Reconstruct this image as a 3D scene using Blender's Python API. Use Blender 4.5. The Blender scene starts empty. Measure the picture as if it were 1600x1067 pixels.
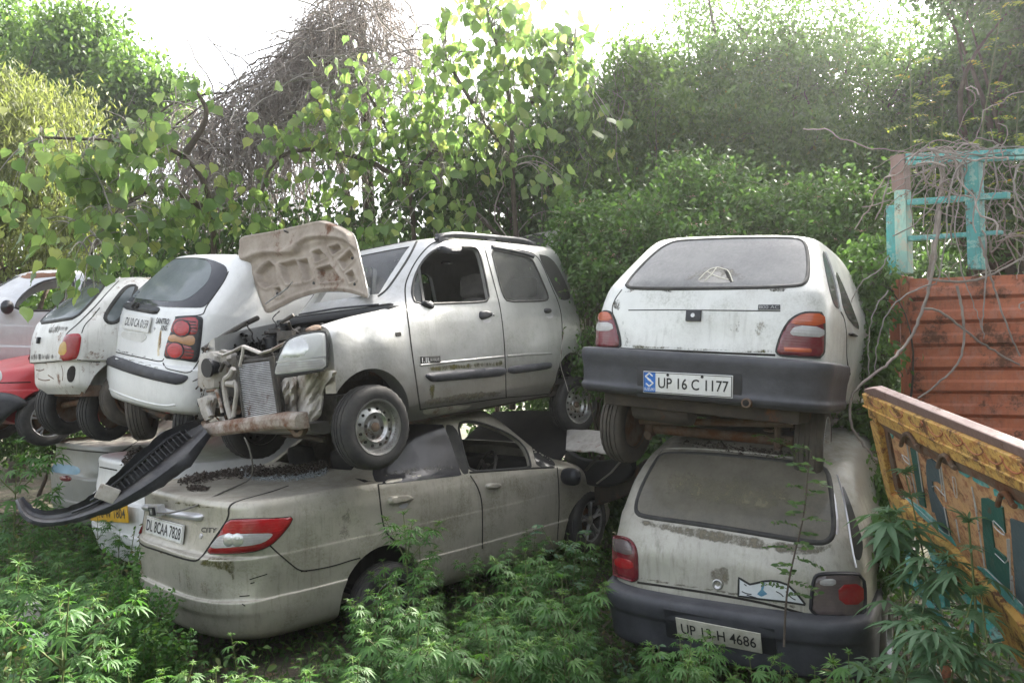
import bpy, bmesh, math, random
import numpy as np
from mathutils import Vector, Matrix
from mathutils.bvhtree import BVHTree
from mathutils.geometry import delaunay_2d_cdt

random.seed(7)
RNG = np.random.default_rng(11)
SC = bpy.context.scene
COL = SC.collection

# ------------------------------------------------------------------ camera
FPX, CX, CY, HOR = 1156.0, 800.0, 533.5, 585.0
CAM = Vector((0, 0, 1.7))
PITCH = math.atan((HOR - CY) / FPX)
GZ = -0.12                                   # ground level round the stacks


def ray(px, py):
    dx, dz = (px - CX) / FPX, -(py - CY) / FPX
    c, s = math.cos(PITCH), math.sin(PITCH)
    return Vector((dx, c - dz * s, s + dz * c))


def at(px, py, d):
    """world point on the ray through a photo pixel, d metres in front"""
    r = ray(px, py)
    return CAM + r * (d / r.y)


cam = bpy.data.cameras.new('camera')
cam.sensor_width = 36.0
cam.lens = 36.0 * FPX / 1600.0
cam.clip_end = 2000
cam.clip_start = 0.05
camo = bpy.data.objects.new('camera', cam)
COL.objects.link(camo)
camo.location = CAM
camo.rotation_euler = (math.pi / 2 + PITCH, 0, 0)
SC.camera = camo


# ------------------------------------------------------------------ objects
def tag(o, label=None, cat=None, group=None, kind=None):
    if label: o['label'] = label
    if cat: o['category'] = cat
    if group: o['group'] = group
    if kind: o['kind'] = kind
    return o


def empty(name, loc=(0, 0, 0), label=None, cat=None, group=None, rot=None, scale=1.0):
    o = bpy.data.objects.new(name, None)
    o.empty_display_size = 0.2
    COL.objects.link(o)
    m = Matrix.Translation(Vector(loc))
    if rot is not None:
        m = m @ rot.to_4x4()
    if scale != 1.0:
        m = m @ Matrix.Scale(scale, 4)
    o.matrix_world = m
    tag(o, label, cat, group)
    return o


def np_mesh(name, V, F, mats, parent=None, smooth=True, attr=None, midx=None):
    """fast mesh from arrays: V (n,3), F (m,k)"""
    V = np.ascontiguousarray(V, dtype=np.float32)
    F = np.ascontiguousarray(F, dtype=np.int32)
    me = bpy.data.meshes.new(name)
    me.vertices.add(len(V))
    me.vertices.foreach_set('co', V.ravel())
    m, k = F.shape
    me.loops.add(m * k)
    me.loops.foreach_set('vertex_index', F.ravel())
    me.polygons.add(m)
    me.polygons.foreach_set('loop_start', np.arange(0, m * k, k, dtype=np.int32))
    me.polygons.foreach_set('loop_total', np.full(m, k, dtype=np.int32))
    if smooth:
        me.polygons.foreach_set('use_smooth', np.ones(m, dtype=bool))
    if midx is not None:
        me.polygons.foreach_set('material_index', midx.astype(np.int32))
    me.update(calc_edges=True)
    me.validate()
    if attr is not None:
        a = me.attributes.new('v', 'FLOAT', 'POINT')
        a.data.foreach_set('value', attr.astype(np.float32))
    for mt in (mats if isinstance(mats, (list, tuple)) else [mats]):
        me.materials.append(mt)
    return link(name, me, parent)


def link(name, me, parent=None):
    o = bpy.data.objects.new(name, me)
    COL.objects.link(o)
    if parent is not None:
        o.parent = parent
    return o


class MB:
    """mesh builder: collects shapes into one mesh"""
    def __init__(s): s.v = []; s.f = []; s.m = []

    def add(s, vs, fs, mi=0):
        b = len(s.v)
        s.v += [Vector(v) for v in vs]
        s.f += [[i + b for i in f] for f in fs]
        s.m += [mi] * len(fs)
        return s

    def box(s, c, size, rot=None, mi=0, taper=1.0):
        hx, hy, hz = [a / 2 for a in size]
        vs = []
        for z, t in ((-hz, 1), (hz, taper)):
            for x, y in ((-hx, -hy), (hx, -hy), (hx, hy), (-hx, hy)):
                p = Vector((x * t, y * t, z))
                if rot: p = rot @ p
                vs.append(p + Vector(c))
        return s.add(vs, [(3, 2, 1, 0), (4, 5, 6, 7), (0, 1, 5, 4), (1, 2, 6, 5), (2, 3, 7, 6), (3, 0, 4, 7)], mi)

    def tube(s, pts, r, n=8, mi=0, cap=True, flat=1.0):
        pts = [Vector(p) for p in pts]
        rs = r if isinstance(r, (list, tuple)) else [r] * len(pts)
        up = None
        vs = []
        for i, p in enumerate(pts):
            t = (pts[min(i + 1, len(pts) - 1)] - pts[max(i - 1, 0)])
            if t.length < 1e-9: t = Vector((0, 0, 1))
            t.normalize()
            if up is None:
                up = Vector((0, 0, 1)) if abs(t.z) < .9 else Vector((1, 0, 0))
            a = t.cross(up)
            if a.length < 1e-6: a = t.orthogonal()
            a.normalize(); b = a.cross(t); up = b
            for k in range(n):
                an = 2 * math.pi * k / n
                vs.append(p + a * (rs[i] * math.cos(an)) + b * (rs[i] * math.sin(an) * flat))
        fs = []
        for i in range(len(pts) - 1):
            for k in range(n):
                fs.append((i * n + k, i * n + (k + 1) % n, (i + 1) * n + (k + 1) % n, (i + 1) * n + k))
        if cap:
            fs.append(tuple(range(n))[::-1])
            fs.append(tuple(range((len(pts) - 1) * n, len(pts) * n)))
        return s.add(vs, fs, mi)

    def lathe(s, prof, n=32, mi=0, M=None, mis=None):
        """prof: (radius, y) list, revolved round the Y axis"""
        vs = []
        for r, y in prof:
            for k in range(n):
                a = 2 * math.pi * k / n
                p = Vector((r * math.cos(a), y, r * math.sin(a)))
                vs.append(M @ p if M else p)
        b = len(s.v)
        s.v += vs
        for i in range(len(prof) - 1):
            for k in range(n):
                s.f.append([b + i * n + k, b + i * n + (k + 1) % n, b + (i + 1) * n + (k + 1) % n, b + (i + 1) * n + k])
                s.m.append(mis[i] if mis else mi)
        return s

    def grid(s, rows, mi=0, close=False):
        n = len(rows[0]); vs = [p for r in rows for p in r]
        fs = []
        for i in range(len(rows) - 1):
            for k in range(n - (0 if close else 1)):
                fs.append((i * n + k, i * n + (k + 1) % n, (i + 1) * n + (k + 1) % n, (i + 1) * n + k))
        return s.add(vs, fs, mi)

    def build(s, name, mats, parent=None, smooth=True, ang=35, recalc=True, bevel=0):
        me = bpy.data.meshes.new(name)
        me.from_pydata([tuple(v) for v in s.v], [], s.f)
        if any(s.m):
            me.polygons.foreach_set('material_index', s.m)
        me.update()
        finish(me, ang if smooth else 0, recalc, bevel)
        for mt in (mats if isinstance(mats, (list, tuple)) else [mats] if mats else []):
            me.materials.append(mt)
        return link(name, me, parent)


def finish(me, ang=35, recalc=True, bevel=0):
    bm = bmesh.new(); bm.from_mesh(me)
    if recalc:
        bmesh.ops.recalc_face_normals(bm, faces=bm.faces)
    if bevel:
        es = [e for e in bm.edges if e.is_manifold and e.calc_face_angle(0) > .6]
        bmesh.ops.bevel(bm, geom=es, offset=bevel, segments=2, affect='EDGES', clamp_overlap=True, profile=.6)
    if ang:
        lim = math.radians(ang)
        for f in bm.faces: f.smooth = True
        for e in bm.edges:
            e.smooth = e.is_manifold and e.calc_face_angle(0) < lim
    bm.to_mesh(me); bm.free()


def boolean(me, cutters, op='DIFFERENCE'):
    """me minus every cutter mesh, all in the same space; one at a time, skipping any that would destroy the shell"""
    for c in cutters:
        o = bpy.data.objects.new('tmp', me); COL.objects.link(o)
        co = bpy.data.objects.new('tmpc', c); COL.objects.link(co)
        md = o.modifiers.new('b', 'BOOLEAN'); md.operation = op; md.object = co; md.solver = 'EXACT'
        bpy.context.view_layer.update()
        out = bpy.data.meshes.new_from_object(o.evaluated_get(bpy.context.evaluated_depsgraph_get()))
        n0 = len(me.polygons)
        bpy.data.objects.remove(o); bpy.data.objects.remove(co)
        if op == 'DIFFERENCE' and len(out.polygons) < .3 * n0:
            print('BOOLEAN SKIPPED', n0, len(out.polygons)); continue
        me = out
    return me


def me_from(mb):
    me = bpy.data.meshes.new('cut')
    me.from_pydata([tuple(v) for v in mb.v], [], mb.f)
    bm = bmesh.new(); bm.from_mesh(me)
    bmesh.ops.recalc_face_normals(bm, faces=bm.faces)
    bm.to_mesh(me); bm.free()
    return me


def cr(x0, y0, s, pts):
    """points read off an enlarged crop -> photo pixels"""
    return [(x0 + x / s, y0 + y / s) for x, y in pts]


def chaikin(p, n=2, closed=True):
    p = [np.array(a, float) for a in p]
    for _ in range(n):
        q = []
        m = len(p)
        rng = range(m) if closed else range(m - 1)
        if not closed: q.append(p[0])
        for i in rng:
            a, b = p[i], p[(i + 1) % m]
            q += [a * .75 + b * .25, a * .25 + b * .75]
        if not closed: q.append(p[-1])
        p = q
    return p


def resample(p, step, closed=True):
    p = [np.array(a, float) for a in p]
    if closed: p = p + [p[0]]
    P = np.array(p)
    d = np.r_[0, np.cumsum(np.linalg.norm(np.diff(P, axis=0), axis=1))]
    n = max(int(round(d[-1] / step)), 3)
    t = np.linspace(0, d[-1], n + 1)
    if closed: t = t[:-1]
    return np.stack([np.interp(t, d, P[:, k]) for k in range(P.shape[1])], 1)


def inside(pts, poly):
    x, y = pts[:, 0], pts[:, 1]
    c = np.zeros(len(pts), bool)
    n = len(poly); j = n - 1
    for i in range(n):
        xi, yi = poly[i]; xj, yj = poly[j]
        m = ((yi > y) != (yj > y)) & (x < (xj - xi) * (y - yi) / ((yj - yi) + 1e-12) + xi)
        c ^= m; j = i
    return c


def seg_dist(pts, poly):
    d = np.full(len(pts), 1e9)
    n = len(poly)
    for i in range(n):
        a = np.asarray(poly[i], float); b = np.asarray(poly[(i + 1) % n], float)
        ab = b - a
        t = np.clip(((pts - a) @ ab) / (ab @ ab + 1e-12), 0, 1)
        d = np.minimum(d, np.linalg.norm(pts - (a + t[:, None] * ab), axis=1))
    return d


def pchip(x, y, xq):
    x = np.asarray(x, float); y = np.asarray(y, float)
    h = np.diff(x); d = np.diff(y) / h
    n = len(x); m = np.zeros(n)
    for i in range(1, n - 1):
        if d[i - 1] * d[i] > 0:
            w1 = 2 * h[i] + h[i - 1]; w2 = h[i] + 2 * h[i - 1]
            m[i] = (w1 + w2) / (w1 / d[i - 1] + w2 / d[i])
    m[0], m[-1] = d[0], d[-1]
    k = np.clip(np.searchsorted(x, xq) - 1, 0, n - 2)
    t = (xq - x[k]) / h[k]
    return ((1 + 2 * t) * (1 - t) ** 2 * y[k] + t * (1 - t) ** 2 * h[k] * m[k] + t * t * (3 - 2 * t) * y[k + 1] + t * t * (t - 1) * h[k] * m[k + 1])


def text_mesh(s, sx=1.0, extrude=0.0, bold=0.0):
    """built-in lettering as (verts, faces), 1 unit high caps, centred"""
    cu = bpy.data.curves.new('t', 'FONT')
    cu.body = s; cu.size = 1.4; cu.align_x = 'CENTER'; cu.align_y = 'CENTER'
    cu.extrude = extrude; cu.offset = bold; cu.resolution_u = 3
    o = bpy.data.objects.new('t', cu); COL.objects.link(o)
    bpy.context.view_layer.update()
    dg = bpy.context.evaluated_depsgraph_get()
    me = bpy.data.meshes.new_from_object(o.evaluated_get(dg))
    V = [v.co.copy() for v in me.vertices]; F = [list(p.vertices) for p in me.polygons]
    bpy.data.objects.remove(o)
    xs = [v.x for v in V]; ys = [v.y for v in V]
    cx, cy = (min(xs) + max(xs)) / 2, (min(ys) + max(ys)) / 2
    for v in V:
        v.x = (v.x - cx) * sx; v.y -= cy
    return V, F, (max(xs) - min(xs)) * sx, max(ys) - min(ys)
# ------------------------------------------------------------------ materials
class NT:
    def __init__(s, name):
        s.m = bpy.data.materials.new(name); s.m.use_nodes = True
        s.t = s.m.node_tree; s.n = s.t.nodes; s.n.clear()
        s.out = s.n.new('ShaderNodeOutputMaterial')

    def N(s, kind, **kw):
        n = s.n.new('ShaderNode' + kind)
        for k, v in kw.items():
            if k in n.inputs: s.set(n.inputs[k], v)
            else: setattr(n, k, v)
        return n

    def set(s, inp, v):
        if isinstance(v, bpy.types.NodeSocket): s.t.links.new(v, inp)
        elif isinstance(v, (tuple, list)) and len(v) == 3 and inp.type == 'RGBA': inp.default_value = (*v, 1)
        else: inp.default_value = v

    def coord(s, kind='Object', scale=(1, 1, 1), loc=(0, 0, 0)):
        tc = s.N('TexCoord'); mp = s.N('Mapping')
        s.t.links.new(tc.outputs[kind], mp.inputs['Vector'])
        mp.inputs['Scale'].default_value = scale; mp.inputs['Location'].default_value = loc
        return mp.outputs['Vector']

    def noise(s, scale, detail=5, rough=.6, vec=None, dist=0):
        n = s.N('TexNoise'); n.inputs['Scale'].default_value = scale
        n.inputs['Detail'].default_value = detail; n.inputs['Roughness'].default_value = rough
        n.inputs['Distortion'].default_value = dist
        if vec is not None: s.t.links.new(vec, n.inputs['Vector'])
        return n.outputs['Fac']

    def ramp(s, fac, a, b, ca=(0, 0, 0), cb=(1, 1, 1)):
        r = s.N('ValToRGB'); e = r.color_ramp.elements
        e[0].position = a; e[1].position = b; e[0].color = (*ca, 1); e[1].color = (*cb, 1)
        s.t.links.new(fac, r.inputs['Fac'])
        return r.outputs['Color']

    def mix(s, fac, a, b, kind='MIX'):
        n = s.N('MixRGB', blend_type=kind)
        s.set(n.inputs[0], fac); s.set(n.inputs[1], a); s.set(n.inputs[2], b)
        return n.outputs[0]

    def math(s, op, a, b=0.0):
        n = s.N('Math', operation=op); s.set(n.inputs[0], a); s.set(n.inputs[1], b)
        return n.outputs[0]

    def bsdf(s, **kw):
        p = s.N('BsdfPrincipled')
        for k, v in kw.items(): s.set(p.inputs[k], v)
        return p

    def bump(s, h, strength=.3, dist=.01):
        b = s.N('Bump'); b.inputs['Strength'].default_value = strength; b.inputs['Distance'].default_value = dist
        s.set(b.inputs['Height'], h)
        return b.outputs['Normal']

    def done(s, sh):
        s.t.links.new(sh.outputs[0] if hasattr(sh, 'outputs') else sh, s.out.inputs['Surface'])
        return s.m


def paint(name, col, rough=.35, metal=0.0, coat=.3, dirt=(.16, .13, .09), amt=.5, moss=0.0, dust=.5, dustcol=(.25, .22, .18), rust=0.0, seed=0, low=None):
    """weathered car paint: mottling, grime blotches, vertical runs, lichen, settled dust on upward faces"""
    t = NT(name); L = (seed * 3.1, seed * 1.7, seed * .9)
    v = t.coord(loc=L)
    vs = t.coord(scale=(1, 1, .09), loc=L)
    c = t.mix(t.ramp(t.noise(3, 6, .65, v), .3, .75), tuple(x * .82 for x in col), col)
    big = t.ramp(t.noise(2.2, 8, .72, v), .62 - .22 * amt, .78)
    run = t.ramp(t.noise(34, 3, .6, vs), .56 - .06 * amt, .80)
    fine = t.ramp(t.noise(120, 4, .7, v), .42, .72)
    f1 = t.math('MULTIPLY', big, t.math('ADD', t.math('MULTIPLY', fine, .5), .25))
    f1 = t.math('MULTIPLY', f1, min(1, amt * 1.6))
    f2 = t.math('MULTIPLY', t.math('MULTIPLY', run, t.ramp(t.noise(1.7, 3, .5, v), .38, .62)), amt * .75)
    c = t.mix(f1, c, dirt)
    c = t.mix(f2, c, tuple(x * .8 for x in dirt))
    if moss:
        g = t.math('MULTIPLY', t.ramp(t.noise(5, 7, .75, t.coord(loc=(L[0] + 9, 2, 5))), .56 - .12 * moss, .72), t.ramp(t.noise(70, 4, .7, v), .35, .65))
        c = t.mix(t.math('MULTIPLY', g, min(1., moss)), c, (.075, .085, .02))
    if low is not None:                         # splashed mud on the lowest panels
        sx = t.N('SeparateXYZ'); t.t.links.new(t.coord(), sx.inputs[0])
        z = t.math('ADD', sx.outputs[2], t.math('MULTIPLY', t.noise(6, 5, .7, v), -.35))
        lo = t.ramp(z, 0.0, 1.0)
        r = t.N('MapRange'); t.set(r.inputs[0], z); r.inputs[1].default_value = low; r.inputs[2].default_value = low - .25
        c = t.mix(t.math('MULTIPLY', r.outputs[0], .65), c, dirt)
    geo = t.N('NewGeometry'); sz = t.N('SeparateXYZ'); t.t.links.new(geo.outputs['Normal'], sz.inputs[0])
    up = t.math('MULTIPLY', t.ramp(sz.outputs[2], .25, .95), t.ramp(t.noise(9, 6, .7, v), .25, .7))
    up = t.math('MULTIPLY', up, dust)
    c = t.mix(up, c, dustcol)
    if rust:
        rf = t.math('MULTIPLY', t.ramp(t.noise(7, 9, .78, t.coord(loc=(3 + seed, 7, 1))), .60 - .14 * rust, .66 - .08 * rust), .95)
        c = t.mix(rf, c, t.mix(t.noise(40, 4, .7, v), (.06, .022, .008), (.2, .075, .025)))
    ro = t.math('ADD', t.math('MULTIPLY', t.math('MAXIMUM', f1, up), .45), rough)
    ro = t.math('ADD', ro, t.math('MULTIPLY', t.noise(14, 4, .6, v), .12))
    b = t.bump(t.math('ADD', t.noise(5, 3, .5, v), t.math('MULTIPLY', t.noise(90, 3, .6, v), .05)), .22, .03)
    return t.done(t.bsdf(**{'Base Color': c, 'Roughness': ro, 'Metallic': metal, 'Coat Weight': coat, 'Coat Roughness': .25, 'Normal': b}))


def rough_mat(name, col, col2=None, rough=.7, scale=20, metal=0.0, bump=.3, rust=0.0, dust=0.0, spec=.4, seed=0, dustcol=(.2, .17, .13)):
    t = NT(name); v = t.coord(loc=(seed, seed * 2.3, 0))
    col2 = col2 or tuple(x * .6 for x in col)
    c = t.mix(t.ramp(t.noise(scale, 6, .7, v), .3, .7), col, col2)
    if rust:
        rf = t.ramp(t.noise(scale * .5, 8, .75, t.coord(loc=(5 + seed, 1, 3))), .62 - .25 * rust, .70 - .15 * rust)
        c = t.mix(rf, c, t.mix(t.noise(60, 4, .7, v), (.05, .02, .009), (.20, .075, .025)))
    if dust:
        geo = t.N('NewGeometry'); sz = t.N('SeparateXYZ'); t.t.links.new(geo.outputs['Normal'], sz.inputs[0])
        up = t.math('MULTIPLY', t.ramp(sz.outputs[2], .0, .9), t.ramp(t.noise(7, 6, .7, v), .3, .65))
        c = t.mix(t.math('MULTIPLY', up, dust), c, dustcol)
    b = t.bump(t.noise(scale * 3, 5, .7, v), bump, .01)
    return t.done(t.bsdf(**{'Base Color': c, 'Roughness': rough, 'Metallic': metal, 'Normal': b, 'Specular IOR Level': spec}))


def glass_mat(name, base=(.02, .022, .025), dust=(.20, .19, .17), amt=.5, rough=.08, see=0.0, seed=0, scale=3, lo=None, hi=None, tint=(.8, .85, .85)):
    """window glass under a film of dust; see = how much one can look through it"""
    t = NT(name); v = t.coord(loc=(seed * 2.2, seed, 1))
    n = t.math('ADD', t.math('MULTIPLY', t.noise(scale, 6, .65, v), .75), t.math('MULTIPLY', t.noise(60, 5, .7, t.coord(scale=(1, 1, .25), loc=(seed, 0, 0))), .25))
    f = t.ramp(n, .30 if lo is None else lo, .70 if hi is None else hi)
    f = t.math('MINIMUM', t.math('ADD', t.math('MULTIPLY', f, amt), amt * .55), 1.0)
    gl = t.bsdf(**{'Base Color': base, 'Roughness': rough, 'Specular IOR Level': .6})
    if see:
        tr = t.N('BsdfTransparent'); tr.inputs[0].default_value = (*tint, 1)
        mx = t.N('MixShader'); mx.inputs[0].default_value = see
        t.t.links.new(gl.outputs[0], mx.inputs[1]); t.t.links.new(tr.outputs[0], mx.inputs[2]); gl = mx
    d = t.bsdf(**{'Base Color': t.mix(t.noise(25, 5, .7, v), tuple(x * .75 for x in dust), dust), 'Roughness': .8, 'Specular IOR Level': .2})
    m2 = t.N('MixShader'); t.set(m2.inputs[0], f)
    t.t.links.new(gl.outputs[0], m2.inputs[1]); t.t.links.new(d.outputs[0], m2.inputs[2])
    return t.done(m2)


def lens_mat(name, col, rough=.22, rib=120, dustamt=.25):
    t = NT(name); v = t.coord()
    w = t.N('TexWave', bands_direction='Z'); w.inputs['Scale'].default_value = rib / 6; w.inputs['Distortion'].default_value = 0
    t.t.links.new(v, w.inputs['Vector'])
    c = t.mix(t.ramp(t.noise(6, 4, .6, v), .3, .7), tuple(x * .55 for x in col), col)
    c = t.mix(t.math('MULTIPLY', t.ramp(t.noise(14, 6, .7, v), .45, .75), dustamt), c, (.16, .13, .11))
    return t.done(t.bsdf(**{'Base Color': c, 'Roughness': rough, 'Specular IOR Level': .55, 'Coat Weight': .3, 'Normal': t.bump(w.outputs['Fac'], .12, .004)}))


def leaf_mat(name, dark, light, trans=.45, rough=.45, extra=None, tcol=1.6):
    """leaf: colour varies leaf by leaf, thin enough to let the sun through"""
    t = NT(name)
    a = t.N('Attribute', attribute_name='v')
    r = t.N('ValToRGB'); e = r.color_ramp.elements
    e[0].position = 0; e[0].color = (*dark, 1); e[1].position = .85; e[1].color = (*light, 1)
    if extra:
        x = e.new(.97); x.color = (*extra, 1)
    t.t.links.new(a.outputs['Fac'], r.inputs['Fac'])
    c = t.mix(t.math('MULTIPLY', t.noise(1.1, 3, .6, t.coord()), .6), r.outputs[0], tuple(x * .55 for x in dark))
    p = t.bsdf(**{'Base Color': c, 'Roughness': rough, 'Specular IOR Level': .35})
    tr = t.N('BsdfTranslucent')
    t.set(tr.inputs[0], t.mix(1.0, c, (tcol * 1.0, tcol * 1.07, tcol * .7), 'MULTIPLY'))
    m = t.N('MixShader'); m.inputs[0].default_value = trans
    t.t.links.new(p.outputs[0], m.inputs[1]); t.t.links.new(tr.outputs[0], m.inputs[2])
    return t.done(m)


def grime_mat(name, c1, c2, cover=.5, scale=22, stretch=.35, seed=0):
    """lichen, rust runs or mud lying on a panel: ragged, thinning out towards the edge of the stain"""
    t = NT(name); v = t.coord(scale=(1, 1, stretch), loc=(seed, seed * 2, 0))
    a = t.N('Attribute', attribute_name='v')
    n = t.math('ADD', t.math('MULTIPLY', t.noise(scale, 6, .7, v), .65), t.math('MULTIPLY', t.noise(scale * 5, 4, .7, t.coord()), .35))
    f = t.math('ADD', n, t.math('MULTIPLY', t.math('SUBTRACT', a.outputs['Fac'], 1.0), .32))
    f = t.ramp(f, .60 - .24 * cover, .74 - .20 * cover)
    d = t.bsdf(**{'Base Color': t.mix(t.noise(60, 5, .7, t.coord()), c1, c2), 'Roughness': .9, 'Specular IOR Level': .2})
    tr = t.N('BsdfTransparent'); m = t.N('MixShader'); t.set(m.inputs[0], f)
    t.t.links.new(tr.outputs[0], m.inputs[1]); t.t.links.new(d.outputs[0], m.inputs[2])
    return t.done(m)


M = {}
M['gr_moss'] = grime_mat('yellow_green_lichen', (.13, .115, .035), (.07, .07, .03), .85, seed=1)
M['gr_black'] = grime_mat('black_grime', (.05, .046, .038), (.10, .09, .07), .75, seed=2)
M['gr_rust'] = grime_mat('rust_run', (.20, .10, .04), (.32, .20, .09), .72, 18, .15, seed=3)
M['gr_mud'] = grime_mat('grey_brown_mud', (.13, .115, .085), (.19, .17, .13), .85, 7, .6, seed=4)
M['white'] = paint('white_paint', (.76, .76, .72), amt=.75, moss=.55, dust=.35, seed=1)
M['santro'] = paint('clean_white_paint', (.80, .80, .78), amt=.22, moss=.12, dust=.2, seed=2, rough=.28)
M['hatch'] = paint('old_white_paint', (.70, .69, .65), amt=.5, moss=.2, dust=.4, rust=.25, seed=3)
M['city'] = paint('champagne_paint', (.50, .465, .39), metal=.35, rough=.36, amt=.62, moss=.8, dust=.7, dustcol=(.27, .24, .20), seed=4)
M['wagonr'] = paint('silver_paint', (.53, .53, .52), metal=.6, rough=.33, amt=.5, moss=.5, dust=.45, seed=5, dirt=(.2, .18, .15), low=.5)
M['zen'] = paint('dusty_champagne_paint', (.43, .41, .355), metal=.25, rough=.38, amt=.95, moss=.45, dust=.95, dirt=(.15, .14, .11), dustcol=(.19, .17, .13), seed=6)
M['red'] = paint('red_paint', (.50, .03, .04), amt=.25, dust=.35, seed=7)
M['silver'] = paint('pale_silver_paint', (.62, .63, .65), metal=.4, amt=.3, dust=.4, seed=8)
M['greycar'] = paint('grey_green_paint', (.22, .225, .20), amt=.55, dust=.9, dustcol=(.26, .24, .21), seed=9)
M['taxi'] = paint('taxi_white_paint', (.72, .72, .70), amt=.4, dust=.35, seed=10)
M['darkgrey'] = rough_mat('shade_black_bonnet', (.016, .015, .015), (.035, .032, .028), .9, 5, bump=.3)  # bonnet near black: deep shade put into the base colour
M['bumper'] = rough_mat('faded_black_plastic', (.070, .071, .080), (.026, .027, .032), .55, 4, bump=.3, dust=.4, dustcol=(.13, .125, .125))
M['plastic'] = rough_mat('black_plastic', (.016, .017, .02), (.03, .03, .034), .42, 8, bump=.1)
M['rubber'] = rough_mat('window_rubber', (.013, .013, .014), (.05, .048, .042), .65, 12, bump=.1)
M['gap'] = rough_mat('panel_gap_dirt', (.008, .008, .008), (.03, .026, .02), .9, 30)
M['tyre'] = rough_mat('tyre_rubber', (.022, .022, .024), (.055, .052, .048), .78, 9, bump=.35, dust=.2)
M['tyredirty'] = rough_mat('muddy_tyre', (.05, .045, .04), (.10, .085, .068), .85, 7, bump=.4)
M['steel'] = rough_mat('bare_steel', (.55, .55, .54), (.30, .29, .27), .32, 14, metal=.85, bump=.12, rust=.12)
M['alloy'] = rough_mat('alloy', (.30, .30, .30), (.15, .15, .15), .4, 14, metal=.7, bump=.1)
M['rusty'] = rough_mat('rusty_steel', (.20, .15, .11), (.10, .06, .04), .8, 10, metal=.2, bump=.5, rust=.6)
M['palemetal'] = rough_mat('scraped_pale_metal', (.52, .49, .45), (.30, .27, .23), .6, 9, metal=.1, bump=.35, rust=.30)
M['under'] = rough_mat('underbody', (.035, .030, .026), (.07, .055, .04), .9, 8, bump=.5, rust=.25)
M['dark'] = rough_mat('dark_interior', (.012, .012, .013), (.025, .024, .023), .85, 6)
M['engine'] = rough_mat('oily_engine', (.022, .021, .020), (.085, .075, .062), .6, 14, metal=.2, bump=.5)
M['seat'] = rough_mat('grey_seat_fabric', (.13, .125, .12), (.20, .19, .175), .9, 10, bump=.2)
M['hoodin'] = rough_mat('hood_inner_primer', (.40, .345, .285), (.235, .19, .15), .75, 6, bump=.3, rust=.22)
M['g800'] = glass_mat('dusty_rear_glass', base=(.035, .037, .042), amt=.55, dust=(.30, .295, .285), rough=.10, seed=1, scale=2.2, lo=.38, hi=.62)
M['gzen'] = glass_mat('mud_film_glass', dust=(.165, .15, .115), amt=.72, rough=.14, seed=2, scale=3.2)
M['gsantro'] = glass_mat('hazy_glass', base=(.07, .085, .09), dust=(.22, .245, .25), amt=.42, rough=.12, seed=3)
M['gblack'] = glass_mat('black_glass_border', base=(.012, .013, .018), dust=(.12, .12, .13), amt=.22, rough=.10, seed=4)
M['gdark'] = glass_mat('dark_side_glass', base=(.015, .016, .018), dust=(.12, .115, .105), amt=.35, rough=.12, seed=5)
M['gwind'] = glass_mat('windscreen_glass', base=(.03, .033, .038), dust=(.24, .25, .26), amt=.22, rough=.05, see=.55, seed=6)
M['gside'] = glass_mat('side_glass', base=(.02, .022, .024), dust=(.20, .20, .19), amt=.30, rough=.06, see=.5, seed=7)
M['gcity'] = glass_mat('tinted_dusty_glass', base=(.010, .010, .015), dust=(.060, .058, .062), amt=.5, rough=.15, seed=8, scale=6)
M['headlamp'] = glass_mat('cloudy_headlamp', base=(.42, .43, .42), dust=(.55, .54, .50), amt=.35, rough=.14, see=.0, seed=9)
M['reflector'] = rough_mat('lamp_reflector', (.62, .62, .60), (.38, .38, .36), .2, 9, metal=.6, bump=.05)
M['lred'] = lens_mat('red_lens', (.34, .010, .016))
M['lbright'] = lens_mat('bright_red_lens', (.50, .014, .02))
M['lmaroon'] = lens_mat('maroon_lens', (.17, .012, .022), dustamt=.45)
M['lorange'] = lens_mat('orange_lens', (.52, .10, .03))
M['lamber'] = lens_mat('faded_amber_lens', (.55, .28, .12), dustamt=.35)
M['lyellow'] = lens_mat('yellow_lens', (.60, .36, .06))
M['lclear'] = lens_mat('clear_lens', (.50, .49, .48), dustamt=.35)
M['lsmokeshade'] = lens_mat('smoky_shaded_lens', (.13, .10, .10), dustamt=.45)  # darkened so leaf shadow on the right lamp sits in the colour
M['plate'] = rough_mat('white_plate', (.72, .72, .70), (.60, .59, .56), .45, 14, bump=.05)
M['plateold'] = rough_mat('yellowed_plate', (.55, .53, .45), (.34, .32, .25), .55, 14, bump=.08)
M['plateyel'] = rough_mat('yellow_plate', (.62, .36, .02), (.45, .25, .02), .5, 14, bump=.05)
M['ink'] = rough_mat('plate_lettering', (.012, .012, .013), (.02, .02, .02), .5, 10, bump=0)
M['inkfade'] = rough_mat('faded_lettering', (.28, .28, .28), (.45, .45, .44), .6, 10, bump=0)
M['blue'] = rough_mat('blue_strip', (.03, .14, .48), (.05, .18, .5), .4, 10, bump=0)
M['whiteink'] = rough_mat('white_lettering', (.75, .75, .74), (.65, .65, .64), .5, 10, bump=0)
M['chrome'] = rough_mat('pale_chrome', (.62, .61, .63), (.45, .44, .45), .28, 8, metal=.55, bump=.05)
M['soil'] = None
M['wire'] = rough_mat('grey_cable', (.17, .16, .14), (.10, .09, .08), .6, 20)
M['whiterubbish'] = rough_mat('dusty_white_plastic', (.55, .53, .50), (.38, .36, .32), .7, 10)
# ------------------------------------------------------------------ car bodies
KEYS = ('z', 'xr', 'xf', 'w', 'rr', 'rf', 'nr', 'nf', 'tr', 'tf', 'zr', 'zf')
DEF = dict(rr=.28, rf=.40, nr=3.6, nf=3.0, tr=.06, tf=.07, zr=0, zf=0)


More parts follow.
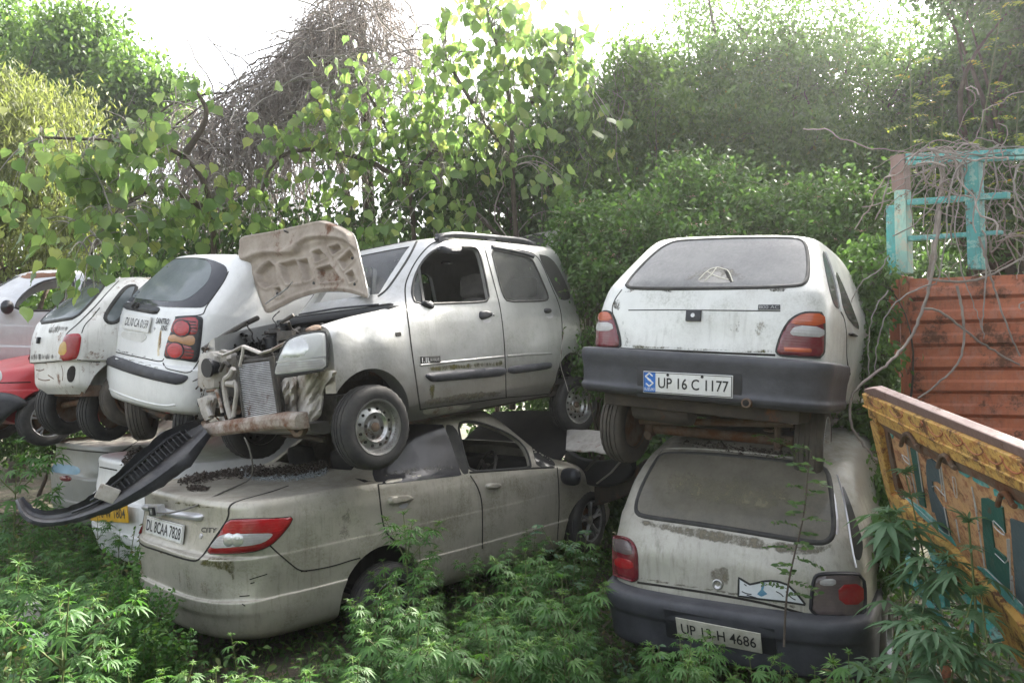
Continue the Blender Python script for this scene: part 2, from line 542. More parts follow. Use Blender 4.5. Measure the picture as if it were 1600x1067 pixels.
def levels_arrays(levels, sub=5):
    L = []
    cur = dict(DEF)
    for lv in levels:
        cur = {**cur, **lv}; L.append(dict(cur))
    t = np.arange(len(L)); q = np.linspace(0, len(L) - 1, (len(L) - 1) * sub + 1)
    return {k: pchip(t, [l[k] for l in L], q) for k in KEYS}, len(q)


def outline(a, i, nE=16, nS=34):
    """half plan outline (right side, y<0 mirrored later) of one level, rear centre -> front centre"""
    g = {k: a[k][i] for k in KEYS}
    xr, xf, w = g['xr'], g['xf'], g['w']
    L = xf - xr
    rr, rf = min(g['rr'], L * .42), min(g['rf'], L * .42)
    th = np.linspace(0, np.pi / 2, nE)
    nr, nf = g['nr'], g['nf']
    xs = [xr + rr - rr * np.cos(th) ** (2 / nr)]
    ys = [w * np.sin(th) ** (2 / nr)]
    s = np.linspace(xr + rr, xf - rf, nS)[1:-1]
    xs.append(s); ys.append(np.full(len(s), w))
    xs.append(xf - rf + rf * np.cos(th[::-1]) ** (2 / nf)); ys.append(w * np.sin(th[::-1]) ** (2 / nf))
    x = np.concatenate(xs); y = np.concatenate(ys)
    xm = (xr + xf) / 2
    u = np.clip((xm - x) / (L / 2), 0, 1); f = np.clip((x - xm) / (L / 2), 0, 1)
    y = y * (1 - g['tr'] * u ** 2 - g['tf'] * f ** 2)
    z = g['z'] + g['zr'] * u ** 2 + g['zf'] * f ** 2
    return np.stack([x, y, z], 1)


def loft(levels, sub=5, inset=0.0, dents=()):
    a, n = levels_arrays(levels, sub)
    if inset:
        a['w'] = np.maximum(a['w'] - inset, .01); a['xr'] = a['xr'] + inset; a['xf'] = a['xf'] - inset
    mb = MB(); rows = []
    for i in range(n):
        h = outline(a, i)
        ring = np.concatenate([h, (h * [1, -1, 1])[1:-1][::-1]])
        rows.append(ring)
    m = len(rows[0]); k = (m + 2) // 2
    V = np.concatenate(rows)
    for (p, r, d) in dents:
        p = np.array(p); d = np.array(d)
        V = V + np.exp(-((V - p) ** 2).sum(1) / (r * r))[:, None] * d
    mb.v = [Vector(v) for v in V]
    for i in range(n - 1):
        for j in range(m):
            mb.f.append([i * m + j, i * m + (j + 1) % m, (i + 1) * m + (j + 1) % m, (i + 1) * m + j]); mb.m.append(0)
    for base, flip in ((0, False), ((n - 1) * m, True)):     # close bottom and top between the mirrored halves
        for j in range(k - 1):
            l0, l1 = base + j, base + j + 1
            r0, r1 = base + (m - j) % m, base + (m - j - 1) % m
            f = [l0, l1] if l0 == r0 else [l0, l1, r1, r0]
            if l0 == r0: f = [l0, l1, r1]
            elif l1 == r1: f = [l0, l1, r0]
            if len(set(f)) < 3: continue
            mb.f.append(f if flip else f[::-1]); mb.m.append(0)
    return mb


def rotm(rz, ry, rx):
    return Matrix.Rotation(math.radians(rz), 3, 'Z') @ Matrix.Rotation(math.radians(ry), 3, 'Y') @ Matrix.Rotation(math.radians(rx), 3, 'X')


class Car:
    def __init__(s, name, label, cat, loc, rot, levels, mat, arches=(), group=None, dents=(), cuts=(), sub=5, body=True):
        s.R = rotm(*rot)
        s.root = empty(name, loc, label, cat, group, rot=s.R)
        s.Mi = s.root.matrix_world.inverted()
        s.o = s.Mi @ CAM
        s.levels = levels; s.mat = mat
        s.mb = loft(levels, sub, dents=dents)
        me = me_from(s.mb)
        bm = bmesh.new(); bm.from_mesh(me)
        bm.normal_update()
        s.bvh = BVHTree.FromBMesh(bm); bm.free()
        s.shell = me
        s.arches = arches
        s.cutters = [c for c in cuts]
        for (x, z, r, side) in arches:
            mb = MB()
            y0, y1 = (.42, 1.2) if side > 0 else (-1.2, -.42)
            mb.tube([(x, y0, z), (x, y1, z)], r, 40)
            s.cutters.append(me_from(mb))

    def finish_body(s, name='body'):
        me = boolean(s.shell, s.cutters) if s.cutters else s.shell
        finish(me, 38)
        me.materials.clear(); me.materials.append(s.mat)
        s.body = link(name, me, s.root)
        return s.body

    def d(s, px):
        return (s.Mi.to_3x3() @ ray(*px)).normalized()

    def hit(s, px, bvh=None):
        p, n, i, dist = (bvh or s.bvh).ray_cast(s.o, s.d(px))
        return (p, n) if p is not None else None

    def loc(s, px, ax, val):
        d = s.d(px); return s.o + d * ((val - s.o[ax]) / d[ax])

    def hits(s, P, bvh=None):
        H = [s.hit(p, bvh) for p in P]
        good = [h for h in H if h]
        if not good: print('NOHIT', s.root.name, P[0])
        md = sum((h[0] - s.o).length for h in good) / len(good) if good else s.o.length
        out = []
        for p, h in zip(P, H):
            if h is None:
                dv, best = s.d(p), None                     # just off the silhouette: the skin point nearest the ray
                for k in np.linspace(.8, 1.35, 90):
                    a, n, i, dd = (bvh or s.bvh).find_nearest(s.o + dv * (md * k))
                    if best is None or dd < best[0]: best = (dd, a, n)
                h = best[1:]
            out.append(h)
        return out

    def patch(s, name, pts, mat, off=.004, bev=3, thick=.012, smooth=2, step=5, parent=None, mirror=False, label=None, bvh=None, dome=0.0, mirror_only=False):
        """a panel that lies on the body, its outline read off the photograph"""
        poly = resample(chaikin(pts, smooth), step)
        mn, mx = poly.min(0), poly.max(0)
        gx, gy = np.meshgrid(np.arange(mn[0], mx[0], step), np.arange(mn[1], mx[1], step))
        g = np.stack([gx.ravel(), gy.ravel()], 1) + np.random.default_rng(3).uniform(-.1, .1, (gx.size, 2)) * step
        g = g[inside(g, poly)]
        if len(g): g = g[seg_dist(g, poly) > step * .55]
        P = np.concatenate([poly, g]) if len(g) else poly
        n = len(poly)
        vs, es, fs, *_ = delaunay_2d_cdt([Vector(p) for p in P], [(i, (i + 1) % n) for i in range(n)], [], 1, 1e-5)
        P = np.array([tuple(v) for v in vs])
        H = s.hits(P, bvh)
        D = seg_dist(P, poly)
        mb = MB()
        mxd = max(D.max(), 1e-6)
        for h, d in zip(H, D):
            o = off
            if bev:
                t = min(1, d / bev); f0 = .3 if parent is None else .9; o = off * (f0 + (1 - f0) * math.sin(t * math.pi / 2))
            if dome: o += dome * (1 - (1 - d / mxd) ** 2)
            mb.v.append(h[0] + h[1] * o)
        cnt = {}
        for f in fs:
            a, b, c = [mb.v[i] for i in f[:3]]
            f = list(f)
            if (b - a).cross(c - a).dot(H[f[0]][1]) < 0: f = f[::-1]
            mb.f.append(f); mb.m.append(0)
            for i in range(len(f)):
                k = (f[i], f[(i + 1) % len(f)])
                if (k[1], k[0]) in cnt: cnt.pop((k[1], k[0]))
                else: cnt[k] = 1
        back = {}
        for (a, b) in list(cnt):
            for i in (a, b):
                if i not in back:
                    back[i] = len(mb.v); mb.v.append(H[i][0] - H[i][1] * thick)
            mb.f.append([b, a, back[a], back[b]]); mb.m.append(0)
        obs = []
        if not mirror_only:
            o = mb.build(name, mat, parent or s.root, ang=50, recalc=False); obs.append(o)
            if label: o['label'] = label
        if mirror or mirror_only:
            m2 = MB(); m2.v = [Vector((v.x, -v.y, v.z)) for v in mb.v]; m2.f = [f[::-1] for f in mb.f]; m2.m = mb.m
            obs.append(m2.build(name, mat, parent or s.root, ang=50, recalc=False))
        return obs[0]

    def stain(s, pts, mat, name='stain', fade=9, step=3.5, off=.0012):
        """a ragged stain lying on a panel; v fades to its rim"""
        o = s.patch(name, pts, mat, off=off, bev=0, thick=0.0, smooth=1, step=step)
        me = o.data; P = resample(chaikin(pts, 1), step); Mw = s.root.matrix_world; c = camo.matrix_world
        r, u, f = [np.array(camo.matrix_world.to_3x3().col[i]) for i in (0, 1, 2)]
        W = np.array([tuple(Mw @ v.co) for v in me.vertices]) - np.array(CAM); z = -(W @ f)
        px = np.stack([CX + FPX * (W @ r) / z, CY - FPX * (W @ u) / z], 1)
        d = np.where(inside(px, P), seg_dist(px, P), 0) / fade
        a = me.attributes.new('v', 'FLOAT', 'POINT'); a.data.foreach_set('value', np.clip(d, 0, 1).astype(np.float32))
        return o

    def strip(s, name, pts, w, mat, off=.003, closed=False, step=4, smooth=2, parent=None, round_=False, mirror=False, bvh=None, sink=.006):
        """a narrow band (seam, rubber, moulding) along a line read off the photograph"""
        P = resample(chaikin(pts, smooth, closed) if smooth else pts, step, closed)
        H = s.hits(P, bvh)
        mb = MB(); rows = []
        n = len(H)
        for i in range(n):
            p, nn = H[i]
            a = H[(i - 1) % n if closed else max(i - 1, 0)][0]; b = H[(i + 1) % n if closed else min(i + 1, n - 1)][0]
            t = (b - a)
            if t.length < 1e-9: t = Vector((1, 0, 0))
            sd = nn.cross(t.normalized())
            if sd.length < 1e-6: sd = nn.orthogonal()
            sd.normalize()
            wi = w / 2
            if round_:
                row = [p + sd * (wi * math.cos(a_)) + nn * (off * max(0, math.sin(a_)) - (sink if math.sin(a_) < -.01 else 0)) for a_ in np.linspace(0, 2 * math.pi, 9)[:-1]]
            else:
                row = [p + sd * wi - nn * sink, p + sd * wi + nn * off, p - sd * wi + nn * off, p - sd * wi - nn * sink]
            rows.append(row)
        if closed: rows.append(rows[0])
        mb.grid(rows, close=True)
        if not closed:
            k = len(rows[0]); mb.f += [list(range(k)), list(range((n - 1) * k, n * k))[::-1]]; mb.m += [0, 0]
        o = mb.build(name, mat, parent or s.root, ang=60)
        if mirror:
            m2 = MB(); m2.v = [Vector((v.x, -v.y, v.z)) for v in mb.v]; m2.f = [f[::-1] for f in mb.f]; m2.m = mb.m
            m2.build(name, mat, parent or s.root, ang=60)
        return o

    def frame(s, pl, pr, bvh=None):
        """local frame on the body between two photo pixels: centre, right, up, normal, width"""
        a, b = s.hits([pl, pr], bvh)
        c = s.hits([((pl[0] + pr[0]) / 2, (pl[1] + pr[1]) / 2)], bvh)[0]
        r = (b[0] - a[0]); w = r.length; r.normalize()
        n = c[1] - r * c[1].dot(r); n.normalize()
        return c[0], r, n.cross(r), n, w

    def letters(s, name, txt, pl, pr, h, mat, off=.004, parent=None, bold=0.0, fr=None, ext=.001, tilt=0):
        c, r, u, n, w = fr or s.frame(pl, pr)
        V, F, tw, th = text_mesh(txt, 1.0, 0, bold)
        kx, ky = w / tw, h / th
        mb = MB()
        b = len(V)
        for e in (off + ext, off):
            for v in V:
                mb.v.append(c + r * (v.x * kx + v.y * ky * tilt) + u * (v.y * ky) + n * e)
        mb.f = [list(f) for f in F]; mb.m = [0] * len(F)
        mb.v = mb.v[:b]
        return mb.build(name, mat, parent or s.root, smooth=False, recalc=False)

    def plate(s, name, pl, pr, h, mat, off=.012, thick=.012, label=None, border=None, fr=None):
        c, r, u, n, w = fr or s.frame(pl, pr)
        m3 = Matrix((r, u, n)).transposed()
        mb = MB(); mb.box(c + n * (off - thick / 2), (w, h, thick), m3)
        o = mb.build(name, mat, s.root, bevel=.003)
        if label: o['label'] = label
        if border:
            rim = MB()
            pts = [c + r * (x * (w / 2 - .006)) + u * (y * (h / 2 - .006)) + n * (off + .0005) for x, y in ((-1, -1), (1, -1), (1, 1), (-1, 1), (-1, -1))]
            for a, b in zip(pts[:-1], pts[1:]): rim.tube([a, b], .0022, 6)
            rim.build('rim', border, o)
        return o, (c, r, u, n, w)


def band(levels, xend, thick=.03, sub=4):
    """wrap-round bumper: loft of the rear plan outline, open towards the front, with an inner wall"""
    a, n = levels_arrays(levels, sub)
    rows = []
    for i in range(n):
        h = outline(a, i)
        h = h[h[:, 0] < xend - 1e-3]
        g = outline(a, i); j = len(h)
        if j < len(g):                                  # always end exactly at xend
            t = (xend - g[j - 1][0]) / (g[j][0] - g[j - 1][0] + 1e-9)
            h = np.concatenate([h, [g[j - 1] + t * (g[j] - g[j - 1])]])
        full = np.concatenate([(h * [1, -1, 1])[1:][::-1], h])
        rows.append(full)
    k = 61
    R3 = []
    for r in rows:
        d = np.r_[0, np.cumsum(np.linalg.norm(np.diff(r, axis=0), axis=1))]
        t = np.linspace(0, d[-1], k)
        R3.append(np.stack([np.interp(t, d, r[:, c]) for c in range(3)], 1))
    mb = MB()
    cen = np.array([xend + .3, 0, 0])
    outer = R3
    inner = []
    for r in R3:
        q = r.copy()
        t = np.gradient(r, axis=0); nn = np.stack([-t[:, 1], t[:, 0]], 1)
        nn /= np.linalg.norm(nn, axis=1)[:, None] + 1e-9
        sgn = np.sign((nn * (r[:, :2] - cen[:2])).sum(1))
        q[:, :2] -= nn * sgn[:, None] * thick
        inner.append(q)
    loop = [[Vector(o[j]) for o in outer] + [Vector(o[j]) for o in inner[::-1]] for j in range(k)]
    mb.grid(loop, close=True)
    c = len(loop[0])
    mb.f += [list(range(c)), list(range((k - 1) * c, k * c))[::-1]]; mb.m += [0, 0]
    return mb


# ------------------------------------------------------------------ wheels (axis along local Y, outside = +Y)
def make_wheel_meshes():
    out = {}
    R_, r_, hw = .28, .175, .082
    prof = [(r_ - .004, -.070), (r_ + .008, -.080), (r_ + .045, -hw - .004), (R_ - .035, -hw), (R_ - .014, -hw + .008), (R_, -hw + .028)]
    tb = MB(); mis = []
    p = prof + [(R_ - .0, -.052), (R_ - .007, -.050), (R_ - .007, -.044), (R_ + .001, -.042), (R_ + .002, -.018), (R_ - .007, -.016), (R_ - .007, -.009), (R_ + .002, -.007)]
    p = p + [(a, -b) for a, b in p[::-1]] + [(r_ - .012, .05), (r_ - .012, -.05), (r_ - .004, -.070)]
    tb.lathe(p, 64)
    # tread blocks: nudge alternate columns of the shoulder
    n = 64
    for i, (rad, y) in enumerate(p):
        if R_ - .016 < rad <= R_ + .001 and abs(y) > .04:
            for k in range(n):
                v = tb.v[i * n + k]
                if k % 2: v *= 1; v.x *= .984; v.z *= .984
    out['tyre'] = tb
    sb = MB()
    sb.lathe([(.177, .062), (.187, .074), (.184, .084), (.172, .080), (.166, .058), (.160, .042), (.152, .030), (.143, .028), (.120, .040), (.098, .050), (.088, .040), (.080, .030), (.055, .030), (.048, .040), (.032, .042), (.030, .020), (.0, .020)], 56)
    sb.lathe([(.177, .062), (.165, -.03), (.170, -.07), (.18, -.075)], 56)
    out['steelrim'] = sb
    hb = MB()
    for k in range(12):
        a = 2 * math.pi * (k + .5) / 12
        c = Vector((.122 * math.cos(a), .0400, .122 * math.sin(a)))
        hb.tube([c + Vector((0, -.006, 0)), c + Vector((0, .0035, 0))], .0105, 12)
    for k in range(4):
        a = 2 * math.pi * (k + .13) / 4
        c = Vector((.066 * math.cos(a), .030, .066 * math.sin(a)))
        hb.tube([c + Vector((0, -.006, 0)), c + Vector((0, .004, 0))], .011, 12)
    out['holes'] = hb
    cb = MB(); cb.lathe([(.031, .020), (.030, .052), (.020, .058), (.0, .058)], 24)
    out['hubcap'] = cb
    ab = MB()
    ab.lathe([(.180, .062), (.188, .076), (.182, .082), (.170, .074), (.166, .03), (.168, -.07)], 56)
    ab.lathe([(.055, .02), (.052, .060), (.030, .066), (.0, .066)], 30)
    for k in range(5):
        a = 2 * math.pi * k / 5 + .3
        for da in (-.16, .16):
            c, s_ = math.cos(a), math.sin(a); c2, s2 = math.cos(a + da), math.sin(a + da)
            ab.tube([(.045 * c, .058, .045 * s_), (.11 * (c + c2) / 2, .066, .11 * (s_ + s2) / 2), (.170 * c2, .066, .170 * s2)], [.018, .012, .014], 8)
    out['alloy'] = ab
    db = MB(); db.lathe([(.0, .0), (.10, .0), (.115, -.01), (.115, -.05), (.16, -.06), (.0, -.061)], 36)
    out['drum'] = db
    return out


WM = {}
for k, mb in make_wheel_meshes().items():
    mats = {'tyre': 'tyre', 'steelrim': 'steel', 'holes': 'gap', 'hubcap': 'rusty', 'alloy': 'alloy', 'drum': 'rusty'}
    o = mb.build('w_' + k, M[mats[k]], None, ang=40)
    WM[k] = o.data
    bpy.data.objects.remove(o)


def variant(me, mat):
    m = me.copy(); m.materials.clear(); m.materials.append(mat); return m


WM['tyredirty'] = variant(WM['tyre'], M['tyredirty'])
WM['rustyrim'] = variant(WM['steelrim'], M['rusty'])


def wheel(parent, p, axis, kind='steel', size=.28, name='wheel', dirty=False, squash=None):
    """wheel > tyre, rim ...; axis = outward direction in the parent's space"""
    y = Vector(axis).normalized(); z = Vector((0, 0, 1)); x = y.cross(z).normalized(); z = x.cross(y)
    m = Matrix((x, y, z)).transposed().to_4x4()
    m = Matrix.Translation(Vector(p)) @ m @ Matrix.Scale(size / .28, 4)
    w = link(name, WM['tyredirty' if dirty else 'tyre'], parent)
    w.matrix_local = m
    if kind == 'steel':
        r = link('rim', WM['steelrim'], w); link('rim_holes', WM['holes'], w); link('hub', WM['hubcap'], w)
    elif kind == 'rusty':
        link('rim', WM['rustyrim'], w); link('hub', WM['drum'], w)
    elif kind == 'alloy':
        link('rim', WM['alloy'], w); link('hub', WM['drum'], w)
    elif kind == 'drum':
        link('hub', WM['drum'], w)
    return w


def seat(parent, p, name='seat', s=1.0):
    mb = MB()
    def cushion(c, sx, sy, sz, rx=0):
        n = 10; rows = []
        for i in range(n + 1):
            v = -1 + 2 * i / n
            k = (1 - abs(v) ** 4) ** .25 if abs(v) < 1 else .05
            rows.append([Vector((math.copysign(abs(math.cos(a)) ** .5, math.cos(a)) * sx * k, math.copysign(abs(math.sin(a)) ** .5, math.sin(a)) * sy * k, v * sz)) for a in np.linspace(0, 2 * math.pi, 17)[:-1]])
        Rm = Matrix.Rotation(rx, 3, 'Y')
        rows = [[Rm @ q + Vector(c) for q in r] for r in rows]
        mb.grid(rows, close=True)
    cushion((p[0] + .22, p[1], p[2] + .1), .26, .24, .09)
    cushion((p[0] - .08, p[1], p[2] + .42), .08, .23, .30, -.22)
    cushion((p[0] - .17, p[1], p[2] + .80), .06, .14, .11, -.15)
    return mb.build(name, M['seat'], parent, ang=60)
# ------------------------------------------------------------------ 1. white hatchback on top, right
LV800 = [dict(z=.35, xr=-.50, xf=2.55, w=.64, rr=.2), dict(z=.37, xr=-.53, xf=2.74, w=.69), dict(z=.45, xr=-.555, xf=2.775, w=.705),
         dict(z=.62, xr=-.565, xf=2.775, w=.72, rr=.24), dict(z=.80, xr=-.555, xf=2.72, w=.722), dict(z=.92, xr=-.53, xf=2.2, w=.705), dict(z=.97, xr=-.515, xf=1.95, w=.69),
         dict(z=1.0, xr=-.495, xf=1.9, w=.68), dict(z=1.15, xr=-.335, xf=1.70, w=.625), dict(z=1.30, xr=-.165, xf=1.48, w=.56, rr=.22), dict(z=1.35, xr=-.10, xf=1.36, w=.525, rr=.26),
         dict(z=1.38, xr=.03, xf=1.2, w=.43), dict(z=1.40, xr=.22, xf=1.0, w=.28), dict(z=1.405, xr=.4, xf=.9, w=.03)]
c8 = Car('white_hatchback', 'rust-streaked white hatchback with a blue-striped plate, stacked on top of another car', 'car',
         (1.30, 4.735, 1.214), (58.0, 1.1, 4.5), LV800, M['white'], arches=[(0, .27, .31, 1), (0, .27, .31, -1), (2.175, .27, .31, 1), (2.175, .27, .31, -1)],
         dents=[((-.55, .3, .85), .12, (.014, 0, 0)), ((-.55, -.25, .72), .10, (.014, 0, 0)), ((-.4, .5, 1.05), .09, (.012, -.008, 0)), ((-.2, -.72, .75), .12, (0, .014, 0)), ((-.56, .0, .68), .08, (.010, 0, 0))])
C = lambda *p: cr(880, 340, 2.667, p)
under = MB(); under.box((.0, 0, .26), (.9, 1.0, .12))
c8.finish_body()
# rear window
gl8 = C((258, 290), (285, 250), (330, 200), (370, 160), (420, 120), (470, 100), (520, 96), (620, 91), (740, 87), (860, 85), (940, 87), (985, 92), (1008, 108), (1018, 150), (1021, 210), (1016, 255), (1003, 275), (985, 284), (900, 289), (760, 293), (600, 295), (440, 296), (320, 295))
sh = lambda p, k: [(np.mean([q[0] for q in p]) + (x - np.mean([q[0] for q in p])) * k[0], np.mean([q[1] for q in p]) + (y - np.mean([q[1] for q in p])) * k[1]) for x, y in p]
w = c8.patch('rear_window', gl8, M['g800'], off=.004, bev=0, smooth=1)
c8.strip('window_seal', gl8, .026, M['rubber'], off=.010, closed=True, parent=w, round_=True, smooth=1)
hole = c8.patch('broken_hole', C((668, 216), (680, 217), (690, 225), (707, 268), (700, 274), (688, 262)), M['gap'], off=.006, bev=0, smooth=0, step=3, parent=w)
for p in (((668, 217), (640, 208), (600, 225), (565, 262)), ((668, 217), (690, 222), (707, 270)), ((640, 210), (620, 240), (590, 268)), ((600, 228), (640, 250), (690, 262))):
    c8.strip('crack', C(*p), .006, M['plateold'], off=.007, parent=w, step=3)
c8.patch('dented_skirt', C((548, 272), (590, 235), (640, 212), (668, 220), (690, 262), (704, 274), (640, 276)), glass_mat('shattered_glass', dust=(.36, .345, .32), amt=.9, rough=.4, seed=15, scale=20), off=.005, bev=0, step=3, parent=w)
# tail lamps
for side, out, wh, og, rd in (
    ('L', ((165, 392), (200, 391), (222, 440), (238, 505), (240, 543), (185, 542), (130, 540), (139, 480), (150, 425)),
     ((146, 438), (212, 438), (218, 473), (140, 474)), ((160, 396), (200, 395), (213, 432), (150, 430)), None),
    ('R', ((1083, 400), (1040, 398), (1000, 398), (950, 422), (918, 466), (897, 520), (886, 570), (940, 576), (1010, 580), (1081, 584), (1085, 500)),
     ((966, 450), (1076, 458), (1077, 500), (1010, 498), (936, 491)), ((1079, 404), (1000, 402), (960, 424), (942, 447), (1082, 454)), ((920, 540), (1029, 546), (1029, 562), (922, 557)))):
    l = c8.patch('tail_light', C(*out), M['lmaroon'], off=.020, bev=3, smooth=1, step=3)
    c8.strip('lamp_gasket', C(*out), .014, M['rubber'], off=.010, closed=True, parent=l, smooth=1)
    c8.patch('reversing_lens', C(*wh), M['lclear'], off=.024, bev=2, smooth=1, step=3, parent=l)
    c8.patch('turn_lens', C(*og), M['lorange'], off=.023, bev=2, smooth=1, step=3, parent=l)
    if rd: c8.patch('reflector', C(*rd), M['lorange'], off=.024, bev=1, smooth=0, step=3, parent=l)
# hatch seams, lock, badge
c8.strip('hatch_seam', C((240, 545), (300, 549), (500, 556), (700, 566), (884, 573)), .012, M['gap'], off=.002)
c8.strip('hatch_seam', C((238, 505), (222, 440), (200, 385), (215, 340), (245, 300)), .008, M['gap'], off=.001)
c8.strip('crease', C((272, 386), (400, 385), (580, 386), (760, 388), (905, 390)), .006, M['gap'], off=.001, sink=.002)
k = c8.plate('hatch_lock', C((514, 410))[0], C((576, 410))[0], .062, M['plastic'], off=.018, thick=.03)[0]
f8 = c8.frame(C((514, 410))[0], C((576, 410))[0])
mb = MB(); mb.tube([f8[0] + f8[3] * .012, f8[0] + f8[3] * .024], .012, 14); mb.build('keyhole', M['steel'], k)
b8 = c8.plate('badge', C((812, 374))[0], C((904, 374))[0], .03, M['plastic'], off=.005, thick=.006)
fr = b8[1]
V = c8.letters('lettering', '800 AC', None, None, .020, M['inkfade'], off=.006, parent=b8[0], fr=(fr[0], fr[1], fr[2], fr[3], fr[4] * .9))
# bumper
bm8 = band([dict(z=.325, xr=-.585, xf=2.8, w=.715, rr=.22, nr=4.5, tr=.02), dict(z=.345, xr=-.625, w=.74), dict(z=.37, xr=-.635, w=.745), dict(z=.395, xr=-.622, w=.738), dict(z=.48, xr=-.632, w=.742),
             dict(z=.525, xr=-.645, w=.75), dict(z=.56, xr=-.652, w=.752), dict(z=.59, xr=-.645, w=.748), dict(z=.60, xr=-.60, w=.73)], .02, .03)
bu8 = bm8.build('rear_bumper', M['bumper'], c8.root, ang=32)
bmb = bmesh.new(); bmb.from_mesh(bu8.data); bb8 = BVHTree.FromBMesh(bmb); bmb.free()
fr = c8.frame(C((333, 682))[0], C((704, 704))[0], bb8)
rec = MB(); rec.box(fr[0] - fr[3] * .002, (fr[4] + .09, .18, .012), Matrix((fr[1], fr[2], fr[3])).transposed()); rec.build('plate_recess', M['plastic'], bu8, bevel=.004)
pl, fr = c8.plate('number_plate', None, None, .125, M['plate'], off=.02, thick=.01, border=M['rubber'], fr=fr, label='white number plate with a blue strip at its left')
c, r, u, n, wd = fr
bs = MB(); bs.box(c - r * (wd * .425) + n * .0203, (wd * .14, .119, .002), Matrix((r, u, n)).transposed()); bs.build('blue_strip', M['blue'], pl)
c8.letters('lettering', 'UP 16 C 1177', None, None, .062, M['ink'], off=.0208, parent=pl, fr=(c + r * .035, r, u, n, wd * .78), bold=.012)
c8.letters('maker_name', 'SUZUKI', None, None, .016, M['whiteink'], off=.022, parent=pl, fr=(c - r * (wd * .425) - u * .040, r, u, n, wd * .12), bold=.01)
em = MB()                                        # the slanted S emblem on the strip
o_ = c - r * (wd * .425) + u * .014 + n * .0225
for pts in (((.02, .022), (0, .038), (-.024, .018), (.010, -.004)), ((-.02, -.022), (0, -.038), (.024, -.018), (-.010, .004))):
    p = [o_ + r * x + u * y for x, y in pts]
    for a, b in zip(p[:-1], p[1:]): em.tube([a, b], .0042, 6)
em.build('emblem', M['whiteink'], pl)
for x in (-.11, .09):
    q = MB(); q.tube([c + r * x + u * .047 + n * .018, c + r * x + u * .047 + n * .024], .008, 12); q.build('screw', M['ink'], pl)
# exhaust, axle, tyres
p = c8.loc(C((765, 772))[0], 0, -.64)
e = MB(); e.tube([p + Vector((-.02, 0, 0)), p + Vector((.2, 0, .0)), p + Vector((.6, .1, .05))], [.026, .026, .024], 14); e.tube([p + Vector((-.021, 0, 0)), p + Vector((-.019, 0, 0))], .018, 12, mi=1)
e.build('exhaust_pipe', [M['rusty'], M['gap']], c8.root)
a = MB()
pa = c8.loc((1000, 657), 0, -.05); pb = c8.loc((1240, 662), 0, -.05)
a.tube([pa, pb], .024, 10)
pa = c8.loc((1010, 668), 0, .02); pb = c8.loc((1240, 690), 0, .02)
a.tube([pa, pb], .034, 12)
for y in (.45, -.38):
    a.tube([(-.05, y, .05), (.55, y * .95, .16)], .026, 8)
    a.tube([(-.02, y, .02), (-.04, y * .96, .36)], .022, 8)
    for i in range(5): a.lathe([(.05, .0), (.06, .008), (.05, .016)], 14, M=Matrix.Translation((.02, y * .88, .12 + i * .04)) @ Matrix.Rotation(math.pi / 2, 4, 'X'))
a.build('rear_axle', M['rusty'], c8.root)
u8 = MB()
u8.box((-.12, 0, .30), (.75, 1.16, .10)); u8.box((.7, 0, .24), (1.0, 1.1, .1)); u8.tube([(-.35, .42, .27), (-.35, .05, .26)], .10, 14)
u8.build('underbody', M['under'], c8.root, bevel=.02)
wheel(c8.root, c8.loc((974, 660), 0, -.02) + Vector((0, -.03, 0)), (0.08, 1, .0), 'rusty', .265, dirty=True)
wheel(c8.root, c8.loc((1275, 695), 0, .0) + Vector((.02, .02, 0)), (0.05, -1, .02), 'steel', .262, dirty=True)
for y in (.62, -.62): wheel(c8.root, (2.175, y, .22), (0, y, 0), 'steel', .26, dirty=True)
# right flank
F8 = lambda *p: cr(1180, 360, 2.668, p)
c8.patch('side_window', F8((276, 84), (292, 92), (322, 180), (345, 270), (352, 334), (330, 318), (308, 250), (290, 160)), M['gdark'], off=.004, bev=0, step=4)
c8.strip('door_frame', F8((290, 92), (318, 165), (342, 250), (354, 335)), .022, M['white'], off=.012)
c8.strip('door_seam', F8((356, 340), (372, 365), (382, 440), (380, 540), (396, 600)), .012, M['gap'], off=.002)
c8.patch('door_window', F8((330, 160), (352, 200), (395, 300), (440, 420), (410, 400), (372, 345), (350, 260)), M['gdark'], off=.004, bev=0, step=4)
c8.patch('door_handle', F8((388, 425), (402, 424), (420, 438), (418, 446), (400, 440), (388, 436)), M['plastic'], off=.02, bev=1, step=2)

# ------------------------------------------------------------------ 2. dusty champagne hatchback underneath it
LVZ = [dict(z=.20, xr=-.46, xf=2.6, w=.62, rr=.22, nr=3.2), dict(z=.30, xr=-.55, xf=2.8, w=.70), dict(z=.45, xr=-.60, xf=2.86, w=.73), dict(z=.60, xr=-.605, xf=2.85, w=.742, rr=.27), dict(z=.66, xr=-.60, xf=2.8, w=.744),
       dict(z=.80, xr=-.585, xf=2.6, w=.745), dict(z=.92, xr=-.54, xf=2.15, w=.73), dict(z=.98, xr=-.505, xf=1.9, w=.725), dict(z=1.02, xr=-.47, xf=1.84, w=.715), dict(z=1.15, xr=-.315, xf=1.66, w=.69, rr=.20),
       dict(z=1.29, xr=-.13, xf=1.42, w=.65, rr=.22), dict(z=1.335, xr=-.06, xf=1.3, w=.62), dict(z=1.37, xr=.06, xf=1.1, w=.52), dict(z=1.395, xr=.28, xf=.95, w=.28), dict(z=1.40, xr=.45, xf=.85, w=.03)]
